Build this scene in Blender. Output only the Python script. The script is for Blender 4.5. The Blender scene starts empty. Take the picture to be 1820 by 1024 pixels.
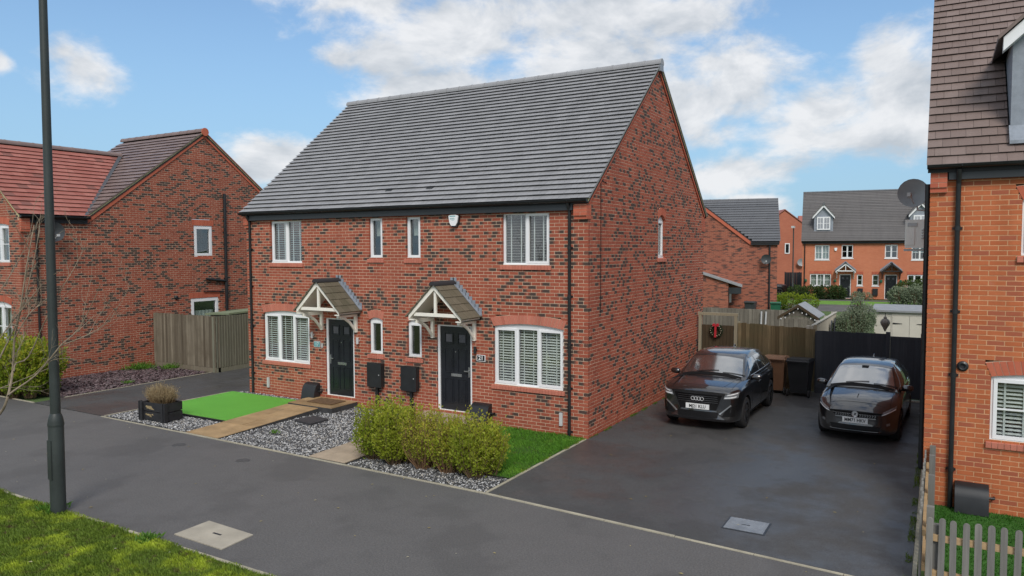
import bpy, bmesh, math, random
from mathutils import Vector, Matrix, Euler
from mathutils.bvhtree import BVHTree
from mathutils import noise as mnoise

rnd = random.Random(7)
R = math.radians
scene = bpy.context.scene
COL = scene.collection

# ------------------------------------------------------------------ camera
cam_d = bpy.data.cameras.new('camera')
cam = bpy.data.objects.new('camera', cam_d)
COL.objects.link(cam)
CAM = Vector((6.3524, -14.0679, 4.0101))
YAW, PITCH, ROLL = R(-30.238), R(2.985), R(-0.179)
_f = Vector((math.sin(YAW) * math.cos(PITCH), math.cos(YAW) * math.cos(PITCH), -math.sin(PITCH)))
_r = Vector((math.cos(YAW), -math.sin(YAW), 0))
_u = _r.cross(_f)
_r2 = _r * math.cos(ROLL) + _u * math.sin(ROLL)
_u2 = -_r * math.sin(ROLL) + _u * math.cos(ROLL)
cam.matrix_world = Matrix(((_r2.x, _u2.x, -_f.x, CAM.x), (_r2.y, _u2.y, -_f.y, CAM.y), (_r2.z, _u2.z, -_f.z, CAM.z), (0, 0, 0, 1)))
cam_d.sensor_width = 36
cam_d.lens = 36 * 1304.7 / 1820
cam_d.clip_start = 0.1
cam_d.clip_end = 2000
scene.camera = cam

# ------------------------------------------------------------------ exposure
vs = scene.view_settings
vs.view_transform = 'Standard'
vs.look = 'None'
vs.exposure = 0.78
vs.gamma = 1.0
vs.use_curve_mapping = False

# ------------------------------------------------------------------ sun
SUN_AZ, SUN_EL = R(146), R(44)          # clockwise from +y
sun_d = bpy.data.lights.new('sun', 'SUN')
sun_d.energy = 1.5
sun_d.angle = R(22)
sun_d.color = (1.0, 0.945, 0.875)
sun = bpy.data.objects.new('sun', sun_d)
COL.objects.link(sun)
_sd = Vector((math.sin(SUN_AZ) * math.cos(SUN_EL), math.cos(SUN_AZ) * math.cos(SUN_EL), math.sin(SUN_EL)))
sun.rotation_euler = (-_sd).to_track_quat('-Z', 'Y').to_euler()
sun.location = (0, -30, 30)

# ------------------------------------------------------------------ world: sky with broken cumulus
world = bpy.data.worlds.new('World')
scene.world = world
world.use_nodes = True
wn, wl = world.node_tree.nodes, world.node_tree.links
wn.clear()


def wnode(t, **k):
    n = wn.new(t)
    for a, b in k.items():
        setattr(n, a, b)
    return n


def wmath(op, a, b=None, c=None, clamp=False):
    n = wnode('ShaderNodeMath', operation=op, use_clamp=clamp)
    for i, x in enumerate((a, b, c)):
        if x is None:
            continue
        if isinstance(x, (int, float)):
            n.inputs[i].default_value = x
        else:
            wl.new(x, n.inputs[i])
    return n.outputs[0]


w_out = wnode('ShaderNodeOutputWorld')
w_bg = wnode('ShaderNodeBackground')
w_bg.inputs['Strength'].default_value = 0.108
wl.new(w_bg.outputs[0], w_out.inputs[0])
sky = wnode('ShaderNodeTexSky', sky_type='NISHITA', sun_disc=False)
sky.sun_elevation = SUN_EL
sky.sun_rotation = SUN_AZ
sky.altitude = 50
sky.air_density = 1.0
sky.dust_density = 0.0
sky.ozone_density = 3.0
tc = wnode('ShaderNodeTexCoord')
sep = wnode('ShaderNodeSeparateXYZ')
wl.new(tc.outputs['Generated'], sep.inputs[0])
az = wmath('MULTIPLY', wmath('ARCTAN2', sep.outputs[0], sep.outputs[1]), 180 / math.pi)
el = wmath('MULTIPLY', wmath('ARCSINE', sep.outputs[2]), 180 / math.pi)
ae = wnode('ShaderNodeCombineXYZ')
wl.new(az, ae.inputs[0])
wl.new(el, ae.inputs[1])
# cloud masses of the day: (azimuth, elevation, half width, half height) in degrees
CLOUDS = [(-60.1, 12.1, 2.6, 1.9), (-61.2, 12.9, 1.7, 1.2), (-64.9, 11.8, 0.9, 0.7),
          (-32.8, 16.5, 9.5, 3.3), (-27.5, 16.9, 11.0, 3.2), (-40.3, 14.1, 3.8, 2.0), (-43.0, 13.9, 2.4, 1.5),
          (-36.7, 11.9, 6.0, 2.6), (-25.4, 13.4, 8.6, 4.2), (-41.0, 18.3, 6.1, 1.6),
          (-13.0, 12.3, 5.0, 3.8), (-16.0, 10.6, 5.6, 3.3), (-7.9, 9.3, 5.6, 3.2), (-3.6, 13.0, 2.4, 2.2),
          (-2.3, 9.7, 3.8, 4.0), (-6.1, 7.8, 4.6, 1.6), (-16.6, 16.8, 5.2, 1.7), (-13.3, 5.8, 3.9, 1.7),
          (-15.5, 5.3, 2.4, 1.4), (-12.1, 3.4, 2.2, 0.7), (-47.4, 7.0, 4.4, 1.5), (-49.3, 6.2, 2.6, 1.2),
          (6.0, 13.0, 6.0, 4.0), (14.0, 9.0, 6.0, 3.0), (-75.0, 9.0, 6.0, 2.5), (-84.0, 15.0, 7.0, 3.0), (24, 15, 7, 4)]
blob = None
vert = None
for (a, e, sa, se) in CLOUDS:
    d1 = wnode('ShaderNodeVectorMath', operation='SUBTRACT')
    wl.new(ae.outputs[0], d1.inputs[0])
    d1.inputs[1].default_value = (a, e, 0)
    d2 = wnode('ShaderNodeVectorMath', operation='MULTIPLY')
    wl.new(d1.outputs[0], d2.inputs[0])
    d2.inputs[1].default_value = (1 / sa, 1 / se, 0)
    d3 = wnode('ShaderNodeVectorMath', operation='LENGTH')
    wl.new(d2.outputs[0], d3.inputs[0])
    m = wmath('SUBTRACT', 1.0, d3.outputs['Value'])
    blob = m if blob is None else wmath('SMOOTH_MAX', blob, m, 0.25)
blob = wmath('MAXIMUM', wmath('ADD', blob, 0.2), -1.0)


def wnoise(vec, scale, detail, rough, dist=0.0):
    n = wnode('ShaderNodeTexNoise')
    wl.new(vec, n.inputs['Vector'])
    n.inputs['Scale'].default_value = scale
    n.inputs['Detail'].default_value = detail
    n.inputs['Roughness'].default_value = rough
    n.inputs['Distortion'].default_value = dist
    return n.outputs['Fac']


mp = wnode('ShaderNodeMapping')
mp.inputs['Scale'].default_value = (1.0, 1.0, 1.7)
wl.new(tc.outputs['Generated'], mp.inputs['Vector'])
n_big = wnoise(mp.outputs[0], 7.0, 12, 0.62, 0.3)
n_fine = wnoise(mp.outputs[0], 16.0, 9, 0.6, 0.2)
n_shape = wmath('ADD', wmath('MULTIPLY', n_big, 0.6), wmath('MULTIPLY', n_fine, 0.4))
# unseen clouds above and behind: wide noise, cover raised for whiter fill light
high = wmath('MULTIPLY_ADD', el, 1 / 12.0, -22 / 12.0, clamp=True)
behind = wmath('MULTIPLY_ADD', wmath('ABSOLUTE', wmath('ADD', az, 28)), 1 / 25.0, -60 / 25.0, clamp=True)
open_sky = wmath('MAXIMUM', high, behind)
n_wide = wnoise(mp.outputs[0], 2.6, 8, 0.6, 0.3)
b_open = wmath('MULTIPLY_ADD', n_wide, 3.0, -0.95)
mixb = wnode('ShaderNodeMix', data_type='FLOAT')
wl.new(open_sky, mixb.inputs[0])
wl.new(blob, mixb.inputs[2])
wl.new(b_open, mixb.inputs[3])
dens = wmath('MULTIPLY_ADD', wmath('SUBTRACT', n_shape, 0.5), 3.6, wmath('MULTIPLY', mixb.outputs[0], 0.9))
mr = wnode('ShaderNodeMapRange', interpolation_type='SMOOTHSTEP')
wl.new(dens, mr.inputs[0])
mr.inputs[1].default_value = -0.12
mr.inputs[2].default_value = 0.72
mr.inputs[3].default_value = 0.0
mr.inputs[4].default_value = 0.95
# shading of the clouds: same noise sampled a little lower gives lit tops and grey undersides
mp2 = wnode('ShaderNodeMapping')
mp2.inputs['Scale'].default_value = (1.0, 1.0, 1.7)
mp2.inputs['Location'].default_value = (-0.01, 0, 0.05)
wl.new(tc.outputs['Generated'], mp2.inputs['Vector'])
n_big2 = wnoise(mp2.outputs[0], 7.0, 5, 0.55, 0.3)
lit = wmath('MULTIPLY_ADD', wmath('SUBTRACT', n_big, n_big2), 3.4, 0.55, clamp=True)
thick = wmath('MULTIPLY_ADD', dens, -0.14, 0.16)
lit = wmath('ADD', lit, thick, clamp=True)
ccol = wnode('ShaderNodeMix', data_type='RGBA')
wl.new(lit, ccol.inputs[0])
ccol.inputs[6].default_value = (2.75, 3.0, 3.3, 1)
ccol.inputs[7].default_value = (4.7, 4.75, 4.85, 1)
cmix = wnode('ShaderNodeMix', data_type='RGBA')
wl.new(mr.outputs[0], cmix.inputs[0])
# pale haze towards the horizon, the same all the way round
hz = wnode('ShaderNodeMapRange', interpolation_type='SMOOTHSTEP')
wl.new(el, hz.inputs[0])
hz.inputs[1].default_value = -2.0
hz.inputs[2].default_value = 24.0
hz.inputs[3].default_value = 0.92
hz.inputs[4].default_value = 0.12
hmix = wnode('ShaderNodeMix', data_type='RGBA')
wl.new(hz.outputs[0], hmix.inputs[0])
deep = wnode('ShaderNodeMix', data_type='RGBA', blend_type='MULTIPLY')
deep.inputs[0].default_value = 1.0
wl.new(sky.outputs[0], deep.inputs[6])
deep.inputs[7].default_value = (0.74, 0.79, 0.82, 1)
wl.new(deep.outputs[2], hmix.inputs[6])
hmix.inputs[7].default_value = (1.6, 2.7, 3.7, 1)
wl.new(hmix.outputs[2], cmix.inputs[6])
wl.new(ccol.outputs[2], cmix.inputs[7])
wl.new(cmix.outputs[2], w_bg.inputs['Color'])

# ------------------------------------------------------------------ helpers


class MB:
    """collects faces; F maps (u, n, z) of a wall frame to local xyz"""

    def __init__(s, F=None):
        s.v, s.f, s.c, s.F = [], [], [], F

    def P(s, u, n, z):
        return s.F(u, n, z) if s.F else (u, n, z)

    def hexa(s, p, col=None, skip=()):
        b = len(s.v)
        s.v += [s.P(*q) for q in p]
        s.c += [col[i] if isinstance(col, list) else (col or (.5, .5, .5, 1)) for i in range(8)]
        for k, q in enumerate(((0, 3, 2, 1), (4, 5, 6, 7), (0, 1, 5, 4), (1, 2, 6, 5), (2, 3, 7, 6), (3, 0, 4, 7))):
            if k not in skip:
                s.f.append(tuple(b + i for i in q))
        return s

    def box(s, u0, u1, n0, n1, z0, z1, col=None, skip=()):
        return s.hexa([(u0, n0, z0), (u1, n0, z0), (u1, n1, z0), (u0, n1, z0), (u0, n0, z1), (u1, n0, z1), (u1, n1, z1), (u0, n1, z1)], col, skip)

    def poly(s, pts, col=None):
        b = len(s.v)
        s.v += [s.P(*q) for q in pts]
        s.c += [col or (.5, .5, .5, 1)] * len(pts)
        s.f.append(tuple(range(b, b + len(pts))))
        return s

    def prism(s, pts, off, col=None):
        """polygon pts swept by the vector off"""
        b, n = len(s.v), len(pts)
        q = [tuple(a + o for a, o in zip(p, off)) for p in pts]
        s.v += [s.P(*a) for a in list(pts) + q]
        s.c += [col or (.5, .5, .5, 1)] * (2 * n)
        s.f.append(tuple(range(b + n - 1, b - 1, -1)))
        s.f.append(tuple(range(b + n, b + 2 * n)))
        for i in range(n):
            j = (i + 1) % n
            s.f.append((b + i, b + j, b + n + j, b + n + i))
        return s

    def tube(s, pts, r, seg=8, cap=True, col=None):
        pts = [Vector(s.P(*p)) for p in pts]
        rs = r if isinstance(r, (list, tuple)) else [r] * len(pts)
        b = len(s.v)
        up = None
        for i, p in enumerate(pts):
            t = (pts[min(i + 1, len(pts) - 1)] - pts[max(i - 1, 0)]).normalized()
            if up is None:
                up = Vector((0, 0, 1)) if abs(t.z) < 0.9 else Vector((1, 0, 0))
            x = t.cross(up)
            x = x.normalized() if x.length > 1e-6 else t.orthogonal().normalized()
            up = x.cross(t).normalized()
            for k in range(seg):
                a = 2 * math.pi * k / seg
                s.v.append(tuple(p + (x * math.cos(a) + up * math.sin(a)) * rs[i]))
                s.c.append(col or (.5, .5, .5, 1))
        for i in range(len(pts) - 1):
            for k in range(seg):
                k2 = (k + 1) % seg
                s.f.append((b + i * seg + k, b + i * seg + k2, b + (i + 1) * seg + k2, b + (i + 1) * seg + k))
        if cap:
            s.f.append(tuple(b + k for k in range(seg - 1, -1, -1)))
            s.f.append(tuple(b + (len(pts) - 1) * seg + k for k in range(seg)))
        return s

    def lathe(s, prof, c=(0, 0, 0), seg=16, ax='z', a0=0, a1=2 * math.pi, col=None):
        b, n = len(s.v), len(prof)
        full = abs(a1 - a0 - 2 * math.pi) < 1e-6
        m = seg if full else seg + 1
        for k in range(m):
            a = a0 + (a1 - a0) * k / seg
            for (r, h) in prof:
                x, y = r * math.cos(a), r * math.sin(a)
                q = {'z': (x, y, h), 'x': (h, x, y), 'y': (x, h, y)}[ax]
                s.v.append(s.P(c[0] + q[0], c[1] + q[1], c[2] + q[2]))
                s.c.append(col or (.5, .5, .5, 1))
        for k in range(seg):
            k2 = (k + 1) % m
            for i in range(n - 1):
                s.f.append((b + k * n + i, b + k2 * n + i, b + k2 * n + i + 1, b + k * n + i + 1))
        return s

    def grid(s, fn, nu, nv, col=None):
        b = len(s.v)
        for i in range(nu + 1):
            for j in range(nv + 1):
                s.v.append(s.P(*fn(i / nu, j / nv)))
                s.c.append(col or (.5, .5, .5, 1))
        for i in range(nu):
            for j in range(nv):
                a = b + i * (nv + 1) + j
                s.f.append((a, a + nv + 1, a + nv + 2, a + 1))
        return s

    def mesh(s, name, mat, smooth=False):
        me = bpy.data.meshes.new(name)
        me.from_pydata(s.v, [], s.f)
        if mat:
            me.materials.append(mat)
        at = me.color_attributes.new('tone', 'FLOAT_COLOR', 'POINT')
        at.data.foreach_set('color', [x for c in s.c for x in c])
        if smooth:
            me.polygons.foreach_set('use_smooth', [True] * len(me.polygons))
            if smooth != 'all':
                try:
                    me.set_sharp_from_angle(angle=R(smooth if isinstance(smooth, (int, float)) and smooth is not True else 40))
                except Exception:
                    pass
        me.update()
        return me

    def build(s, name, mat, parent=None, smooth=False, kind=None, label=None, loc=None, cat=None, group=None):
        o = bpy.data.objects.new(name, s.mesh(name, mat, smooth))
        COL.objects.link(o)
        if parent:
            o.parent = parent
        if loc:
            o.location = loc
        tag(o, label, cat, group, kind)
        return o


def tag(o, label=None, cat=None, group=None, kind=None):
    for k, v in (('label', label), ('category', cat), ('group', group), ('kind', kind)):
        if v:
            o[k] = v
    return o


def thing(name, label, cat, loc=(0, 0, 0), rz=0.0, group=None):
    o = bpy.data.objects.new(name, None)
    o.empty_display_size = 0.3
    COL.objects.link(o)
    o.location = loc
    o.rotation_euler = (0, 0, rz)
    return tag(o, label, cat, group)


def inst(me, name, parent, loc, rot=None, scale=None):
    o = bpy.data.objects.new(name, me)
    COL.objects.link(o)
    o.parent = parent
    o.location = loc
    if rot:
        o.rotation_euler = rot
    if scale:
        o.scale = scale
    return o


def text_mesh(txt, size, extrude=0.002, bold=0.0):
    """flat lettering in the xz-plane, centred, facing -y"""
    cu = bpy.data.curves.new('lettering', 'FONT')
    cu.body = txt
    cu.size = size
    cu.extrude = extrude
    cu.offset = bold
    cu.align_x = 'CENTER'
    cu.align_y = 'CENTER'
    cu.resolution_u = 2
    o = bpy.data.objects.new('lettering', cu)
    COL.objects.link(o)
    dg = bpy.context.evaluated_depsgraph_get()
    me = bpy.data.meshes.new_from_object(o.evaluated_get(dg))
    bpy.data.objects.remove(o)
    bpy.data.curves.remove(cu)
    me.transform(Matrix.Rotation(R(90), 4, 'X'))
    return me


# ------------------------------------------------------------------ materials
MATS = {}


def nodes_of(name):
    m = bpy.data.materials.new(name)
    m.use_nodes = True
    MATS[name] = m
    nt = m.node_tree
    b = nt.nodes['Principled BSDF']
    return m, nt.nodes, nt.links, b


def N(nd, t, **k):
    n = nd.new(t)
    for a, b in k.items():
        setattr(n, a, b)
    return n


def noise_n(nd, lk, vec, scale, detail=4, rough=.55):
    n = N(nd, 'ShaderNodeTexNoise')
    n.inputs['Scale'].default_value = scale
    n.inputs['Detail'].default_value = detail
    n.inputs['Roughness'].default_value = rough
    if vec is not None:
        lk.new(vec, n.inputs['Vector'])
    return n.outputs['Fac']


def ramp_n(nd, lk, fac, stops):
    r = N(nd, 'ShaderNodeValToRGB')
    e = r.color_ramp.elements
    while len(e) > 1:
        e.remove(e[0])
    e[0].position, e[0].color = stops[0][0], (*stops[0][1], 1)
    for p, c in stops[1:]:
        x = e.new(p)
        x.color = (*c, 1)
    lk.new(fac, r.inputs[0])
    return r.outputs[0]


def mix_n(nd, lk, fac, a, b, mode='MIX'):
    m = N(nd, 'ShaderNodeMix', data_type='RGBA', blend_type=mode)
    for i, x in ((0, fac), (6, a), (7, b)):
        if isinstance(x, (int, float)):
            m.inputs[i].default_value = x
        elif isinstance(x, tuple):
            m.inputs[i].default_value = (*x, 1)
        else:
            lk.new(x, m.inputs[i])
    return m.outputs[2]


def math_n(nd, lk, op, a, b=None, c=None, clamp=False):
    n = N(nd, 'ShaderNodeMath', operation=op, use_clamp=clamp)
    for i, x in enumerate((a, b, c)):
        if x is None:
            continue
        if isinstance(x, (int, float)):
            n.inputs[i].default_value = x
        else:
            lk.new(x, n.inputs[i])
    return n.outputs[0]


def bump_n(nd, lk, bs, h, strength, dist=0.01):
    b = N(nd, 'ShaderNodeBump')
    b.inputs['Strength'].default_value = strength
    b.inputs['Distance'].default_value = dist
    lk.new(h, b.inputs['Height'])
    lk.new(b.outputs[0], bs.inputs['Normal'])


def pos(nd):
    return N(nd, 'ShaderNodeNewGeometry').outputs['Position']


def scl(c, k):
    return tuple(min(1, x * k) for x in c)


def M(name, col, rough=.6, metal=0.0, var=.12, vs=3.0, fine=60.0, bump=.0, coat=0.0, spec=.5, tone=0.0):
    """plain painted / plastic / timber surface with patchy tone, fine grain and uneven gloss"""
    m, nd, lk, b = nodes_of(name)
    p = pos(nd)
    n1 = noise_n(nd, lk, p, vs, 5)
    n2 = noise_n(nd, lk, p, fine, 3)
    c = ramp_n(nd, lk, n1, [(.3, scl(col, 1 - var)), (.7, scl(col, 1 + var))])
    c = mix_n(nd, lk, .25, c, ramp_n(nd, lk, n2, [(.3, scl(col, 1 - var)), (.7, scl(col, 1 + var))]))
    if tone:
        a = N(nd, 'ShaderNodeVertexColor', layer_name='tone')
        s = N(nd, 'ShaderNodeSeparateColor')
        lk.new(a.outputs[0], s.inputs[0])
        k = math_n(nd, lk, 'MULTIPLY_ADD', s.outputs[0], 2 * tone, 1 - tone)
        cc = N(nd, 'ShaderNodeCombineColor')
        for i in range(3):
            lk.new(k, cc.inputs[i])
        c = mix_n(nd, lk, 1.0, c, cc.outputs[0], 'MULTIPLY')
    lk.new(c, b.inputs['Base Color'])
    lk.new(math_n(nd, lk, 'MULTIPLY_ADD', n1, .25, rough - .12, clamp=True), b.inputs['Roughness'])
    b.inputs['Metallic'].default_value = metal
    b.inputs['Specular IOR Level'].default_value = spec
    b.inputs['Coat Weight'].default_value = coat
    if bump:
        bump_n(nd, lk, b, n2, bump)
    return m


def brick_mat(name, base, base2, dark, dark2, p_dark, soft=.35, mort=None):
    """fired clay: tone = (which brick, shade of brick, place along brick)"""
    m, nd, lk, b = nodes_of(name)
    p = pos(nd)
    a = N(nd, 'ShaderNodeVertexColor', layer_name='tone')
    s = N(nd, 'ShaderNodeSeparateColor')
    lk.new(a.outputs[0], s.inputs[0])
    r1, r2, u = s.outputs[0], s.outputs[1], s.outputs[2]
    body = mix_n(nd, lk, r2, base, base2)
    nz = noise_n(nd, lk, p, 26, 4, .6)
    fine = noise_n(nd, lk, p, 160, 3, .6)
    wide = noise_n(nd, lk, p, .55, 3, .5)
    body = mix_n(nd, lk, math_n(nd, lk, 'MULTIPLY_ADD', nz, .5, -.12, clamp=True), body, scl(base, .62))
    body = mix_n(nd, lk, math_n(nd, lk, 'MULTIPLY_ADD', wide, .5, -.15, clamp=True), body, scl(base2, 1.12))
    mps = N(nd, 'ShaderNodeMapping')
    mps.inputs['Scale'].default_value = (2.3, 2.3, .22)
    lk.new(p, mps.inputs['Vector'])
    streak = noise_n(nd, lk, mps.outputs[0], 1.0, 4, .6)
    body = mix_n(nd, lk, math_n(nd, lk, 'MULTIPLY_ADD', streak, 1.6, -.72, clamp=True), body, scl(base, .6))
    bloom = noise_n(nd, lk, p, 1.9, 5, .65)
    body = mix_n(nd, lk, math_n(nd, lk, 'MULTIPLY_ADD', bloom, 2.0, -1.3, clamp=True), body, scl(tuple(.5 * x + .2 for x in base2), 1.0))
    drk = mix_n(nd, lk, nz, dark, dark2)
    # a share of the bricks is fired dark, often only towards one end
    isd = math_n(nd, lk, 'LESS_THAN', r1, p_dark)
    ph = math_n(nd, lk, 'FRACT', math_n(nd, lk, 'MULTIPLY', r1, 37.7))
    end = math_n(nd, lk, 'ADD', math_n(nd, lk, 'ABSOLUTE', math_n(nd, lk, 'SUBTRACT', u, ph)), math_n(nd, lk, 'MULTIPLY_ADD', nz, .3, -.15))
    mrr = N(nd, 'ShaderNodeMapRange', interpolation_type='SMOOTHSTEP')
    lk.new(end, mrr.inputs[0])
    mrr.inputs[1].default_value = soft
    mrr.inputs[2].default_value = soft + .4
    mrr.inputs[3].default_value = 1
    mrr.inputs[4].default_value = .06
    col = mix_n(nd, lk, math_n(nd, lk, 'MULTIPLY', isd, mrr.outputs[0]), body, drk)
    lk.new(col, b.inputs['Base Color'])
    b.inputs['Roughness'].default_value = .82
    b.inputs['Specular IOR Level'].default_value = .3
    bump_n(nd, lk, b, fine, .35, .004)
    return m


def tile_mat(name, a_, b_, rough=.5, spec=.5, moss=None, p_alt=0.0, alt=None):
    m, nd, lk, b = nodes_of(name)
    p = pos(nd)
    at = N(nd, 'ShaderNodeVertexColor', layer_name='tone')
    s = N(nd, 'ShaderNodeSeparateColor')
    lk.new(at.outputs[0], s.inputs[0])
    n1 = noise_n(nd, lk, p, 1.3, 5)
    n2 = noise_n(nd, lk, p, 45, 4)
    c = mix_n(nd, lk, s.outputs[0], a_, b_)
    if alt:
        c = mix_n(nd, lk, math_n(nd, lk, 'MULTIPLY', math_n(nd, lk, 'LESS_THAN', s.outputs[1], p_alt), math_n(nd, lk, 'MULTIPLY_ADD', n2, 1.2, .1, clamp=True)), c, alt)
    c = mix_n(nd, lk, math_n(nd, lk, 'MULTIPLY_ADD', n2, .6, -.1, clamp=True), c, scl(a_, .72))
    n3 = noise_n(nd, lk, p, 8, 6, .7)
    c = mix_n(nd, lk, math_n(nd, lk, 'MULTIPLY_ADD', n3, 3.0, -1.75, clamp=True), c, scl(b_, 1.35))
    mpv = N(nd, 'ShaderNodeMapping')
    mpv.inputs['Scale'].default_value = (3.0, .5, .5)
    lk.new(p, mpv.inputs['Vector'])
    c = mix_n(nd, lk, math_n(nd, lk, 'MULTIPLY_ADD', noise_n(nd, lk, mpv.outputs[0], 1.0, 5, .6), 1.6, -.75, clamp=True), c, scl(a_, .74))
    if moss:
        c = mix_n(nd, lk, math_n(nd, lk, 'MULTIPLY_ADD', n1, 3.0, -1.75, clamp=True), c, moss)
    lk.new(c, b.inputs['Base Color'])
    lk.new(math_n(nd, lk, 'MULTIPLY_ADD', n1, .3, rough - .15, clamp=True), b.inputs['Roughness'])
    b.inputs['Specular IOR Level'].default_value = spec
    bump_n(nd, lk, b, n2, .25, .004)
    return m


def glass_mat(name, tint=(.75, .8, .8), ior=1.5):
    m, nd, lk, b = nodes_of(name)
    nd.remove(b)
    out = [n for n in nd if n.type == 'OUTPUT_MATERIAL'][0]
    t = N(nd, 'ShaderNodeBsdfTransparent')
    t.inputs[0].default_value = (*tint, 1)
    g = N(nd, 'ShaderNodeBsdfGlossy')
    g.inputs['Roughness'].default_value = .015
    g.inputs[0].default_value = (1, 1, 1, 1)
    fr = N(nd, 'ShaderNodeLayerWeight')
    fr.inputs[0].default_value = .5
    n1 = noise_n(nd, lk, pos(nd), 1.7, 2)
    bp = N(nd, 'ShaderNodeBump')
    bp.inputs['Strength'].default_value = .04
    bp.inputs['Distance'].default_value = .05
    lk.new(n1, bp.inputs['Height'])
    lk.new(bp.outputs[0], g.inputs['Normal'])
    mx = N(nd, 'ShaderNodeMixShader')
    lk.new(math_n(nd, lk, 'MULTIPLY_ADD', math_n(nd, lk, 'POWER', fr.outputs['Facing'], 4.2), .9, .10, clamp=True), mx.inputs[0])
    lk.new(t.outputs[0], mx.inputs[1])
    lk.new(g.outputs[0], mx.inputs[2])
    lk.new(mx.outputs[0], out.inputs[0])
    return m


def leaf_mat(name, stops, rough=.5, trans=.35):
    m, nd, lk, b = nodes_of(name)
    out = [n for n in nd if n.type == 'OUTPUT_MATERIAL'][0]
    a = N(nd, 'ShaderNodeVertexColor', layer_name='tone')
    s = N(nd, 'ShaderNodeSeparateColor')
    lk.new(a.outputs[0], s.inputs[0])
    c = ramp_n(nd, lk, s.outputs[0], stops)
    c = mix_n(nd, lk, math_n(nd, lk, 'MULTIPLY_ADD', noise_n(nd, lk, pos(nd), 2.2, 3), 1.4, -.6, clamp=True), c, scl(stops[0][1], .8))
    lk.new(c, b.inputs['Base Color'])
    b.inputs['Roughness'].default_value = rough
    b.inputs['Specular IOR Level'].default_value = .3
    tr = N(nd, 'ShaderNodeBsdfTranslucent')
    lk.new(c, tr.inputs[0])
    mx = N(nd, 'ShaderNodeMixShader')
    mx.inputs[0].default_value = trans
    lk.new(b.outputs[0], mx.inputs[1])
    lk.new(tr.outputs[0], mx.inputs[2])
    lk.new(mx.outputs[0], out.inputs[0])
    return m


def asphalt_mat(name, col, wet=0.0, scale=.35):
    m, nd, lk, b = nodes_of(name)
    p = pos(nd)
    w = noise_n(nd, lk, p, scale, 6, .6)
    w2 = noise_n(nd, lk, p, scale * 5, 5, .6)
    agg = noise_n(nd, lk, p, 110, 3, .7)
    vor = N(nd, 'ShaderNodeTexVoronoi')
    vor.inputs['Scale'].default_value = 75
    lk.new(p, vor.inputs['Vector'])
    c = ramp_n(nd, lk, w, [(.28, scl(col, .70)), (.5, col), (.72, scl(col, 1.5))])  # broad mottling; its pale end also paints sky sheen into the tarmac colour
    c = mix_n(nd, lk, .35, c, ramp_n(nd, lk, w2, [(.3, scl(col, .72)), (.7, scl(col, 1.3))]))
    c = mix_n(nd, lk, .5, c, ramp_n(nd, lk, agg, [(.35, scl(col, .45)), (.55, col), (.75, scl(col, 1.9))]))
    chip = noise_n(nd, lk, p, 42, 2, .7)
    c = mix_n(nd, lk, .45, c, ramp_n(nd, lk, chip, [(.32, scl(col, .5)), (.5, col), (.68, scl(col, 1.75))]))
    stain = N(nd, 'ShaderNodeMapRange', interpolation_type='SMOOTHSTEP')
    lk.new(noise_n(nd, lk, p, scale * 1.6, 7, .55), stain.inputs[0])
    stain.inputs[1].default_value = .50
    stain.inputs[2].default_value = .60
    stain.inputs[3].default_value = .0
    stain.inputs[4].default_value = .38
    c = mix_n(nd, lk, stain.outputs[0], c, scl(col, .62))
    lk.new(c, b.inputs['Base Color'])
    mrr = N(nd, 'ShaderNodeMapRange')
    lk.new(math_n(nd, lk, 'MULTIPLY_ADD', w2, .35, math_n(nd, lk, 'MULTIPLY', w, .65)), mrr.inputs[0])
    mrr.inputs[1].default_value = .42
    mrr.inputs[2].default_value = .56
    mrr.inputs[3].default_value = .78
    mrr.inputs[4].default_value = .78 - wet
    lk.new(mrr.outputs[0], b.inputs['Roughness'])
    b.inputs['Specular IOR Level'].default_value = .5
    h = math_n(nd, lk, 'ADD', agg, math_n(nd, lk, 'MULTIPLY', vor.outputs['Distance'], .8))
    bump_n(nd, lk, b, h, .5 - wet * .3, .006)
    return m


def wood_mat(name, a_, b_, dirt, rough=.85, axis=2):
    """weathered boards: grain along the board, stain patches, a different tone per board"""
    m, nd, lk, b = nodes_of(name)
    p = pos(nd)
    mpn = N(nd, 'ShaderNodeMapping')
    sc = [28, 28, 28]
    sc[axis] = 1.4
    mpn.inputs['Scale'].default_value = sc
    lk.new(p, mpn.inputs['Vector'])
    g = noise_n(nd, lk, mpn.outputs[0], 1.0, 5, .6)
    oi = N(nd, 'ShaderNodeObjectInfo').outputs['Random']
    w = noise_n(nd, lk, p, 1.6, 4)
    c = mix_n(nd, lk, oi, a_, b_)
    c = mix_n(nd, lk, math_n(nd, lk, 'MULTIPLY_ADD', g, 1.5, -.45, clamp=True), c, scl(a_, .5))
    c = mix_n(nd, lk, math_n(nd, lk, 'MULTIPLY_ADD', w, 2.0, -.85, clamp=True), c, dirt)
    lk.new(c, b.inputs['Base Color'])
    b.inputs['Roughness'].default_value = rough
    b.inputs['Specular IOR Level'].default_value = .25
    bump_n(nd, lk, b, g, .4, .006)
    return m


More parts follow.
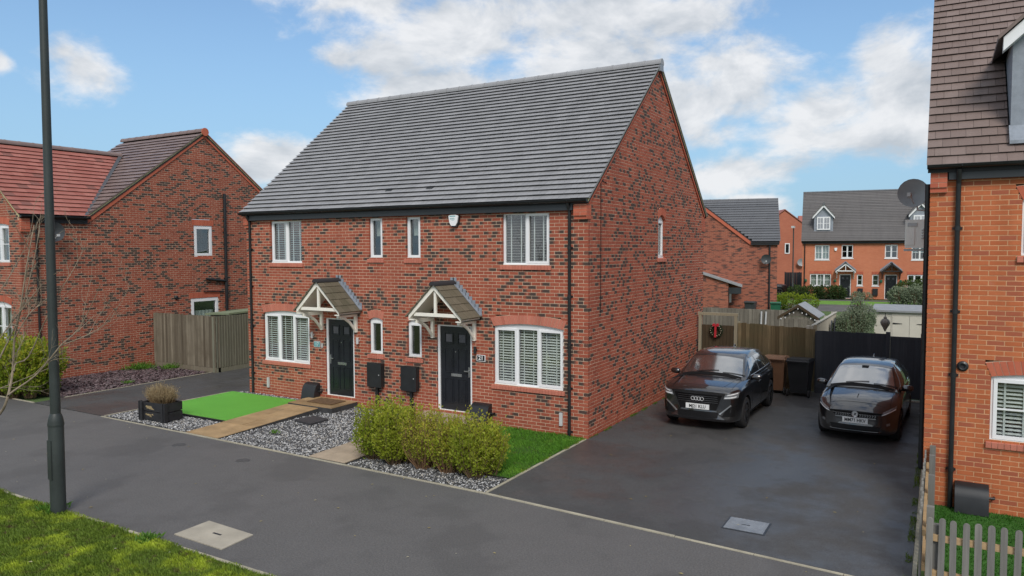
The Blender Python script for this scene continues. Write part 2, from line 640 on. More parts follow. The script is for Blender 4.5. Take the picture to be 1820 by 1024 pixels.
def far_brick_mat(name, c1, c2, mort, scale=1.0, dark=None):
    """brickwork too far away to tell the bricks apart"""
    m, nd, lk, b = nodes_of(name)
    t = N(nd, 'ShaderNodeTexCoord').outputs['UV']
    br = N(nd, 'ShaderNodeTexBrick')
    lk.new(t, br.inputs['Vector'])
    br.inputs['Color1'].default_value = (*c1, 1)
    br.inputs['Color2'].default_value = (*c2, 1)
    br.inputs['Mortar'].default_value = (*mort, 1)
    br.inputs['Scale'].default_value = scale
    br.inputs['Brick Width'].default_value = .225
    br.inputs['Row Height'].default_value = .075
    br.inputs['Mortar Size'].default_value = .006
    p = pos(nd)
    c = br.outputs[0]
    if dark:
        mpn = N(nd, 'ShaderNodeMapping')
        mpn.inputs['Scale'].default_value = (2.6, 9, 1)
        lk.new(t, mpn.inputs['Vector'])
        k = noise_n(nd, lk, mpn.outputs[0], 1.0, 2)
        c = mix_n(nd, lk, math_n(nd, lk, 'MULTIPLY_ADD', k, 8.0, -4.0, clamp=True), c, dark)
    w = noise_n(nd, lk, p, .8, 5)
    c = mix_n(nd, lk, math_n(nd, lk, 'MULTIPLY_ADD', w, .9, -.25, clamp=True), c, scl(c1, .7))
    lk.new(c, b.inputs['Base Color'])
    b.inputs['Roughness'].default_value = .85
    return m


brick_main = brick_mat('brick_main', (.315, .078, .045), (.405, .115, .066), (.055, .041, .036), (.09, .056, .044), .36, .27)
brick_left = brick_mat('brick_left', (.30, .080, .047), (.36, .104, .060), (.055, .040, .034), (.09, .055, .042), .34, .42)
brick_right = brick_mat('brick_right', (.44, .120, .046), (.53, .160, .064), (.32, .090, .05), (.40, .115, .055), .30, .7)
brick_red = brick_mat('brick_red', (.46, .115, .065), (.54, .155, .090), (.40, .1, .06), (.44, .12, .07), .1)
sill_red = brick_mat('sill_red', (.50, .17, .115), (.56, .20, .14), (.45, .14, .1), (.46, .15, .1), .1)
mortar = M('mortar', (.58, .43, .31), .92, var=.2, vs=2.2, fine=70, bump=.4)
mortar_r = M('mortar_right', (.60, .36, .20), .92, var=.2, vs=2.2, fine=70, bump=.4)
tile_grey = tile_mat('tile_grey', (.268, .270, .278), (.328, .330, .338), .48, .5)
tile_red = tile_mat('tile_red', (.32, .100, .076), (.41, .155, .12), .58, .45, p_alt=.12, alt=(.15, .07, .055))
tile_brown = tile_mat('tile_brown', (.185, .135, .118), (.235, .178, .158), .6, .4, moss=(.11, .085, .07))
tile_moss = tile_mat('tile_moss', (.125, .110, .075), (.185, .16, .115), .75, .3, moss=(.06, .065, .035))
under = M('roof_underlay', (.03, .03, .033), .9)
verge_m = M('verge_mortar', (.44, .40, .22), .9, var=.3, vs=6, bump=.3)
upvc = M('white_upvc', (.80, .81, .82), .28, var=.03, vs=2, spec=.5)
cream = M('cream_paint', (.84, .81, .72), .5, var=.06, vs=3)
black_pl = M('black_plastic', (.016, .018, .02), .38, var=.25, vs=4, spec=.5)
fascia_m = M('black_fascia', (.022, .027, .031), .42, var=.2, vs=1.2)
door_blk = M('black_door', (.010, .012, .017), .3, var=.2, vs=3, coat=.25)
chrome = M('chrome', (.75, .75, .76), .22, metal=1.0, var=.05)
lead = M('lead', (.24, .27, .31), .55, var=.2, vs=9, bump=.1)
glass = glass_mat('window_glass', (.78, .83, .84))
glass_b = glass_mat('window_glass_clear', (.88, .91, .91))
slat_m = M('blind_slat', (.86, .85, .81), .5, var=.05)
dark_in = M('dark_interior', (.06, .055, .05), .9)
grey_pl = M('grey_plastic', (.52, .53, .53), .45, var=.1)
conc = M('concrete_edging', (.36, .33, .25), .9, var=.3, vs=2.5, fine=40, bump=.4)
teal = M('teal_plate', (.10, .34, .36), .35, var=.15)
white_p = M('white_print', (.8, .8, .8), .5, var=.02)

# ------------------------------------------------------------------ brickwork
CO, BL, JT, PROUD, BD = 0.075, 0.225, 0.0118, 0.0035, 0.1


class Brickwork:
    """lays stretcher bond course by course over the solid intervals of a wall face"""

    def __init__(s, house, mat, mort, seed):
        s.house, s.mat, s.mort = house, mat, mort
        s.rec = []
        s.mm = MB()
        s.rng = random.Random(seed)

    def face(s, F, fid, z0, z1, solid, u_off=0.0, plain=None, parity=0, corners=()):
        """solid(zmid, course) -> [(u0, u1), ...]"""
        k = int(round(z0 / CO))
        s.mm.F = F
        while (k + .4) * CO < z1:
            zb = k * CO
            zt = min(zb + CO, z1)
            for (a, b) in solid(zb + CO / 2, k):
                if b - a < .02:
                    continue
                ma, mb_ = a + .009, b - .009
                for c in corners:
                    if .05 < abs(a - c) < .2:
                        ma = a - .03
                    if .05 < abs(b - c) < .2:
                        mb_ = b + .03
                s.mm.box(ma, mb_, -BD, 0, zb, zt)
                off = u_off + (BL / 2 if (k + parity) % 2 else 0)
                j = math.floor((a - off) / BL)
                while off + j * BL < b:
                    u0, u1 = max(a, off + j * BL + (JT / 2 if off + j * BL > a else 0)), min(b, off + (j + 1) * BL - JT / 2)
                    u1 = b if b - u1 < .022 else u1
                    u0 = a if u0 - a < .022 else u0
                    if u1 - u0 > .02:
                        f0, f1 = (u0 - off - j * BL) / BL, (u1 - off - j * BL) / BL
                        t = min(.999, max(0, s.rng.random() + .55 * mnoise.noise(Vector(((u0 + u1) * .45, zb * 1.9, 7.3 + len(fid))))))
                        if plain and plain((u0 + u1) / 2, zb):
                            t = .6 + .4 * t
                        s.rec.append((F, fid, u0, u1, zb + JT / 2, min(zt, zb + CO - JT / 2), t, s.rng.random(), f0, f1, s.rng.uniform(-.0018, .0018)))
                    j += 1
            k += 1

    @staticmethod
    def put(mb, u0, u1, z0, z1, t, t2, f0, f1, dn):
        c0, c1 = (t, t2, f0, 1), (t, t2, f1, 1)
        mb.hexa([(u0, -BD, z0), (u1, -BD, z0), (u1, PROUD + dn, z0), (u0, PROUD + dn, z0), (u0, -BD, z1), (u1, -BD, z1), (u1, PROUD + dn, z1), (u0, PROUD + dn, z1)],
                [c0, c1, c1, c0] * 2, skip=(2,))

    def finish(s, n_single=300, focus=None):
        wall = s.mm.build('wall', s.mort, s.house)
        W = s.house.location
        inv = Matrix.Rotation(-s.house.rotation_euler.z, 3, 'Z')
        eye = inv @ (CAM - W)
        def dist(r):
            p = Vector(r[0]((r[2] + r[3]) / 2, 0, r[4]))
            v = (p - eye)
            n = Vector(r[0](0, 1, 0)) - Vector(r[0](0, 0, 0))
            return v.length_squared / max(.05, abs(v.normalized().dot(n))) * (1 if r[3] - r[2] > .15 else 2.2)
        rec = sorted([r for r in s.rec if (focus is None or focus(r))], key=dist) if focus else sorted(s.rec, key=dist)
        single = rec[:n_single]
        ids = set(map(id, single))
        cache = {}
        for (F, fid, u0, u1, z0, z1, t, t2, f0, f1, dn) in single:
            q = (fid, round((u1 - u0) * 100), int(t * 30), int(t2 * 3), round(z1 - z0, 3))
            if q not in cache:
                m = MB(F0[fid])
                s.put(m, 0, u1 - u0, 0, z1 - z0, t, t2, f0, f1, dn)
                cache[q] = m.mesh('brick', s.mat)
            inst(cache[q], 'brick', wall, F(u0, 0, z0))
        mb = MB()
        for r in s.rec:
            if id(r) not in ids:
                mb.F = r[0]
                s.put(mb, *r[2:])
        if mb.v:
            mb.build('brickwork', s.mat, wall, kind='stuff')
        return wall


F0 = {'front': lambda u, n, z: (u, -n, z), 'px': lambda u, n, z: (n, u, z), 'mx': lambda u, n, z: (-n, u, z), 'back': lambda u, n, z: (u, n, z)}


def minus(ivs, cuts):
    """intervals minus cut intervals"""
    for (c, d) in cuts:
        out = []
        for (a, b) in ivs:
            if d <= a or c >= b:
                out.append((a, b))
            else:
                if c > a:
                    out.append((a, c))
                if d < b:
                    out.append((d, b))
        ivs = out
    return ivs


class Opening:
    def __init__(s, u0, u1, z0, z1, rise=0.0, band=0.0, flare=.09, flat=0.0):
        s.u0, s.u1, s.z0, s.z1, s.rise, s.band, s.flare, s.flat = u0, u1, z0, z1, rise, band, flare, flat
        s.uc, s.hw = (u0 + u1) / 2, (u1 - u0) / 2

    def cut(s, z):
        if s.z0 < z < s.z1:
            return (s.u0, s.u1)
        if s.flat and s.z1 <= z < s.z1 + s.flat:
            return (s.u0 - .06, s.u1 + .06)
        if s.band and s.z1 <= z:
            ze = s.z1 + s.band
            if z < ze:
                h = s.hw + s.flare * (z - s.z1) / s.band
                return (s.uc - h, s.uc + h)
            k = (z - ze) / s.rise if s.rise else 9
            if k < 1:
                h = (s.hw + s.flare) * math.sqrt(1 - k)
                return (s.uc - h, s.uc + h)
        return None


def cuts(ops, z):
    return [c for c in (o.cut(z) for o in ops) if c]


def arch(house, F, o, mat, name='window_arch'):
    """segmental brick arch of wedge-shaped bricks"""
    n = max(5, int(round(o.hw * 2 / .078)))
    mb, mo = MB(F), MB(F)
    pi_ = lambda t: (o.u0 + (o.u1 - o.u0) * t, o.z1 + o.rise * (1 - (2 * t - 1) ** 2))
    pe_ = lambda t: (o.u0 - o.flare + (o.u1 - o.u0 + 2 * o.flare) * t, o.z1 + o.band + o.rise * (1 - (2 * t - 1) ** 2))
    for i in range(n):
        g = .004 / (o.hw * 2)
        a, b = i / n + g, (i + 1) / n - g
        (x0, w0), (x1, w1), (x2, w2), (x3, w3) = pi_(a), pi_(b), pe_(b), pe_(a)
        c = (rnd.random(), rnd.random(), .5, 1)
        mb.hexa([(x0, -.1, w0 + .001), (x1, -.1, w1 + .001), (x1, .008, w1 + .001), (x0, .008, w0 + .001), (x3, -.1, w3 - .006), (x2, -.1, w2 - .006), (x2, .008, w2 - .006), (x3, .008, w3 - .006)], c)
    for i in range(12):
        (x0, w0), (x1, w1), (x2, w2), (x3, w3) = pi_(i / 12), pi_((i + 1) / 12), pe_((i + 1) / 12), pe_(i / 12)
        mo.hexa([(x0, -.099, w0 + .003), (x1, -.099, w1 + .003), (x1, .001, w1 + .003), (x0, .001, w0 + .003), (x3, -.099, w3), (x2, -.099, w2), (x2, .001, w2), (x3, .001, w3)])
    bed = mo.build(name, mortar, house)
    mb.build('arch_bricks', mat, bed, kind='stuff')


def soldier(house, F, o, h, mat, below=False):
    """flat band of bricks on end"""
    n = max(4, int(round((o.u1 - o.u0 + .12) / .075)))
    mb = MB(F)
    z0, z1 = (o.z1, o.z1 + h) if not below else (o.z0 - h, o.z0)
    w = (o.u1 - o.u0 + (.12 if not below else 0)) / n
    u = o.u0 - (.06 if not below else 0)
    for i in range(n):
        mb.box(u + i * w + .004, u + (i + 1) * w - .004, -.09, .008, z0 + .003, z1 - .003, (rnd.random(), rnd.random(), .5, 1))
    bed = MB(F).box(u, u + n * w, -.088, .001, z0, z1).build('window_lintel' if not below else 'window_sill', mortar, house)
    mb.build('lintel_bricks' if not below else 'sill_bricks', mat, bed, kind='stuff')


_sill_cache = {}


def sill(house, F, fid, o, mat):
    """sloping sill of bricks on edge, each brick a piece"""
    n = max(3, int(round((o.u1 - o.u0 + .1) / .078)))
    w = (o.u1 - o.u0 + .1) / n
    bed = MB(F)
    bed.hexa([(o.u0 - .045, -.06, o.z0 - .07), (o.u1 + .045, -.06, o.z0 - .07), (o.u1 + .045, .03, o.z0 - .085), (o.u0 - .045, .03, o.z0 - .085),
              (o.u0 - .045, -.06, o.z0 - .004), (o.u1 + .045, -.06, o.z0 - .004), (o.u1 + .045, .03, o.z0 - .02), (o.u0 - .045, .03, o.z0 - .02)])
    s = bed.build('window_sill', mortar, house)
    for i in range(n):
        v = rnd.randrange(6)
        k = (fid, round(w, 4), v)
        if k not in _sill_cache:
            m = MB(F0[fid])
            m.hexa([(0.003, -.05, -.08), (w - .003, -.05, -.08), (w - .003, .042, -.098), (.003, .042, -.098), (.003, -.05, .002), (w - .003, -.05, .002), (w - .003, .042, -.016), (.003, .042, -.016)],
                   (.5, v / 6, .5, 1))
            _sill_cache[k] = m.mesh('sill_brick', mat)
        inst(_sill_cache[k], 'sill_brick', s, F(o.u0 - .05 + i * w, 0, o.z0))


def ring(mb, u0, u1, z0, z1, n0, n1, t, tb=None):
    tb = tb or t
    mb.box(u0, u0 + t, n0, n1, z0, z1)
    mb.box(u1 - t, u1, n0, n1, z0, z1)
    mb.box(u0 + t, u1 - t, n0, n1, z1 - t, z1)
    mb.box(u0 + t, u1 - t, n0, n1, z0, z0 + tb)


def window(house, F, o, lights, blinds=True, bars=0, mat=None, gl=None, curtain=None, set_=.05, midrail=False, fat=.05, tilt=None):
    """lights: [(from, to, opens?)] in fractions of the width"""
    mat = mat or upvc
    gl = gl or glass
    f = MB(F)
    n0, n1 = -set_ - .055, -set_
    t = .05
    W = o.u1 - o.u0
    ring(f, o.u0 + .002, o.u1 - .002, o.z0 + .002, o.z1 - .002, n0, n1, t)
    for (a, b, _) in lights[:-1]:
        x = o.u0 + W * b
        f.box(x - .028, x + .028, n0, n1 - .001, o.z0 + t, o.z1 - t)
    if o.rise:
        pts = [(o.u0 + .004, n0, o.z1 - .002)] + [(o.u0 + .004 + (W - .008) * i / 12, n0, o.z1 + (o.rise - .004) * (1 - (2 * i / 12 - 1) ** 2)) for i in range(1, 12)] + [(o.u1 - .004, n0, o.z1 - .002)]
        f.prism(pts, (0, n1 - n0 + .004, 0))
    # projecting cill of the frame
    f.box(o.u0 + .002, o.u1 - .002, n1, n1 + .022, o.z0 + .002, o.z0 + .03)
    win = f.build('window', mat, house)
    for (a, b, opens) in lights:
        a0 = o.u0 + W * a + (t if a == 0 else .028)
        b0 = o.u0 + W * b - (t if b == 1 else .028)
        z0, z1 = o.z0 + t, o.z1 - t
        if opens:
            sm = MB(F)
            ring(sm, a0 - .014, b0 + .014, z0 - .012, z1 + .014, n1 - .03, n1 + .016, fat)
            sm.build('sash', mat, win)
            a0, b0, z0, z1 = a0 + fat - .02, b0 - fat + .02, z0 + fat - .02, z1 - fat + .02
        for k in range(bars):
            pass
        MB(F).box(a0 - .01, b0 + .01, n0 + .012, n0 + .018, z0 - .01, z1 + .01).build('pane', gl, win)
        gk = MB(F)
        ring(gk, a0 - .001, b0 + .001, z0 - .001, z1 + .001, n0 + .02, n1 - .032, .006)
        gk.build('gasket', black_pl, win)
        if bars:
            bm = MB(F)
            for i in range(1, bars):
                z = z0 + (z1 - z0) * i / bars
                bm.box(a0, b0, n0 + .019, n1 - .012, z - .011, z + .011)
            x = (a0 + b0) / 2
            if b0 - a0 > .5:
                bm.box(x - .011, x + .011, n0 + .019, n1 - .011, z0, z1)
            bm.build('glazing_bar', mat, win)
        if blinds:
            bm = MB(F)
            z = z0 + .02
            tl_ = tilt if tilt is not None else rnd.uniform(.010, .030)
            while z < z1:
                bm.hexa([(a0 - .012, n0 - .06, z + tl_), (b0 + .012, n0 - .06, z + tl_), (b0 + .012, n0 - .02, z), (a0 - .012, n0 - .02, z),
                         (a0 - .012, n0 - .06, z + tl_ + .003), (b0 + .012, n0 - .06, z + tl_ + .003), (b0 + .012, n0 - .02, z + .003), (a0 - .012, n0 - .02, z + .003)])
                z += .060
            for fx in ((.3,) if b0 - a0 < .3 else (.22, .72)):
                x = a0 + (b0 - a0) * fx
                bm.box(x - .013, x + .013, n0 - .018, n0 - .016, z0, z1)
            bm.build('blind', slat_m, win, kind='stuff')
        if curtain:
            cm = MB(F)
            cm.grid(lambda i, j: (a0 + (b0 - a0) * i, n0 - .1 - .02 * math.sin(i * 40), z0 + (z1 - z0) * (curtain[0] + (curtain[1] - curtain[0]) * j)), 24, 1)
            cm.build('curtain', cream if len(curtain) < 3 else curtain[2], win, smooth=True)
    return win


def door(house, F, u0, u1, z0, z1, handle=1, frame=None, leaf=None, handed=True):
    f = MB(F)
    ring(f, u0 + .002, u1 - .002, z0, z1 - .002, -.115, -.03, .06, .035)
    d = f.build('door', frame or upvc, house)
    a, b, c, e = u0 + .062, u1 - .062, z0 + .037, z1 - .064
    lf = MB(F).box(a, b, -.1, -.06, c, e)
    W, H = b - a, e - c
    l = lf.build('door_leaf', leaf or door_blk, d)
    pm = MB(F)
    for (x0, x1, w0, w1) in ((.14, .43, .79, .93), (.57, .86, .79, .93), (.14, .43, .45, .74), (.57, .86, .45, .74), (.14, .43, .08, .38), (.57, .86, .08, .38)):
        p0, p1, q0, q1 = a + W * x0, a + W * x1, c + H * w0, c + H * w1
        ring(pm, p0, p1, q0, q1, -.061, -.048, .018)
        if w0 < .7:
            pm.box(p0 + .045, p1 - .045, -.061, -.052, q0 + .045, q1 - .045)
    pm.build('door_moulding', leaf or door_blk, d)
    for x0 in (.19, .62):
        MB(F).box(a + W * x0, a + W * (x0 + .19), -.06, -.056, c + H * .815, c + H * .905).build('door_light', M_frost, d)
    MB(F).box(a + W * .36, a + W * .70, -.06, -.045, c + H * .405, c + H * .44).build('letter_plate', chrome, d)
    hx = b - .055 if handle > 0 else a + .055
    hm = MB(F).box(hx - .018, hx + .018, -.06, -.05, c + H * .41, c + H * .53)
    hm.box(hx - (.12 if handle > 0 else -.0), hx + (.0 if handle > 0 else .12), -.035, -.015, c + H * .475, c + H * .488)
    hm.box(hx - .01, hx + .01, -.055, -.02, c + H * .474, c + H * .489)
    hm.build('door_handle', chrome, d)
    MB(F).lathe([(0, -.05), (.012, -.05), (.012, -.06)], (a + W / 2, 0, c + H * .70), 10, 'y').build('spyhole', chrome, d)
    return d


M_frost = M('frosted_glass', (.10, .10, .115), .35, var=.3, vs=40)


def canopy(house, F, uc, zr=3.24, ze=2.56, hw=.69, dep=.78, tilem=None, wood=None, tiles=True):
    wood = wood or cream
    tilem = tilem or tile_moss
    tn = (zr - ze) / hw
    th = math.atan(tn)
    m = MB(F)
    for sgn in (-1, 1):
        # barge boards, soffits, side fascias
        e, i_ = uc + sgn * (hw + .03), uc
        m.hexa([(e, dep - .03, ze - .13), (i_, dep - .03, zr - .13), (i_, dep, zr - .13), (e, dep, ze - .13), (e, dep - .03, ze + .0), (i_, dep - .03, zr + .0), (i_, dep, zr + .0), (e, dep, ze + .0)])
        m.hexa([(e, 0.005, ze - .06), (i_, 0.005, zr - .05), (i_, dep - .03, zr - .05), (e, dep - .03, ze - .06), (e, 0.005, ze - .04), (i_, 0.005, zr - .03), (i_, dep - .03, zr - .03), (e, dep - .03, ze - .04)])
        m.box(min(e, e - sgn * .03), max(e, e - sgn * .03), 0.005, dep - .031, ze - .15, ze - .02)
        m.box(min(e, e - sgn * .14), max(e, e - sgn * .14), 0.006, dep - .002, ze - .152, ze - .128)
    m.box(uc - hw * .86, uc + hw * .86, dep - .09, dep - .032, ze - .05, ze + .025)
    m.box(uc - .03, uc + .03, dep - .085, dep - .036, ze + .025, zr - .1)
    c = m.build('door_canopy', wood, house)
    for sgn in (-1, 1):
        b = MB(F)
        x = uc + sgn * (hw - .10)
        b.box(x - .035, x + .035, 0.006, .07, ze - .63, ze - .153)
        b.box(x - .035, x + .035, .07, dep - .1, ze - .22, ze - .153)
        b.tube([(x, .06, ze - .58), (x, .13, ze - .5), (x, .26, ze - .36), (x, .40, ze - .27), (x, .56, ze - .21)], .035, 6)
        b.build('canopy_bracket', wood, c)
    # tiles
    sl = (hw + .09) / math.cos(th)
    rows, cols = 5, 4
    g, cw = sl / rows, (dep + .04) / cols
    proto = {}
    for sgn in (-1, 1):
        for r in range(rows if tiles else 0):
            for k in range(cols + (r % 2)):
                n0 = k * cw - (cw / 2 if r % 2 else 0)
                n1 = min(n0 + cw, dep + .04)
                n0 = max(n0, .012)
                if n1 - n0 < .03:
                    continue
                d0, d1 = sl - r * g, sl - (r + 1) * g - .03
                d1 = max(d1, 0)
                def pt(d, lift):
                    return uc + sgn * (d * math.cos(th) + lift * math.sin(th)), zr - d * math.sin(th) + lift * math.cos(th)
                a0, a1, b0, b1 = pt(d0, .004), pt(d0, .036), pt(d1, -.004), pt(d1, .02)
                t = MB(F).hexa([(a0[0], n0 + .003, a0[1]), (a0[0], n1 - .003, a0[1]), (b0[0], n1 - .003, b0[1]), (b0[0], n0 + .003, b0[1]), (a1[0], n0 + .003, a1[1]), (a1[0], n1 - .003, a1[1]), (b1[0], n1 - .003, b1[1]), (b1[0], n0 + .003, b1[1])],
                               (rnd.random(), rnd.random(), .5, 1))
                t.build('canopy_tile', tilem, c)
    rr = MB(F).lathe([(0, .03), (.085, .03), (.085, dep + .07), (0, dep + .07)], (uc, 0, zr - .015), 12, 'y', R(-10), R(190))
    rr.build('canopy_ridge', under if tiles else tilem, c, smooth=35)
    # stepped lead flashing up the wall
    fl = MB(F)
    for sgn in (-1, 1):
        ns = 9
        for i in range(ns):
            d0, d1 = sl * i / ns - .02, sl * (i + 1) / ns
            ua, ub = uc + sgn * d0 * math.cos(th), uc + sgn * d1 * math.cos(th)
            za, zb_ = zr - d0 * math.sin(th), zr - d1 * math.sin(th)
            fl.hexa([(ua, .008, za + .0), (ub, .008, zb_ + .0), (ub, .014, zb_ + .0), (ua, .014, za + .0), (ua, .008, za + .115), (ub, .008, za + .115), (ub, .014, za + .115), (ua, .014, za + .115)])
        # cover strip on the slope
        e = uc + sgn * (sl + .01) * math.cos(th)
        fl.hexa([(uc, .008, zr + .03), (e, .008, zr - (sl) * math.sin(th) + .03), (e, .1, zr - sl * math.sin(th) + .045), (uc, .1, zr + .045),
                 (uc, .008, zr + .05), (e, .008, zr - sl * math.sin(th) + .05), (e, .1, zr - sl * math.sin(th) + .058), (uc, .1, zr + .058)])
    fl.build('lead_flashing', lead, c)
    return c


class Tiling:
    """overlapping roof tiles laid row by row; single tiles nearest the camera are pieces"""

    def __init__(s, roof, mat, O, U, S, g, w, double=True, house=None, th=.03, seed=1):
        s.roof, s.mat, s.O, s.U, s.S, s.g, s.w, s.double, s.th = roof, mat, Vector(O), Vector(U).normalized(), Vector(S).normalized(), g, w, double, th
        s.Nn = s.U.cross(s.S)
        if s.Nn.z < 0:
            s.Nn = -s.Nn
        s.rec = []
        s.rng = random.Random(seed)
        s.house = house

    def lay(s, rows, span, stag=.25):
        for r in range(rows):
            for (a, b) in span(r):
                off = a - s.w * ((stag if r % 2 else 0) + (.5 if stag < .3 and (r // 2) % 2 else 0))
                x = off
                while x < b - .01:
                    u0, u1 = max(x, a), min(x + s.w, b)
                    if u1 - u0 > .015:
                        s.rec.append((r, u0, u1, s.rng.random(), s.rng.random(), x + s.w / 2))
                    x += s.w

    def put(s, mb, u0, u1, t, t2, mid, base):
        g, th = s.g, s.th
        parts = [(u0, u1)]
        if s.double and u0 + .03 < mid < u1 - .03:
            parts = [(u0, mid - .001), (mid + .001, u1)]
        for (a, b) in parts:
            a, b = a + .0018, b - .0018
            def q(u, sv, n):
                return tuple(base + s.U * u + s.S * sv + s.Nn * n)
            jig = .006 * t2
            mb.hexa([q(a, .055, .004), q(b, .055, .004), q(b, g + .04, -.002), q(a, g + .04, -.002), q(a, 0, .012 + th + jig), q(b, 0, .012 + th + jig), q(b, g + .04, .014), q(a, g + .04, .014)], (t, t2, .5, 1), skip=(0, 4))

    def finish(s, n_single=300, vents=()):
        W = s.house.location
        eye = Matrix.Rotation(-s.house.rotation_euler.z, 3, 'Z') @ (CAM - W)
        order = sorted(s.rec, key=lambda r: (s.O + s.U * r[1] + s.S * (r[0] * s.g) - eye).length + (0 if r[2] - r[1] > s.w * .8 else 9))
        single = order[:n_single]
        ids = set(map(id, single))
        cache = {}
        for (r, u0, u1, t, t2, mid) in single:
            k = (round(u1 - u0, 3), round(mid - u0, 3), int(t * 5), int(t2 * 4))
            if k not in cache:
                m = MB()
                s.put(m, 0, u1 - u0, t, t2, mid - u0, Vector((0, 0, 0)))
                cache[k] = m.mesh('roof_tile', s.mat)
            inst(cache[k], 'roof_tile', s.roof, s.O + s.U * u0 + s.S * (r * s.g))
        mb = MB()
        for rec in s.rec:
            if id(rec) not in ids:
                r, u0, u1, t, t2, mid = rec
                s.put(mb, u0, u1, t, t2, mid, s.O + s.S * (r * s.g))
        if mb.v:
            mb.build('roof_tiling', s.mat, s.roof, kind='stuff')


def ridge(roof, mat, a, b, n, r=.11, name='ridge_tile', end=True):
    a, b = Vector(a), Vector(b)
    d = (b - a) / n
    t = d.normalized()
    x = t.cross(Vector((0, 0, 1))).normalized()
    cache = {}
    for i in range(n):
        v = i % 4
        if v not in cache:
            m = MB()
            L = d.length
            for (k0, k1, rr_) in ((0, L - .004, r), (L - .05, L - .002, r + .007)):
                sg = 10
                bse = len(m.v)
                for k in (k0, k1):
                    for j in range(sg + 1):
                        an = R(-12) + (math.pi + R(24)) * j / sg
                        p = t * k + x * (math.cos(an) * rr_) + Vector((0, 0, 1)) * (math.sin(an) * rr_)
                        m.v.append(tuple(p))
                        m.c.append((.3 + .15 * v, .9, .5, 1))
                for j in range(sg):
                    m.f.append((bse + j, bse + j + 1, bse + sg + 2 + j, bse + sg + 1 + j))
                m.f.append(tuple(bse + j for j in range(sg + 1)))
                m.f.append(tuple(bse + sg + 1 + j for j in range(sg, -1, -1)))
            cache[v] = m.mesh(name, mat, smooth=50)
        inst(cache[v], name, roof, a + d * i)


def gutter(house, a, b, n, mat=None, r=.058):
    """half-round gutter from a to b, n = outward direction"""
    a, b, n = Vector(a), Vector(b), Vector(n)
    m = MB()
    sg = 8
    for rr_, fl in ((r, 1), (r - .006, -1)):
        bse = len(m.v)
        for p in (a, b):
            for j in range(sg + 1):
                an = math.pi * j / sg
                m.v.append(tuple(p + n * (math.cos(an) * rr_) + Vector((0, 0, -1)) * (math.sin(an) * rr_)))
                m.c.append((.5, .5, .5, 1))
        for j in range(sg):
            q = (bse + j, bse + j + 1, bse + sg + 2 + j, bse + sg + 1 + j)
            m.f.append(q if fl > 0 else q[::-1])
    m.f.append(tuple(range(0, sg + 1)))
    m.f.append(tuple(range(sg + 1, 2 * sg + 2)))
    d = (b - a).normalized()
    m.tube([tuple(a + n * r), tuple(b + n * r)], .008, 6)
    L = (b - a).length
    k = int(L / .95)
    for i in range(k + 1):
        p = a + d * (L * (i + .5) / (k + 1))
        m.tube([tuple(p + n * (r + .005) + Vector((0, 0, .005))), tuple(p + n * (r + .005) - Vector((0, 0, .03))), tuple(p - Vector((0, 0, r + .006))), tuple(p - n * (r + .005))], .007, 5)
    return m.build('gutter', mat or black_pl, house, smooth=40)


def downpipe(house, F, u, z0, z1, r=.034, off=.05, swan=.0, clips=(.25, .5, .75), name='downpipe', top=None):
    m = MB(F)
    pts = [(u, off, z0), (u, off, z1 - .22)]
    if swan:
        pts += [(u, off + .01, z1 - .18), (u, swan - .02, z1 - .08), (u, swan, z1)]
    else:
        pts += [(u, off, z1)]
    m.tube(pts, r, 10)
    for c in clips:
        z = z0 + (z1 - .3 - z0) * c
        m.tube([(u, off, z - .035), (u, off, z + .035)], r + .008, 10)
        m.box(u - .065, u + .065, .006, .022, z - .018, z + .018)
    m.tube([(u, off, z0), (u, off + .03, z0 - .0)], r, 10) if False else None
    if top:
        m.box(u - .06, u + .06, swan - .06, swan + .06, z1 - .02, z1 + .08)
    return m.build(name, black_pl, house, smooth=40)


def corbel(house, F, u0, u1, n1, ztop, mat, zb):
    """stepped brick corbel that closes the eaves at a gable"""
    m = MB(F)
    mb = MB(F)
    k = int(round((ztop - zb) / CO))
    for i in range(k):
        z = zb + i * CO
        pr = min(n1, .03 + .035 * (i + 1)) if i < 3 else n1
        mb.box(u0 + .002, u1 - .002, 0, pr - .006, z, z + CO)
        if i % 2:
            um = (u0 + u1) / 2
            for (a, b) in ((u0, um - .005), (um + .005, u1)):
                m.box(a, b, .002, pr, z + .005, z + CO - .004, (rnd.random(), rnd.random(), .5, 1))
        else:
            m.box(u0, u1, .002, pr, z + .005, z + CO - .004, (rnd.random(), rnd.random(), .5, 1))
    c = mb.build('corbel', mortar, house)
    m.build('corbel_bricks', mat, c, kind='stuff')


def band(mb, F, pa, pb, n0, n1, dz):
    """strip following a sloping verge on the wall plane: from (u,z) to (u,z), hanging down dz"""
    (u0, z0), (u1, z1) = pa, pb
    mb.F = F
    mb.hexa([(u0, n0, z0 - dz), (u1, n0, z1 - dz), (u1, n1, z1 - dz), (u0, n1, z0 - dz), (u0, n0, z0), (u1, n0, z1), (u1, n1, z1), (u0, n1, z0)])

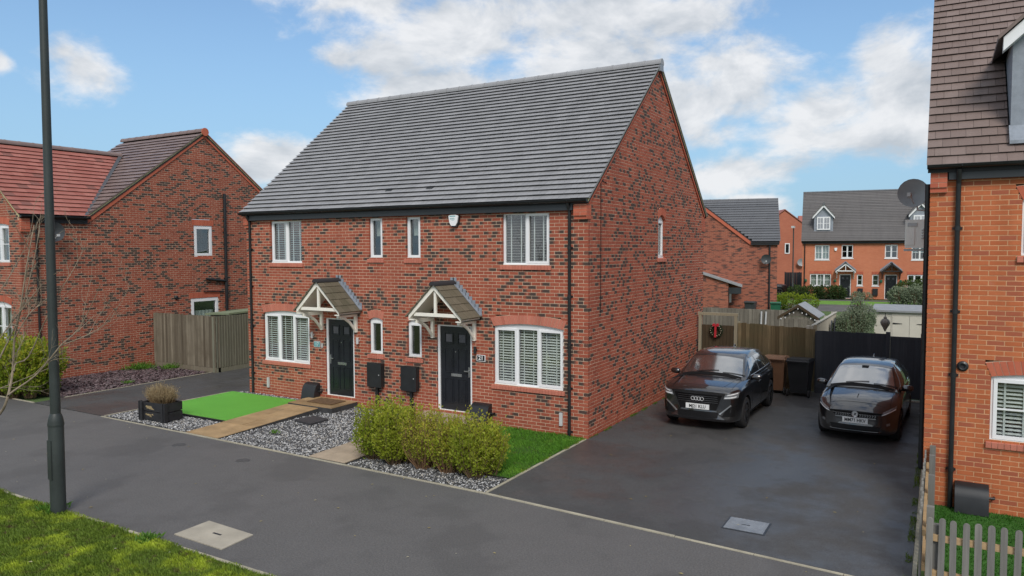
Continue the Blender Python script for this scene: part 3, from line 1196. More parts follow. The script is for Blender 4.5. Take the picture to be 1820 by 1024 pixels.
# ================================================================== main semi-detached house
HW, HD = 10.45, 8.63
EZ, TN = 5.06, 0.832                       # roof plane at the eaves (y = -0.12) and its slope
house = thing('semi_detached_house', 'red brick pair of semi-detached houses with grey tiled roof, centre of the picture', 'house', (0, 0, 0))
FF = F0['front']
FG = F0['px']
OPS = {}
fr_ops = [Opening(-2.09, -.91, 3.67, 4.83), Opening(-9.49, -8.31, 3.67, 4.83),
          Opening(-4.80, -4.37, 3.80, 4.83), Opening(-5.97, -5.54, 3.80, 4.83),
          Opening(-2.33, -.58, .97, 2.29, .08, .20), Opening(-9.83, -8.08, .97, 2.29, .08, .20),
          Opening(-4.79, -4.36, 1.40, 2.27, .06, .20, .07), Opening(-6.0, -5.57, 1.40, 2.27, .06, .20, .07),
          Opening(-3.91, -2.92, .2, 2.28), Opening(-7.50, -6.51, .2, 2.28)]
ga_op = Opening(4.38, 4.95, 3.78, 4.78, .13, .2, .07)


def roof_z(y):
    return EZ + TN * (y + .12 if y < HD / 2 else HD + .12 - y)


bw = Brickwork(house, brick_main, mortar, 3)


def solid_front(z, k):
    e = 0.0 if k % 2 else -.1025
    return minus([(-HW - PROUD, e + (PROUD if k % 2 else -.01))], cuts(fr_ops, z))


def solid_gable(z, k):
    a = .0 if k % 2 == 0 else .1025
    lo, hi = (a - PROUD if k % 2 == 0 else a + .01), HD
    if z > EZ - .18:
        lo = max(lo, (z - EZ + .16) / TN - .12 + .03)
        hi = min(hi, HD - ((z - EZ + .16) / TN - .12))
    return minus([(lo, hi)], cuts([ga_op], z)) if hi > lo else []


base_plain = lambda u, z: z < .16
bw.face(FF, 'front', 0, 4.86, solid_front, plain=base_plain, parity=1, corners=(0,))
bw.face(FG, 'px', 0, 8.62, solid_gable, u_off=.0, plain=base_plain, corners=(0,))
wall = bw.finish(300)
MB().box(-HW, -.11, HD - .1, HD, 0, 4.9).build('rear_wall', mortar, house)
# left gable, out of view: plain masonry leaf
lg = MB(lambda u, n, z: (-HW - n, u, z))
lg.prism([(0.11, -.1, 0), (HD, -.1, 0), (HD, -.1, EZ - .1), (HD / 2, -.1, 8.5), (0.11, -.1, EZ - .1)], (0, .1, 0))
lg.build('left_gable', brick_left, house)
fl = MB()
fl.box(-HW + .1, -.1, .15, HD - .1, 2.42, 2.58)
fl.box(-HW + .1, -.1, .15, HD - .1, -.02, .02)
fl.box(-5.25, -5.15, .15, HD - .1, .02, 4.9)
fl.box(-HW + .1, -.1, 3.6, 3.7, .02, 4.9)
fl.box(-HW + .1, -.1, .15, HD - .1, 4.9, 4.95)
fl.build('floors', dark_in, house)
for o in fr_ops[:2]:
    sill(house, FF, 'front', o, sill_red)
window(house, FF, fr_ops[0], [(0, .5, False), (.5, 1, True)], gl=glass_b, tilt=.002)
window(house, FF, fr_ops[1], [(0, .52, True), (.52, 1, False)], gl=glass_b, tilt=.006)
for o in fr_ops[2:4]:
    window(house, FF, o, [(0, 1, True)], blinds=False, curtain=(0.55, 1.0))
    sill(house, FF, 'front', o, sill_red)
for o in fr_ops[4:6]:
    arch(house, FF, o, sill_red)
    window(house, FF, o, [(0, .34, True), (.34, .64, False), (.64, 1, True)], gl=glass_b)
    sill(house, FF, 'front', o, sill_red)
for o in fr_ops[6:8]:
    arch(house, FF, o, sill_red)
    window(house, FF, o, [(0, 1, True)], blinds=False)
    sill(house, FF, 'front', o, sill_red)
arch(house, FG, ga_op, brick_red)
window(house, FG, ga_op, [(0, 1, True)], blinds=False, set_=.07, curtain=(0, 1))
sill(house, FG, 'px', ga_op, sill_red)
door(house, FF, -3.91, -2.92, .2, 2.28, 1)
door(house, FF, -7.50, -6.51, .2, 2.28, -1)
canopy(house, FF, -3.42)
canopy(house, FF, -7.01)

# roof
rf = MB()
ya, yb = -.12, HD + .12
za = EZ
zr = EZ + TN * (HD / 2 + .12)
x0, x1 = -HW - .06, .05
rf.prism([(x0, ya, za - .02), (x0, HD / 2, zr - .02), (x0, yb, za - .02), (x0, yb, za - .10), (x0, HD / 2, zr - .12), (x0, ya, za - .10)], (x1 - x0, 0, 0))
roof = rf.build('roof', under, house)
th = math.atan(TN)
SL = (HD / 2 + .12) / math.cos(th)
rows = 31
G = (SL - .03) / rows
tl = Tiling(roof, tile_grey, (x0 - .02, ya - .03, za - .03), (1, 0, 0), (0, math.cos(th), math.sin(th)), G, .30, True, house, .05, 5)
Lr = x1 - x0 + .05
tl.lay(rows, lambda r: [(0, Lr)])
tl.finish(300)
bk = MB()
bk.prism([(x0 - .02, HD / 2, zr + .02), (x0 - .02, yb + .05, za - .02), (x0 - .02, yb + .05, za - .05), (x0 - .02, HD / 2, zr - .02)], (x1 - x0 + .05, 0, 0))
bk.build('rear_slope', tile_grey, roof)
ridge(roof, tile_grey, (x0 - .04, HD / 2, zr + .0), (x1 + .06, HD / 2, zr + .0), 24, .12)
for ux in (-5.62, -4.35):
    vr = 3
    p = Vector((ux, ya, za)) + Vector((0, math.cos(th), math.sin(th))) * (vr * G + .05)
    vt = MB()
    S_, N_ = Vector((0, math.cos(th), math.sin(th))), Vector((0, -math.sin(th), math.cos(th)))
    q = lambda a, b, c: tuple(p + Vector((a, 0, 0)) + S_ * b + N_ * c)
    vt.hexa([q(-.09, 0, .0), q(.09, 0, 0), q(.09, .17, 0), q(-.09, .17, 0), q(-.09, 0, .052), q(.09, 0, .052), q(.09, .17, .03), q(-.09, .17, .03)])
    vt.build('tile_vent', black_pl, roof)
# verge bedding and brick-red creasing on the right gable
vb, vc = MB(), MB()
band(vb, FG, (-.13, za - .0), (HD / 2, zr - .0), .0, .06, .055)
band(vb, FG, (HD + .13, za - .0), (HD / 2, zr - .0), .0, .06, .055)
vb.build('verge', verge_m, roof)
band(vc, FG, (-.02, za + .083 - .058), (HD / 2, zr - .058), -.02, .034, .13)
band(vc, FG, (HD + .02, za + .083 - .058), (HD / 2, zr - .058), -.02, .0345, .13)
vc.build('verge_course', brick_red, roof)
# ridge end mortar cap
MB().box(.055, .105, HD / 2 - .1, HD / 2 + .1, zr - .2, zr + .06).build('ridge_end', lead, roof)
# eaves
fb = MB(FF)
fb.box(-HW + .18, -.32, .006, .105, 4.835, 5.02)
fb.box(-HW - .04, .04, .0, .10, 5.02, 5.05)
fb.build('fascia', fascia_m, house)
gutter(house, (-HW - .09, -.165, 5.045), (.05, -.165, 5.045), (0, -1, 0))
corbel(house, FF, -.3, .004, .10, 5.02, brick_red, 4.64)
corbel(house, FF, -HW - .004, -HW + .17, .10, 5.02, brick_red, 4.64)
corbel(house, lambda u, n, z: (n, u, z), -.10, .12, .012, 5.02, brick_red, 4.64)
corbel(house, lambda u, n, z: (n, u, z), HD - .15, HD + .12, .012, 5.0, brick_red, 4.55)
downpipe(house, FF, -.41, .02, 5.0, swan=.15, clips=(.02, .22, .42, .64, .86))
downpipe(house, FF, -10.26, .02, 5.0, swan=.15, clips=(.12, .4, .64, .86))
# fittings on the front wall
for (u0, u1) in ((-5.95, -5.52), (-4.88, -4.44)):
    m = MB(FF).box(u0, u1, .006, .14, .62, 1.2)
    m.box(u0 - .012, u1 + .012, .141, .16, .605, 1.215)
    mb_ = m.build('meter_cabinet', black_pl, house)
    MB(FF).lathe([(0, .163), (.014, .163), (.014, .158)], (u1 - .06, 0, .92), 8, 'y').build('cabinet_lock', grey_pl, mb_)
    MB(FF).box((u0 + u1) / 2 - .035, (u0 + u1) / 2 + .035, .006, .07, .02, .605).build('cable_duct', black_pl, mb_)


def gas_box(house, F, u0, u1, z0, h=.48, d=.27):
    m = MB(F)
    prof = [(0.006, z0), (d, z0), (d - .05, z0 + h * .55), (d - .10, z0 + h * .82), (d - .17, z0 + h * .95), (.006, z0 + h)]
    m.prism([(u0, a, b) for a, b in prof], (u1 - u0, 0, 0))
    g_ = m.build('gas_meter_box', black_pl, house, smooth=30)
    MB(F).tube([(u1 - .01, .07, z0 + h * .55), (u1 + .07, .07, z0 + h * .55), (u1 + .07, .0, z0 + h * .55)], .02, 6).build('gas_pipe', black_pl, g_)


gas_box(house, FF, -8.18, -7.72, .03, .48)
gas_box(house, FF, -2.86, -2.38, .05, .46)
# alarm sounder
al = MB(FF)
sh = [(-.13, 4.79), (-.125, 4.82), (-.07, 4.835), (.07, 4.835), (.125, 4.82), (.13, 4.79), (.105, 4.66), (.06, 4.585), (-.06, 4.585), (-.105, 4.66)]
al.prism([(-3.36 + a, .06, b - .02) for a, b in sh], (0, .03, 0))
alo = al.build('alarm_box', upvc, house)
MB(FF).prism([(-3.345 + a * 1.02, .006, b - .05 if b < 4.7 else b - .02) for a, b in sh], (0, .054, 0)).build('alarm_base', black_pl, alo)
pm = MB(FF)
for (a, b, z, h) in ((-.10, .06, 4.775, .022), (-.09, .03, 4.735, .010), (-.09, .05, 4.715, .010), (-.05, .03, 4.690, .008)):
    pm.box(-3.36 + a, -3.36 + b, .0902, .0915, z, z + h)
pm.build('alarm_print', teal, alo)
# number plates beside the doors
n21 = MB(FF).box(-2.78, -2.55, .006, .02, 1.46, 1.61)
n21o = n21.build('house_number', upvc, house)
MB(FF).box(-2.765, -2.565, .0201, .022, 1.472, 1.598).build('number_panel', black_pl, n21o)
t21 = text_mesh('21', .135, .001, .003)
t21.materials.append(white_p)
inst(t21, 'number_digits', n21o, (-2.665, -.0235, 1.535))
n17 = MB(FF).box(-7.91, -7.68, .006, .02, 1.46, 1.62)
n17o = n17.build('house_number', grey_pl, house)
MB(FF).box(-7.895, -7.695, .0201, .022, 1.475, 1.605).build('number_panel', teal, n17o)
t17 = text_mesh('17', .13, .001, .001)
t17.materials.append(white_p)
inst(t17, 'number_digits', n17o, (-7.795, -.0235, 1.54))
MB(FF).box(-7.64, -7.585, .006, .03, 1.46, 1.57).build('door_bell', grey_pl, house)
for (u, z, mt) in ((-7.92, 1.78, grey_pl), (-6.34, 1.72, grey_pl), (-2.79, 1.72, black_pl)):
    m = MB(FF).lathe([(0, z - .08), (.035, z - .08), (.035, z + .08), (0, z + .08)], (u, .075, 0), 12)
    m.box(u - .02, u + .02, .006, .05, z - .02, z + .02)
    m.build('wall_light', mt, house, smooth=30)
for u in (-9.66, -.62):
    MB(FF).prism([(u - .035, .006, .22), (u + .035, .006, .22), (u + .035, .006, .5), (u - .035, .006, .5)], (0, .045, 0)).build('telephone_box', grey_pl, house)
cb = MB(FG).tube([(.63, .012, 2.65), (.63, .012, 5.5)], .008, 5).tube([(.63, .012, 5.5), (.95, .012, 5.46)], .007, 5)
cb.build('cable', black_pl, house)
# bedroom pendant, lit
lm = thing('pendant_lamp', 'small lit pendant lamp seen through the upstairs right bedroom window', 'lamp', (-1.08, .75, 4.3))
MB().lathe([(0, .05), (.045, .03), (.05, -.01), (.03, -.05), (0, -.055)], (0, 0, 0), 10).build('bulb', None, lm, smooth='all')
mE, ndE, lkE, bE = nodes_of('lit_bulb')
bE.inputs['Emission Color'].default_value = (1, .55, .22, 1)
bE.inputs['Emission Strength'].default_value = 6
bE.inputs['Base Color'].default_value = (1, .7, .4, 1)
lm.children[0].data.materials.clear()
lm.children[0].data.materials.append(mE)
MB().tube([(0, 0, .05), (0, 0, .6)], .006, 5).build('flex', black_pl, lm)

# ================================================================== ground
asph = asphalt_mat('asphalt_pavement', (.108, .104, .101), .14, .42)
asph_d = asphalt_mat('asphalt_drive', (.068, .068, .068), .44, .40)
grass_base = M('grass_soil', (.085, .105, .028), .95, var=.45, vs=1.3, fine=25, bump=.6)
lawn_base = M('lawn_soil', (.035, .075, .014), .95, var=.35, vs=1.5, fine=30, bump=.6)
field_m = M('field', (.07, .12, .03), .95, var=.3, vs=.3, fine=12)
gravel_bed = M('gravel_bed', (.045, .045, .046), .95, var=.4, vs=6, fine=90, bump=.6)
slate_bed = M('slate_bed', (.055, .040, .043), .9, var=.4, vs=6, fine=60, bump=.6)
sand_a = M('sandstone_paving', (.36, .245, .125), .42, var=.30, vs=2.6, fine=35, bump=.15, tone=.16)
sand_b = M('pale_paving', (.36, .29, .21), .62, var=.22, vs=3.2, fine=45, bump=.2, tone=.14)
conc_pl = M('concrete_cover', (.37, .335, .27), .85, var=.2, vs=3.0, fine=80, bump=.3)
steel = M('galvanised_steel', (.34, .36, .38), .45, metal=.7, var=.25, vs=5, fine=30)


def turf_mat():
    m, nd, lk, b = nodes_of('artificial_turf')
    p = pos(nd)
    n1 = noise_n(nd, lk, p, 1.1, 4)
    n2 = noise_n(nd, lk, p, 220, 2, .7)
    n3 = noise_n(nd, lk, p, 30, 3)
    c = ramp_n(nd, lk, n1, [(.3, (.13, .46, .045)), (.7, (.17, .54, .06))])
    c = mix_n(nd, lk, .55, c, ramp_n(nd, lk, n2, [(.3, (.09, .33, .03)), (.6, (.16, .52, .055)), (.8, (.26, .62, .11))]))
    c = mix_n(nd, lk, math_n(nd, lk, 'MULTIPLY_ADD', n3, .6, -.2, clamp=True), c, (.10, .36, .035))
    lk.new(c, b.inputs['Base Color'])
    b.inputs['Roughness'].default_value = .8
    bump_n(nd, lk, b, n2, .9, .02)
    return m


turf_m = turf_mat()


def sheet(name, pts, z, mat, thick=.06, kind='structure', parent=None):
    m = MB()
    m.prism([(x, y, z - thick) for x, y in pts], (0, 0, thick))
    return m.build(name, mat, parent, kind=kind)


def dense_sheet(name, x0, x1, y0, y1, z, mat, amp=.02, n=40, fr=1.2, kind='structure'):
    m = MB()
    m.grid(lambda i, j: (x0 + (x1 - x0) * i, y0 + (y1 - y0) * j, z + amp * mnoise.noise(Vector(((x0 + (x1 - x0) * i) * fr, (y0 + (y1 - y0) * j) * fr, 3)))), n, n)
    return m.build(name, mat, None, smooth='all', kind=kind)


MB().box(-900, 900, -60, 1200, -.5, -.05).build('ground', field_m, kind='structure')
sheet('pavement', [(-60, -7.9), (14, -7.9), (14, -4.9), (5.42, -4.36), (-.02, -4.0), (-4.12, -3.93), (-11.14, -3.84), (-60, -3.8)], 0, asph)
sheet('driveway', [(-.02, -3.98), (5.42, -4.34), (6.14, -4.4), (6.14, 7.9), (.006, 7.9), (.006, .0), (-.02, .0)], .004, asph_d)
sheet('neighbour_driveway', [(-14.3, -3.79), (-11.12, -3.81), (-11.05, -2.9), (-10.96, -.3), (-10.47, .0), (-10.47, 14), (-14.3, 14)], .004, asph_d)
dense_sheet('grass_verge', -60, 14, -30, -7.97, .0, grass_base, .03, 90, .9)
# edging strips: each stone a piece
for nm, pts, w in (('edging_kerb', [(-60, -3.80), (-14.3, -3.80)], .05), ('edging_kerb', [(-11.14, -3.86), (-4.12, -3.95), (-.02, -4.02), (5.42, -4.385), (6.2, -4.44)], .05),
                   ('edging_kerb', [(-40, -7.93), (13, -7.93)], .06), ('edging_kerb', [(-.03, -3.97), (-.03, -.02)], .05),
                   ('edging_kerb', [(-11.13, -3.80), (-10.98, -.3)], .04), ('edging_kerb', [(-14.33, -3.0), (-14.33, 1.7)], .05), ('edging_kerb', [(6.17, -4.4), (6.17, 7.1)], .05)):
    root = MB()
    for (a, b) in zip(pts[:-1], pts[1:]):
        a, b = Vector((*a, 0)), Vector((*b, 0))
        d = (b - a).normalized()
        x = Vector((-d.y, d.x, 0)) * (w / 2 - .006)
        root.prism([tuple(a - x), tuple(b - x), tuple(b + x), tuple(a + x)], (0, 0, .002))
    k = root.build(nm, gravel_bed, kind='structure')
    for (a, b) in zip(pts[:-1], pts[1:]):
        a, b = Vector((*a, 0)), Vector((*b, 0))
        L = (b - a).length
        d = (b - a).normalized()
        near = a if (a - CAM).length < (b - CAM).length else b
        n = max(1, int(L / .915))
        me = None
        for i in range(n):
            p = a + (b - a) * (i / n)
            if (p - CAM).length > 26:
                continue
            if me is None or i % 3 == 0:
                st = MB()
                st.box(.004, L / n - .004, -w / 2, w / 2, -.05, .012 + rnd.uniform(-.003, .004))
                me = st.mesh('edging_stone', conc)
            inst(me, 'edging_stone', k, p, (0, 0, math.atan2(d.y, d.x) + rnd.uniform(-.002, .002)))

# front gardens
sheet('gravel_border', [(-11.08, -3.78), (-7.96, -3.82), (-7.96, -2.84), (-10.98, -2.84)], .0, gravel_bed, .05)
sheet('gravel_margin', [(-10.93, -.24), (-8.24, -.24), (-8.24, -.006), (-10.6, -.006)], .0, gravel_bed, .05)
sheet('gravel_garden', [(-6.83, -3.88), (-4.2, -3.92), (-4.2, -.006), (-6.83, -.006)], .0, gravel_bed, .05)
sheet('hedge_bed', [(-3.18, -3.93), (-.07, -3.97), (-.07, -3.16), (-3.18, -3.16)], .0, gravel_bed, .05)
dense_sheet('front_lawn', -3.18, -.06, -3.16, -.006, .012, lawn_base, .012, 24)
tf = MB()
tf.prism([(-10.86, -2.8, 0.0), (-7.98, -2.8, 0.0), (-7.98, -.26, 0.0), (-10.86, -.26, 0.0)], (0, 0, .04))
tf.build('artificial_turf', turf_m, kind='structure')
MB().box(-10.9, -7.97, -2.84, -2.801, -.02, .05).build('turf_edging', black_pl, kind='structure')


def paving(name, x0, x1, y0, y1, z0, z1, mat, rows, split, seed, step=None):
    rg = random.Random(seed)
    bed = MB().hexa([(x0, y0, -.05), (x1, y0, -.05), (x1, y1, -.05), (x0, y1, -.05), (x0, y0, z0 - .012), (x1, y0, z0 - .012), (x1, y1, z1 - .012), (x0, y1, z1 - .012)])
    p = bed.build(name, gravel_bed, kind='structure')
    L = (y1 - y0) / rows
    for r in range(rows):
        fr_ = split[r % len(split)]
        xs = [x0] + [x0 + (x1 - x0) * f for f in fr_] + [x1]
        for a, b in zip(xs[:-1], xs[1:]):
            ya_, yb_ = y0 + r * L + .004, y0 + (r + 1) * L - .004
            za_, zb_ = z0 + (z1 - z0) * (r / rows), z0 + (z1 - z0) * ((r + 1) / rows)
            d = rg.uniform(-.003, .004)
            MB().hexa([(a + .004, ya_, za_ - .04), (b - .004, ya_, za_ - .04), (b - .004, yb_, zb_ - .04), (a + .004, yb_, zb_ - .04), (a + .004, ya_, za_ + d), (b - .004, ya_, za_ + d), (b - .004, yb_, zb_ + d), (a + .004, yb_, zb_ + d)],
                      (rg.random(), rg.random(), .5, 1)).build('paving_slab', mat, p)
    return p


paving('garden_path', -7.94, -6.86, -3.87, -.95, .02, .11, sand_a, 6, [(.55,), (.4,), (.62,)], 3)
paving('door_step', -7.92, -6.42, -.94, -.012, .15, .15, sand_a, 2, [(.4,), (.62,)], 4)
paving('slab_path', -4.16, -3.22, -3.9, -.95, .02, .05, sand_b, 6, [(.33,), (.66,), (.5,)], 5)
paving('stone_step', -4.2, -2.6, -.94, -.012, .17, .17, sand_b, 2, [(.5,), (.62,)], 6)


def pebbles(name, area, n, pal, size, seed, flat=.6, kind='stuff', label=None, cat=None, z=.0, hexagon=True):
    rg = random.Random(seed)
    m = MB()
    xs, ys = [p[0] for p in area], [p[1] for p in area]
    def inside(x, y):
        c = False
        j = len(area) - 1
        for i in range(len(area)):
            (xi, yi), (xj, yj) = area[i], area[j]
            if (yi > y) != (yj > y) and x < (xj - xi) * (y - yi) / (yj - yi) + xi:
                c = not c
            j = i
        return c
    k = 0
    while k < n:
        x, y = rg.uniform(min(xs), max(xs)), rg.uniform(min(ys), max(ys))
        if not inside(x, y):
            continue
        k += 1
        s = size * rg.uniform(.5, 1.25)
        c = (rg.random(), rg.random(), .5, 1)
        q = Euler((rg.uniform(-.5, .5), rg.uniform(-.5, .5), rg.uniform(0, 6.3))).to_matrix()
        zz = z + rg.uniform(0, size * .5)
        b = len(m.v)
        ring_ = [Vector((math.cos(a) * s * rg.uniform(.7, 1.15), math.sin(a) * s * rg.uniform(.5, .9), rg.uniform(-.15, .15) * s)) for a in (0, 1.05, 2.1, 3.14, 4.2, 5.24)]
        top, bot = Vector((0, 0, s * flat)), Vector((0, 0, -s * flat))
        for v in ring_ + [top, bot]:
            w = q @ v
            m.v.append((x + w.x, y + w.y, zz + w.z))
            m.c.append(c)
        for i in range(6):
            m.f.append((b + i, b + (i + 1) % 6, b + 6))
            m.f.append((b + (i + 1) % 6, b + i, b + 7))
    o = m.build(name, pal, kind=kind)
    return tag(o, label, cat)


def stone_mat(name, stops, rough=.7):
    m, nd, lk, b = nodes_of(name)
    a = N(nd, 'ShaderNodeVertexColor', layer_name='tone')
    s = N(nd, 'ShaderNodeSeparateColor')
    lk.new(a.outputs[0], s.inputs[0])
    r = N(nd, 'ShaderNodeValToRGB')
    r.color_ramp.interpolation = 'CONSTANT'
    e = r.color_ramp.elements
    while len(e) > 1:
        e.remove(e[0])
    e[0].position, e[0].color = stops[0][0], (*stops[0][1], 1)
    for p_, c in stops[1:]:
        e.new(p_).color = (*c, 1)
    lk.new(s.outputs[0], r.inputs[0])
    c = mix_n(nd, lk, math_n(nd, lk, 'MULTIPLY', s.outputs[1], .45), r.outputs[0], (.12, .12, .12))
    c = mix_n(nd, lk, math_n(nd, lk, 'MULTIPLY_ADD', noise_n(nd, lk, pos(nd), 60, 3), .6, -.15, clamp=True), c, (.1, .1, .1))
    lk.new(c, b.inputs['Base Color'])
    b.inputs['Roughness'].default_value = rough
    return m


peb_bw = stone_mat('pebble_mix', [(0, (.035, .037, .042)), (.30, (.10, .10, .105)), (.45, (.30, .30, .31)), (.62, (.62, .62, .61)), (.9, (.48, .44, .38))])
slate_m = stone_mat('plum_slate', [(0, (.075, .038, .045)), (.3, (.115, .062, .070)), (.6, (.15, .092, .10)), (.9, (.20, .145, .15))], .55)
pebbles('gravel', [(-6.83, -3.87), (-4.2, -3.9), (-4.2, -.02), (-6.83, -.02)], 10500, peb_bw, .024, 11, label='black and white gravel between the two front paths', cat='gravel')
pebbles('gravel', [(-11.05, -3.78), (-7.98, -3.82), (-7.98, -2.86), (-10.95, -2.86)], 3600, peb_bw, .027, 12, label='pale gravel strip round the black planter', cat='gravel')
pebbles('gravel', [(-10.9, -.23), (-8.24, -.23), (-8.24, -.02), (-10.55, -.02)], 620, peb_bw, .028, 13, label='narrow line of pebbles below the left ground floor window', cat='gravel')
pebbles('gravel', [(-3.16, -3.92), (-.08, -3.96), (-.08, -3.2), (-3.16, -3.2)], 2300, peb_bw, .022, 14, label='black and white gravel under the clipped shrubs', cat='gravel')
sheet('slate_ground', [(-17.44, -3.2), (-14.36, -3.0), (-14.36, 1.62), (-17.44, 1.62)], .0, slate_bed, .05)
pebbles('slate_chippings', [(-17.42, -3.1), (-14.4, -2.95), (-14.4, 1.6), (-17.42, 1.6)], 6500, slate_m, .05, 15, flat=.22, label='plum slate chippings along the left house wall', cat='slate')

# covers
cv = thing('inspection_slab', 'square concrete inspection slab in the pavement near the grass verge', 'cover', (-2.4, -7.4, .004))
MB().prism([(-.51, -.28, -.02), (.52, -.30, -.02), (.48, .26, -.02), (-.52, .30, -.02)], (0, 0, .03)).build('slab', conc_pl, cv)
MB().box(-.085, .085, -.017, .017, .0101, .012).build('lifting_slot', black_pl, cv, loc=(.02, .02, 0))
gv = thing('manhole_cover', 'galvanised steel inspection cover set into the driveway', 'cover', (4.02, -3.34, .004))
fm = MB()
ring2 = [(-.30, -.26, -.0), (.30, -.26, 0), (.30, .26, 0), (-.30, .26, 0)]
fm.prism(ring2, (0, 0, .004))
fm.build('frame', black_pl, gv)
pl = MB().box(-.275, .275, -.235, .235, .0041, .010)
pl.build('plate', steel, gv)
tr = MB()
for i in range(-9, 10):
    for j in range(-8, 9):
        x, y = i * .029, j * .0285
        if abs(x) < .06 and abs(y) < .02:
            continue
        d = .009 if (i + j) % 2 else -.009
        tr.tube([(x - .009, y - d, .0105), (x + .009, y + d, .0105)], .0028, 4)
tr.build('tread', steel, gv, kind='stuff')
MB().box(-.07, .05, -.012, .012, .0102, .0125).build('keyhole', black_pl, gv)
sc_ = thing('stopcock_cover', 'small round stopcock cover in the pavement below the gravel strip', 'cover', (-7.15, -4.6, .004))
MB().lathe([(0, .004), (.10, .004), (.112, .008), (.13, .008), (.135, 0)], (0, 0, -.005), 20).build('lid', asph_d, sc_)
sc2 = thing('stopcock_cover', 'small round stopcock cover in the pavement below the black and white gravel', 'cover', (-5.07, -4.71, .004))
MB().lathe([(0, .004), (.10, .004), (.112, .008), (.13, .008), (.135, 0)], (0, 0, -.005), 20).build('lid', asph_d, sc2)
mh = thing('drain_cover', 'dark square drain cover lying in the black and white gravel', 'cover', (-6.27, -1.75, .04))
MB().prism([(-.33, -.22, -.06), (.30, -.32, -.06), (.30, .24, -.06), (-.24, .33, -.06)], (0, 0, .08)).build('lid', M('cast_iron', (.04, .04, .043), .6, var=.3), mh)
mat_ = thing('door_mat', 'brown coir mat on the step of the left front door', 'mat', (-7.1, -.42, .156))
MB().box(-.42, .42, -.26, .26, .0, .016).build('pile', M('coir', (.13, .075, .035), .95, var=.4, vs=12, bump=.6), mat_)

# planter
pb = thing('planter_crate', 'black wooden planter crate with worn pale lettering on the gravel strip', 'planter', (-9.52, -3.36, .01), R(3))
blk_wood = M('black_stained_wood', (.018, .018, .02), .62, var=.4, vs=6, fine=40, bump=.3)
for z in (.02, .24):
    MB().box(-.42, .42, -.24, -.21, z, z + .2).build('plank', blk_wood, pb)
    MB().box(-.42, .42, .21, .24, z, z + .2).build('plank', blk_wood, pb)
    MB().box(-.42, -.39, -.209, .209, z, z + .2).build('plank', blk_wood, pb)
    MB().box(.39, .42, -.209, .209, z, z + .2).build('plank', blk_wood, pb)
for sx in (-1, 1):
    for k in (0, 1):
        MB().box(*(sorted((sx * .40, sx * (.32)))), -.285 - .0, -.241, -.01, .46).build('corner_post', blk_wood, pb) if k == 0 else None
    MB().box(*sorted((sx * .425, sx * .46)), -.28, -.19, -.01, .46).build('corner_post', blk_wood, pb)
wear = M('worn_lettering', (.30, .23, .12), .9, var=.5, vs=30)
for (a, b, z, h) in ((-.25, -.02, .33, .03), (-.22, .02, .30, .025), (-.12, .06, .285, .012), (-.26, -.2, .15, .03), (-.22, -.05, .135, .03), (-.12, -.04, .11, .025), (-.05, .03, .155, .02)):
    MB().prism([(a, -.2405, z), (b, -.2405, z - .008), (b - .02, -.2405, z + h), (a + .03, -.2405, z + h + .006)], (0, -.002, 0)).build('lettering', wear, pb)
MB().box(-.385, .385, -.205, .205, .05, .38).build('soil', slate_bed, pb)

# ================================================================== street lamp
lp_m = M('lamp_post_paint', (.030, .038, .036), .5, var=.25, vs=2, fine=30)
lamp = thing('street_lamp', 'tall dark green steel street lamp post in the grass verge', 'lamp post', (-5.23, -8.02, 0))
lamp.rotation_euler = (0, R(.55), 0)
MB().lathe([(.108, -.1), (.108, 1.42), (.10, 1.47), (.085, 1.52), (.072, 1.55)], (0, 0, 0), 20).build('base_column', lp_m, lamp, smooth=40)
MB().lathe([(.072, 1.55), (.066, 3), (.055, 8.2), (0, 8.2)], (0, 0, 0), 20).build('shaft', lp_m, lamp, smooth=40)
MB().lathe([(.112, 1.36), (.115, 1.38), (.112, 1.40)], (0, 0, 0), 20).build('collar', lp_m, lamp, smooth=40)
MB().box(-.05, .05, -.114, -.10, .55, 1.15).build('access_door', lp_m, lamp)
MB().box(-.12, .12, -.75, .1, 8.15, 8.27).build('lantern', lp_m, lamp)

# ================================================================== left house
XL = -17.45
lh = thing('neighbour_house', 'red brick house with red tiled roof behind the lamp post on the left', 'house', (XL, 0, 0))
Fx = F0['px']
lo = [Opening(3.47, 4.27, 3.79, 4.94, flat=.22), Opening(3.28, 4.48, 1.30, 2.25, flat=.22)]
LT = .737
lz = lambda y: 5.13 + LT * (y + .5 if y < 3.98 else 8.46 - y)


def solid_left(z, k):
    lo_, hi = -2.45 + (-PROUD if k % 2 == 0 else .1125), 8.4
    if z > 4.9:
        lo_ = max(-.42, (z - 5.13 + .14) / LT - .5 + .03)
        hi = min(8.4, 8.46 - (z - 5.13 + .14) / LT)
    if z > 4.9 and z < 5.05:
        lo_ = -.42
    return minus([(lo_, hi)], cuts(lo, z)) if hi > lo_ else []


bl = Brickwork(lh, brick_left, mortar, 9)
bl.face(Fx, 'px', 0, 8.3, solid_left, plain=base_plain, corners=(-2.45,))
FWf = lambda u, n, z: (u, -2.45 - n, z)
wo = [Opening(-1.75, -.64, 3.66, 4.80, .06, .2), Opening(-1.85, -.66, 1.0, 2.36, .1, .2)]


def solid_wing(z, k):
    e = PROUD if k % 2 else -.1125
    lo_ = -6.4
    if z > 5.0:
        e = min(e, -(z - 5.0) / .754)
        lo_ = -6.4 + (z - 5.0) / .754
    return minus([(lo_, e)], cuts(wo, z)) if e > lo_ else []


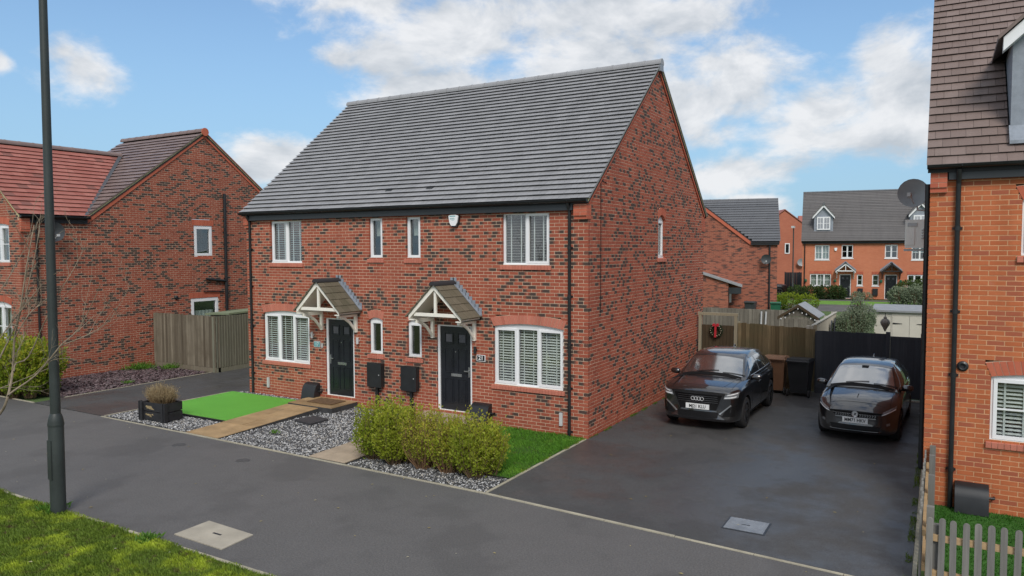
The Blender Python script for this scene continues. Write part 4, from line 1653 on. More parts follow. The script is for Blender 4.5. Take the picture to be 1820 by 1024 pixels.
bl.face(FWf, 'front', 0, 7.3, solid_wing, plain=base_plain, parity=1, corners=(0,))
bl.finish(300)
for o in lo:
    soldier(lh, Fx, o, .22, brick_red)
soldier(lh, Fx, lo[0], .1, brick_red, below=True)
window(lh, Fx, lo[0], [(0, 1, True)], blinds=False, fat=.09, set_=.02)
window(lh, Fx, lo[1], [(0, 1, True)], blinds=False, curtain=(0, .5), fat=.09, set_=.02)
for o in wo:
    arch(lh, FWf, o, brick_red)
    sill(lh, FWf, 'front', o, sill_red)
    window(lh, FWf, o, [(0, .5, True), (.5, 1, True)], blinds=False, bars=2, curtain=(0, 1))
inn = MB()
inn.box(-6.3, -.11, -2.3, 8.3, 2.4, 2.55)
inn.box(-6.4, -6.3, -2.3, 8.4, 0, 5)
inn.box(-6.4, -.11, 8.3, 8.4, 0, 5)
inn.box(-6.3, -.11, -2.3, 8.3, 4.95, 5.0)
inn.build('floors', dark_in, lh)
# roof: main ridge along x at y = 3.98, wing ridge along y at x = -3.2
WT = .754
rl = MB()
zR = 5.13 + LT * 4.48
rl.prism([(.05, -.5, 5.11), (.05, 3.98, zR - .02), (.05, 8.46, 5.11), (.05, 8.46, 5.0), (.05, 3.98, zR - .12), (.05, -.5, 5.0)], (-4.95, 0, 0))
zW = 5.13 + WT * 3.28
rl.hexa([(.08, -2.48, 5.0), (.08, -.5, 5.0), (-3.2, 2.7, zW - .13), (-3.2, -2.48, zW - .13), (.08, -2.48, 5.09), (.08, -.5, 5.09), (-3.2, 2.7, zW - .03), (-3.2, -2.48, zW - .03)])
rl.hexa([(-6.48, -2.48, 5.0), (-6.48, -.5, 5.0), (-3.2, 2.7, zW - .13), (-3.2, -2.48, zW - .13), (-6.48, -2.48, 5.09), (-6.48, -.5, 5.09), (-3.2, 2.7, zW - .03), (-3.2, -2.48, zW - .03)])
lroof = rl.build('roof', under, lh)
tw = math.atan(WT)
t1 = Tiling(lroof, tile_red, (.10, -2.53, 5.10), (0, 1, 0), (-math.cos(tw), 0, math.sin(tw)), .235, .30, False, lh, .036, 21)
SLw = 3.28 / math.cos(tw)
nr = int(SLw / .235)
t1.lay(nr, lambda r: [(0, 2.53 - .5 + ((r + .6) * .235 * math.sin(tw)) / LT)], .5)
tm = math.atan(LT)
t2_ = Tiling(lroof, tile_mat('tile_plum', (.175, .12, .108), (.235, .17, .152), .42, .6), (.09, -.53, 5.10), (-1, 0, 0), (0, math.cos(tm), math.sin(tm)), .235, .30, False, lh, .036, 22)
nr2 = int((4.48 / math.cos(tm)) / .235)
def span2(r):
    z = (r + .5) * .235 * math.sin(tm)
    return [(0, min(z / WT - .02 + .02, 5.05)) if z < 3.28 * WT else (0, 5.05)]
t2_.lay(nr2, span2, .5)
t1.finish(220)
t2_.finish(80)
sl_ = MB()
sl_.prism([(.09, 3.98, zR + .02), (.09, 8.5, 5.1), (.09, 8.5, 5.06), (.09, 3.98, zR - .02)], (-5.05, 0, 0))
sl_.build('rear_slope', tile_red, lroof)
ws = MB()
ws.hexa([(-6.55, -2.5, 5.04), (-6.55, -.5, 5.04), (-3.2, 2.7, zW - .02), (-3.2, -2.5, zW - .02), (-6.55, -2.5, 5.08), (-6.55, -.5, 5.08), (-3.2, 2.7, zW + .01), (-3.2, -2.5, zW + .01)])
ws.build('far_slope', tile_red, lroof)
ridge(lroof, MATS['tile_plum'], (.10, 3.98, zR + .0), (-4.98, 3.98, zR + .0), 11, .12)
ridge(lroof, MATS['tile_plum'], (-3.2, -2.56, zW + .0), (-3.2, 2.75, zW + .0), 12, .12)
MB().lathe([(0, 0), (.15, 0), (.15, .03), (0, .03)], (.1, 3.98, zR - .02), 14, 'x').build('ridge_end', brick_red, lroof)
vv = MB()
vv.hexa([(.10, -.58, 5.09), (.10, -.46, 5.13), (-3.2, 2.85, zW + .0), (-3.2, 2.70, zW + .0), (.10, -.58, 5.15), (.10, -.46, 5.18), (-3.2, 2.85, zW + .06), (-3.2, 2.70, zW + .06)])
vv.build('valley', M('dark_lead', (.07, .075, .085), .7), lroof)
vb = MB()
band(vb, Fx, (-.5, 5.10), (3.98, zR - .0), .0, .055, .06)
band(vb, Fx, (8.46, 5.10), (3.98, zR - .0), .0, .0555, .06)
vb.build('verge', verge_m, lroof)
vc = MB()
band(vc, Fx, (-.46, 5.10 - .06), (3.98, zR - .06), -.02, .034, .16)
band(vc, Fx, (8.46, 5.10 - .06), (3.98, zR - .06), -.02, .0345, .16)
vc.build('verge_course', brick_red, lroof)
vw = MB()
band(vw, FWf, (.06, 5.09), (-3.2, zW), .0, .05, .06)
vw.build('wing_verge', verge_m, lroof)
fb = MB(Fx).box(-2.2, -.46, .006, .07, 4.88, 5.06)
fb.build('fascia', fascia_m, lh)
gutter(lh, (.15, -2.5, 5.08), (.15, -.42, 5.08), (1, 0, 0))
corbel(lh, Fx, -2.46, -2.2, .08, 5.05, brick_red, 4.6)
downpipe(lh, Fx, -2.02, .02, 5.03, swan=.13, clips=(.3, .55, .8))
downpipe(lh, Fx, 4.79, .02, 6.18, r=.055, off=.08, clips=(.2, .5, .8), name='soil_pipe')
sp = MB(Fx).tube([(4.79, .08, 2.85), (3.9, .09, 2.95)], .05, 10).tube([(4.7, .05, 2.45), (3.8, .05, 2.5)], .022, 8)
sp.build('waste_pipe', black_pl, lh, smooth=40)
MB(Fx).lathe([(0, .07), (.05, .07), (.075, .03), (.075, 0)], (2.68, 0, 2.32), 14, 'y').build('wall_vent', black_pl, lh)


def dish(house, F, u, n, z, r, mat, aim=0.6, mesh_hole=False):
    m = MB(F)
    m.lathe([(r * k, .28 * r * k * k + .02) for k in (0, .25, .5, .75, .9, 1)] + [(r, .28 * r + .03)] + [(r * k, .28 * r * k * k + .03) for k in (.75, .4, 0)], (u, n, z), 20, 'y')
    d = m.build('satellite_dish', mat, house, smooth=40)
    MB(F).tube([(u, 0, z - .1), (u, n * .6, z - .1), (u, n, z)], .018, 6).tube([(u, n + .03, z - r * .8), (u, n + r * .9, z - .1)], .012, 5).box(u - .03, u + .03, n + r * .85, n + r * 1.1, z - .14, z - .07).build('dish_arm', grey_pl, d)
    return d


dish_m = M('dish_mesh', (.045, .05, .055), .5, var=.2)
dish(lh, Fx, -1.62, .22, 4.6, .3, dish_m)

# ================================================================== right house
rh = thing('orange_brick_house', 'orange brick house with brown tiled roof and dormer at the right edge', 'house', (6.2, -.96, 0))
FR = F0['front']
ro = [Opening(.86, 2.1, 1.10, 2.08, .06, .21, .08), Opening(1.18, 2.1, 3.90, 4.72, .04, .2)]
br_ = Brickwork(rh, brick_right, mortar_r, 31)


def solid_r(z, k):
    e = -PROUD if k % 2 else .1125
    return minus([(e, 3.6)], cuts(ro, z))


br_.face(FR, 'front', 0, 5.06, solid_r, u_off=.0, plain=None, parity=1, corners=(0,))
FLs = F0['mx']
def solid_rs(z, k):
    a, b = (-PROUD if k % 2 == 0 else .1125), 8.0
    if z > 5.1:
        a, b = max(a, z - 5.28 - .12 + .16), min(b, 8.0 - (z - 5.1) - .1)
    return [(a, b)] if b > a else []


br_.face(FLs, 'mx', 0, 9.1, solid_rs, corners=(0,))
br_.finish(300, focus=lambda r: r[1] == 'front' and r[2] < 1.5)
for o in ro:
    arch(rh, FR, o, brick_red)
    sill(rh, FR, 'front', o, sill_red)
    window(rh, FR, o, [(0, .5, True), (.5, 1, True)], bars=2, gl=glass_b, set_=.04)
ri = MB()
ri.box(3.5, 3.6, 0, 8, 0, 5.2)
ri.box(.11, 3.6, 7.9, 8, 0, 5.2)
ri.box(.11, 3.5, .12, 7.9, 2.4, 2.5)
ri.build('floors', dark_in, rh)
RT = 1.0
rr_ = MB()
rr_.prism([(-.04, -.12, 5.28), (-.04, 3.9, 9.3), (-.04, 8.0, 5.2), (-.04, 8.0, 5.1), (-.04, 3.9, 9.15), (-.04, -.12, 5.16)], (3.7, 0, 0))
rroof = rr_.build('roof', under, rh)
tr_ = math.atan(RT)
t3 = Tiling(rroof, tile_brown, (-.06, -.16, 5.245), (1, 0, 0), (0, math.cos(tr_), math.sin(tr_)), .212, .205, False, rh, .03, 33)


def span3(r):
    z = r * .212 * math.sin(tr_)
    if .44 < z < 1.95:
        return [(0, 1.06)]
    if 1.95 <= z < 2.7:
        return [(0, 1.06 + (z - 1.95) * .9)]
    return [(0, 2.2)]


t3.lay(26, span3, .5)
t3.finish(300)
fb = MB(FR).box(.24, 3.6, .006, .10, 5.05, 5.2)
fb.build('fascia', fascia_m, rh)
gutter(rh, (-.05, -.17, 5.27), (3.6, -.17, 5.27), (0, -1, 0))
corbel(rh, FR, -.004, .22, .09, 5.22, brick_red, 4.86)
downpipe(rh, FR, .37, .02, 5.2, swan=.16, clips=(.12, .42, .62, .88), r=.036)
MB(FR).lathe([(.035, .03), (.05, .035), (.075, .02), (.08, 0.0)], (.49, .006, 2.21), 18, 'y').build('flue_ring', black_pl, rh)
MB(FR).lathe([(0, .012), (.05, .012)], (.49, .0, 2.21), 18, 'y').build('flue_hole', under, rh)
gas_box(rh, FR, .43, .87, .01, .42)
# dormer: lead cheeks, white barge boards
dm = MB()
dm.prism([(1.02, .30, 5.72), (1.02, 1.75, 7.15), (1.02, .30, 7.15)], (1.6, 0, 0))
dmo = dm.build('dormer', lead, rh)
db = MB()
for sgn in (-1, 1):
    e, c_ = 1.82 + sgn * .93, 1.82
    db.hexa([(e, .1, 6.93), (c_, .1, 7.78), (c_, .3, 7.78), (e, .3, 6.93), (e, .1, 7.13), (c_, .1, 7.98), (c_, .3, 7.98), (e, .3, 7.13)])
db.build('barge_board', upvc, dmo)
dt = MB()
for sgn in (-1, 1):
    e, c_ = 1.82 + sgn * 1.0, 1.82
    dt.hexa([(e, .04, 7.09), (c_, .04, 8.0), (c_, 2.8, 8.0), (e, 1.9, 7.09), (e, .04, 7.15), (c_, .04, 8.06), (c_, 2.8, 8.06), (e, 1.9, 7.15)])
dt.build('dormer_roof', tile_brown, dmo)
MB().prism([(1.02, .305, 7.15), (1.82, .305, 7.9), (2.62, .305, 7.15)], (0, .1, 0)).build('dormer_gable', lead, dmo)
df = MB()
df.F = lambda u, n, z: (u, .29 - n, z)
ring(df, 1.32, 2.32, 5.85, 7.0, -.02, .04, .06)
df.build('dormer_window', upvc, dmo)
MB(lambda u, n, z: (u, .29 - n, z)).box(1.38, 2.26, -.012, -.004, 5.91, 6.94).build('pane', glass, dmo)
MB().prism([(1.0, .05, 5.60), (1.0, .31, 5.86), (1.0, .31, 5.80), (1.0, .05, 5.55)], (1.64, 0, 0)).build('lead_apron', lead, dmo)
dish_m2 = M('dish_grey', (.30, .325, .34), .45, var=.15)
dd = dish(rh, lambda u, n, z: (u - n * .35, 3.15 - n, z + n * .35), -.27, .05, 5.02, .27, dish_m2)
MB().tube([(-.001, 3.3, 4.75), (-.25, 3.25, 4.75), (-.27, 3.15, 5.0)], .02, 6).build('dish_pole', grey_pl, dd)
downpipe(rh, F0['mx'], 2.0, .02, 5.15, r=.05, off=.06, clips=(.2, .5, .8), name='soil_pipe')
# air conditioning condenser on brackets
ac = MB()
ac.box(-.44, -.12, 2.9, 3.7, 4.02, 4.56)
aco = ac.build('air_conditioner', M('condenser_paint', (.86, .84, .78), .5, var=.08), rh)
MB().box(-.42, -.28, 2.885, 2.899, 4.08, 4.40).build('service_cover', M('condenser_cover', (.88, .86, .80), .5), aco)
MB().box(-.40, -.24, 2.885, 2.899, 4.43, 4.50).build('grab_handle', grey_pl, aco)
gl_ = MB()
for i in range(14):
    gl_.box(-.452, -.4405, 2.95, 3.65, 4.08 + i * .033, 4.09 + i * .033)
gl_.build('grille', grey_pl, aco, kind='stuff')
MB().box(-.46, -.001, 2.95, 3.0, 3.96, 4.0).box(-.46, -.001, 3.6, 3.65, 3.96, 4.0).box(-.045, -.006, 2.95, 3.0, 3.7, 4.0).build('bracket', grey_pl, aco)
ps = MB()
for i in range(4):
    ps.tube([(-.16, 2.89, 4.2 + i * .05), (-.10, 2.86, 4.22 + i * .06), (-.03, 2.86, 4.30 + i * .08)], .012, 5)
ps.build('pipework', grey_pl, aco, smooth=40)
# small artificial lawn behind the picket fence
sheet('side_lawn', [(6.3, -4.36), (14, -4.36), (14, -.97), (6.3, -.97)], .0, M('side_turf', (.035, .13, .012), .9, var=.3, vs=8, fine=180, bump=.9), .05)

# picket fences
pk_m = wood_mat('picket_wood', (.20, .195, .18), (.26, .25, .225), (.14, .14, .12))
rail_m = wood_mat('new_rail', (.46, .31, .16), (.50, .35, .19), (.36, .26, .15), axis=0)


def picket_mesh(w, h, t=.022):
    m = MB()
    pts = [(-w / 2, 0, 0), (w / 2, 0, 0), (w / 2, 0, h - w / 2)] + [(w / 2 * math.cos(a), 0, h - w / 2 + w / 2 * math.sin(a)) for a in [math.pi * i / 8 for i in range(1, 8)]] + [(-w / 2, 0, h - w / 2)]
    m.prism(pts, (0, t, 0))
    return m.mesh('picket', pk_m)


pf = thing('picket_fence', 'low weathered round-top picket fence at the bottom right corner', 'fence', (6.3, -4.42, 0))
pme = picket_mesh(.068, .9)
for i in range(18):
    inst(pme, 'picket', pf, (.02 + i * .121, rnd.uniform(-.004, .004), rnd.uniform(-.008, .008)), (rnd.uniform(-.01, .01), rnd.uniform(-.012, .012), 0), (rnd.uniform(.95, 1.05), 1, 1))
for z in (.2, .62):
    MB().box(-.02, 3, .024, .062, z, z + .075).build('rail', rail_m, pf)
for x in (.05, 1.9):
    MB().box(x, x + .08, .065, .14, 0, .8).build('post', pk_m, pf)
pf2 = thing('picket_fence', 'weathered picket fence running edge-on along the driveway beside the orange house', 'fence', (6.215, -4.3, 0))
for i in range(24):
    inst(pme, 'picket', pf2, (rnd.uniform(-.006, .006), .06 + i * .135, rnd.uniform(-.02, .01)), (rnd.uniform(-.01, .01), 0, R(-90)), (1, 1, 1))
for z in (.2, .62):
    MB().box(.03, .065, 0.02, 3.2, z, z + .075).build('rail', rail_m, pf2)
for y in (.1, 1.5, 2.6, 3.2):
    MB().box(.07, .15, y, y + .08, 0, .95).build('post', pk_m, pf2)

# ================================================================== cars
def paint_mat(name, col):
    m, nd, lk, b = nodes_of(name)
    p = pos(nd)
    n = noise_n(nd, lk, p, 1.5, 3)
    lk.new(ramp_n(nd, lk, n, [(.3, scl(col, .8)), (.7, scl(col, 1.25))]), b.inputs['Base Color'])
    b.inputs['Roughness'].default_value = .38
    b.inputs['Metallic'].default_value = 0
    b.inputs['Coat Weight'].default_value = 1.0
    b.inputs['Coat IOR'].default_value = 1.95
    lk.new(math_n(nd, lk, 'MULTIPLY_ADD', noise_n(nd, lk, p, 9, 4), .08, .02), b.inputs['Coat Roughness'])
    return m


car_black = paint_mat('car_paint_black', (.0055, .0055, .006))
car_black2 = paint_mat('car_paint_night', (.005, .0055, .007))
car_glass = M('car_glass', (.012, .017, .018), .13, var=.2, coat=1.0, spec=1.0)
car_glass.node_tree.nodes['Principled BSDF'].inputs['IOR'].default_value = 2.9
tyre_m = M('tyre_rubber', (.014, .014, .015), .8, var=.2, vs=12)
rim_m = M('alloy_dark', (.075, .075, .08), .35, metal=.8, var=.15)
trim_m = M('black_trim', (.006, .006, .0065), .6, var=.2, vs=20, spec=.2)
lens_m = M('lamp_lens', (.17, .18, .19), .12, var=.3, vs=25, coat=1.0, spec=.8)
lens_hi = M('lamp_reflector', (.80, .82, .84), .18, metal=.1, var=.1, vs=30, coat=.6)
plate_m = M('number_plate_white', (.74, .75, .74), .35, var=.03)
ink_m = M('plate_ink', (.012, .012, .012), .5)
badge_m = M('badge_silver', (.72, .73, .74), .25, metal=.25, var=.05)
silver = M('satin_silver', (.55, .56, .57), .3, metal=.9, var=.05)


def crom(pts, sub):
    """Catmull-Rom through tuples"""
    out = []
    n = len(pts)
    for i in range(n - 1):
        p0, p1, p2, p3 = pts[max(i - 1, 0)], pts[i], pts[i + 1], pts[min(i + 2, n - 1)]
        for k in range(sub):
            t = k / sub
            out.append(tuple(.5 * ((2 * b) + (c - a) * t + (2 * a - 5 * b + 4 * c - d) * t * t + (3 * b - a - 3 * c + d) * t ** 3) for a, b, c, d in zip(p0, p1, p2, p3)))
    out.append(tuple(pts[-1]))
    return out


def loft(secs, cap0=True, cap1=True):
    """secs: list of half-outlines [(x, y, z)...] from bottom centre to top centre; mirrored and closed"""
    m = MB()
    rings = []
    for s in secs:
        half = list(s)
        full = half + [(-x, y, z) for (x, y, z) in half[-2:0:-1]]
        rings.append(len(m.v))
        m.v += full
        m.c += [(.5, .5, .5, 1)] * len(full)
        k = len(full)
    for a, b in zip(rings[:-1], rings[1:]):
        for j in range(k):
            j2 = (j + 1) % k
            m.f.append((a + j, a + j2, b + j2, b + j))
    for r, on, fl in ((rings[0], cap0, True), (rings[-1], cap1, False)):
        if on:
            c = [sum(m.v[r + j][i] for j in range(k)) / k for i in range(3)]
            inner = len(m.v)
            for j in range(k):
                v = m.v[r + j]
                m.v.append((v[0] * .55, v[1] * .5 + c[1] * .5 - (.0), c[2] + (v[2] - c[2]) * .55))
                m.c.append((.5, .5, .5, 1))
            cc = len(m.v)
            m.v.append((0, c[1], c[2]))
            m.c.append((.5, .5, .5, 1))
            for j in range(k):
                j2 = (j + 1) % k
                q = (r + j2, r + j, inner + j, inner + j2)
                m.f.append(q if fl else q[::-1])
                t = (inner + j2, inner + j, cc)
                m.f.append(t if fl else t[::-1])
    return m


def make_car(name, label, loc, rz, sp):
    car = thing(name, label, 'car', loc, rz)
    hw0, paint = sp['hw'], sp['paint']
    st = crom(sp['st'], 5)
    secs = []
    for (y, hw, zb, zw, zs, zt, cr, tf, bow) in st:
        half = [(0, zb), (.5 * hw, zb), (.9 * hw, zb + .015), (.985 * hw, zb + .13), (hw, zw), (.99 * hw, zs - .07), (.955 * hw, zs), (tf * hw, zt), (tf * .62 * hw, zt + cr * .7), (tf * .3 * hw, zt + cr * .95), (0, zt + cr)]
        half = crom(half, 3)
        secs.append([(x, y + bow * (abs(x) / hw0) ** 3, z) for (x, z) in half])
    body_mb = loft(secs)
    # wheel arches cut out of the body shell
    me = body_mb.mesh('body', paint)
    bo = bpy.data.objects.new('body_raw', me)
    COL.objects.link(bo)
    cm = MB()
    for yw in sp['wheels']:
        for sx in (-1, 1):
            a, b = sorted((sx * (hw0 - .30), sx * (hw0 + .2)))
            cm.lathe([(0, a), (sp['wr'] + .045, a), (sp['wr'] + .045, b), (0, b)], (0, yw, sp['wr']), 28, 'x')
    co = bpy.data.objects.new('cutter', cm.mesh('cutter', trim_m))
    COL.objects.link(co)
    for o_ in (bo, co):
        b2 = bmesh.new()
        b2.from_mesh(o_.data)
        bmesh.ops.remove_doubles(b2, verts=b2.verts, dist=1e-5)
        bmesh.ops.recalc_face_normals(b2, faces=b2.faces)
        b2.to_mesh(o_.data)
        b2.free()
    md = bo.modifiers.new('cut', 'BOOLEAN')
    md.operation = 'DIFFERENCE'
    md.object = co
    md.solver = 'EXACT'
    dg = bpy.context.evaluated_depsgraph_get()
    cut = bpy.data.meshes.new_from_object(bo.evaluated_get(dg))
    bpy.data.objects.remove(bo)
    bpy.data.objects.remove(co)
    cut.polygons.foreach_set('use_smooth', [True] * len(cut.polygons))
    try:
        cut.set_sharp_from_angle(angle=R(42))
    except Exception:
        pass
    cut.materials.clear()
    cut.materials.append(paint)
    cut.name = 'body'
    body = inst(cut, 'body', car, (0, 0, 0))
    # cabin
    cs = crom(sp['cab'], 5)
    secs = []
    for (y, zr, wr, wb, zb) in cs:
        half = [(0, zb - .06), (wb * .7, zb - .06), (wb, zb - .03), (wb * .985 + wr * .015, zb + (zr - zb) * .15), ((wb + wr) / 2 + .03, zb + (zr - zb) * .55), (wr + .035, zr - .07 * min(1, (zr - zb) / .3)), (wr - .02, zr - .012), (wr * .6, zr + .014), (wr * .3, zr + .021), (0, zr + .024)]
        secs.append([(x, y + sp.get('cbow', .10) * (abs(x) / hw0) ** 2 * (1 if y < 2 else -.3), z) for (x, z) in crom(half, 3)])
    cab_mb = loft(secs)
    cab = cab_mb.build('cabin', paint, car, smooth=50)
    bv_body = BVHTree.FromPolygons([tuple(v.co) for v in cut.vertices], [tuple(p.vertices) for p in cut.polygons])
    bv_cab = BVHTree.FromPolygons(cab_mb.v, cab_mb.f)

    def cast(bv, a, b, axis):
        o, d = {'y': ((a, -3, b), (0, 1, 0)), 'x+': ((3, a, b), (-1, 0, 0)), 'x-': ((-3, a, b), (1, 0, 0)), 'z': ((a, b, 4), (0, 0, -1))}[axis]
        h, n, i, dist = bv.ray_cast(Vector(o), Vector(d))
        if h is None:
            return None, None
        if n.dot(Vector(d)) > 0:
            n = -n
        return h, n

    def patch(name, corners, axis, mat, bv=bv_body, nu=10, nv=6, off=.004, depth=.012, parent=car, pw=1):
        """panel following the shell inside the quad corners (a, b) x 4"""
        m = MB()
        P = []
        last = None
        for i in range(nu + 1):
            for j in range(nv + 1):
                u, v = i / nu, j / nv
                a = (corners[0][0] * (1 - u) + corners[1][0] * u) * (1 - v) + (corners[3][0] * (1 - u) + corners[2][0] * u) * v
                b = (corners[0][1] * (1 - u) + corners[1][1] * u) * (1 - v) + (corners[3][1] * (1 - u) + corners[2][1] * u) * v
                h, n = cast(bv, a, b, axis)
                if h is None:
                    h, n = last if last else (Vector((a, 0, b)), Vector((0, -1, 0)))
                last = (h, n)
                P.append((h + n * off, n))
        m.v = [tuple(p) for p, n in P]
        m.c = [(.5, .5, .5, 1)] * len(m.v)
        W = nv + 1
        for i in range(nu):
            for j in range(nv):
                a = i * W + j
                m.f.append((a, a + W, a + W + 1, a + 1))
        border = [i * W for i in range(nu + 1)] + [nu * W + j for j in range(1, W)] + [i * W + nv for i in range(nu - 1, -1, -1)] + [j for j in range(nv - 1, 0, -1)]
        b0 = len(m.v)
        for k in border:
            p, n = P[k]
            m.v.append(tuple(p - n * depth))
            m.c.append((.5, .5, .5, 1))
        nb = len(border)
        for k in range(nb):
            m.f.append((border[k], b0 + k, b0 + (k + 1) % nb, border[(k + 1) % nb]))
        return m.build(name, mat, parent, smooth=45)

    def both(name, corners, axis, mat, **k):
        o = patch(name, corners, axis, mat, **k)
        mc = [(-a, b) for a, b in corners] if axis in ('y', 'z') else corners
        if axis == 'x+':
            return o, patch(name, mc, 'x-', mat, **k)
        return o, patch(name, mc, axis, mat, **k)

    # glazing
    wy0, wy1, ww0, ww1 = sp['screen']
    patch('windscreen', [(-ww0, wy0), (ww0, wy0), (ww1, wy1), (-ww1, wy1)], 'z', car_glass, bv=bv_cab, nu=16, nv=12, off=.005)
    for q in sp['side_glass']:
        both('side_window', q, 'x+', car_glass, bv=bv_cab, nu=10, nv=5, off=.004)
    ry0, ry1, rw0, rw1 = sp['rear']
    patch('rear_window', [(-rw0, ry0), (rw0, ry0), (rw1, ry1), (-rw1, ry1)], 'z', car_glass, bv=bv_cab, nu=12, nv=6, off=.005)
    # shut lines and sills on the flanks
    for (y0, z0, y1, z1) in sp['lines']:
        both('door_seam', [(y0 - .004, z0), (y0 + .004, z0), (y1 + .004, z1), (y1 - .004, z1)], 'x+', trim_m, nu=1, nv=10, off=.0015, depth=.004)
    both('sill_trim', [(sp['wheels'][0] + .42, .22), (sp['wheels'][1] - .42, .22), (sp['wheels'][1] - .42, .30), (sp['wheels'][0] + .42, .30)], 'x+', trim_m, nu=12, nv=2, off=.006)
    for y in sp['handles']:
        for sx, ax in ((1, 'x+'), (-1, 'x-')):
            h, n = cast(bv_body, y, sp['hz'], ax)
            MB().box(h.x - .02, h.x + .02, y - .09, y + .09, sp['hz'] - .014, sp['hz'] + .014).build('door_handle', silver if sp.get('bright') else paint, car)
    # bonnet seam
    hy = sp['bonnet']
    both('bonnet_seam', [(hw0 * .78, hy[0]), (hw0 * .79, hy[0]), (hw0 * .80, hy[1]), (hw0 * .79, hy[1])], 'z', trim_m, nu=1, nv=12, off=.0012, depth=.004)
    patch('bonnet_seam', [(-hw0 * .74, hy[0] - .006), (hw0 * .74, hy[0] - .006), (hw0 * .74, hy[0] + .003), (-hw0 * .74, hy[0] + .003)], 'z', trim_m, nu=16, nv=1, off=.0012, depth=.004)
    if sp.get('crease'):
        a = sp['crease']
        both('bonnet_crease', [(a[0], hy[0] + .08), (a[0] + .02, hy[0] + .08), (a[1] + .02, hy[1] - .05), (a[1], hy[1] - .05)], 'z', paint, nu=2, nv=12, off=.007, depth=.01)
    # scuttle and wipers
    patch('scuttle', [(-ww0 * .98, wy0 - .09), (ww0 * .98, wy0 - .09), (ww0 * .98, wy0 - .005), (-ww0 * .98, wy0 - .005)], 'z', trim_m, bv=bv_cab, nu=14, nv=2, off=.008)
    for sx in (-.35, .25):
        pts = []
        for k in range(7):
            x, y = sx + .5 * k / 6, wy0 + .01 + .05 * k / 6
            h, n = cast(bv_cab, x, y, 'z')
            if h:
                pts.append(tuple(h + n * .018))
        if len(pts) > 1:
            MB().tube(pts, .008, 5).build('wiper', trim_m, car)
    # mirrors
    for sx in (-1, 1):
        m = MB()
        mx, my, mz = sp['mirror']
        m.lathe([(0, -.115), (.05, -.108), (.078, -.05), (.085, .02), (.075, .085), (.045, .115), (0, .12)], (0, 0, 0), 14, 'x')
        for i in range(len(m.v)):
            x, y, z = m.v[i]
            m.v[i] = (sx * (mx + x * 1.0), my + y * .75 + (.02 if x * 1 > 0 else 0), mz + z * .82)
        mo = m.build('door_mirror', sp['mirror_mat'], car, smooth=60)
        MB().tube([(sx * (mx - .13), my + .02, mz - .05), (sx * (mx - .03), my, mz - .04)], .022, 6).build('mirror_arm', trim_m, mo)
    # wheels
    wr = sp['wr']
    tm_ = MB().lathe([(wr * .70, -.10), (wr * .92, -.105), (wr * .985, -.085), (wr, -.05), (wr, .05), (wr * .985, .085), (wr * .92, .105), (wr * .70, .10)], (0, 0, 0), 32, 'x').mesh('tyre', tyre_m, smooth=50)
    rm = MB().lathe([(wr * .71, .096), (wr * .70, .105), (wr * .64, .10), (wr * .62, .02), (.07, .0), (0, .0)], (0, 0, 0), 32, 'x')
    rd = rm.mesh('wheel_well', trim_m, smooth=40)
    sm = MB()
    for i in range(5):
        a0 = 2 * math.pi * i / 5
        for da in (-.17, .17):
            a = a0 + da
            c_, s_ = math.cos(a), math.sin(a)
            c2, s2 = math.cos(a0 + da * .4), math.sin(a0 + da * .4)
            px, py = -s_, c_
            w = .022
            r0, r1 = .05, wr * .66
            sm.hexa([(.05, c2 * r0 + px * w, s2 * r0 + py * w), (.05, c2 * r0 - px * w, s2 * r0 - py * w), (.07, c_ * r1 - px * w, s_ * r1 - py * w), (.07, c_ * r1 + px * w, s_ * r1 + py * w),
                     (.085, c2 * r0 + px * w, s2 * r0 + py * w), (.085, c2 * r0 - px * w, s2 * r0 - py * w), (.099, c_ * r1 - px * w, s_ * r1 - py * w), (.099, c_ * r1 + px * w, s_ * r1 + py * w)])
    sm.lathe([(0, .095), (.05, .095), (.065, .08), (.07, .03)], (0, 0, 0), 16, 'x')
    sm.lathe([(wr * .63, .098), (wr * .70, .1065), (wr * .715, .10)], (0, 0, 0), 32, 'x')
    rme = sm.mesh('rim', sp.get('rim', rim_m), smooth=35)
    for yw in sp['wheels']:
        for sx in (-1, 1):
            w = bpy.data.objects.new('wheel', tm_)
            COL.objects.link(w)
            w.parent = car
            w.location = (sx * (hw0 - .115), yw, wr)
            w.rotation_euler = (rnd.uniform(0, 1), 0, 0) if sx > 0 else (rnd.uniform(0, 1), 0, math.pi)
            inst(rd, 'wheel_back', w, (0, 0, 0))
            inst(rme, 'rim', w, (0, 0, 0))
    # number plate
    pz, px = sp['plate'], sp.get('plate_x', 0)
    h, n = cast(bv_body, px, pz, 'y')
    yp = h.y - .022
    pl_ = MB().box(px - .26, px + .26, yp, yp + .03, pz - .056, pz + .056).build('number_plate', plate_m, car)
    if sp['reg']:
        tm2 = text_mesh(sp['reg'], .098, .0012, .0022)
        tm2.materials.append(ink_m)
        tag(inst(tm2, 'registration', pl_, (px, yp - .0025, pz - .002), None, (.92, 1, 1)), kind='stuff')
    # aerial
    zr = max(c[1] for c in sp['cab'])
    yr = sp['aerial']
    h, n = cast(bv_cab, 0, yr, 'z')
    MB().hexa([(-.025, yr - .08, h.z - .01), (.025, yr - .08, h.z - .01), (.025, yr + .08, h.z - .01), (-.025, yr + .08, h.z - .01), (-.006, yr + .0, h.z + .05), (.006, yr + .0, h.z + .05), (.006, yr + .07, h.z + .055), (-.006, yr + .07, h.z + .055)]).build('aerial', paint, car)
    return car, patch, both, cast, bv_body, bv_cab


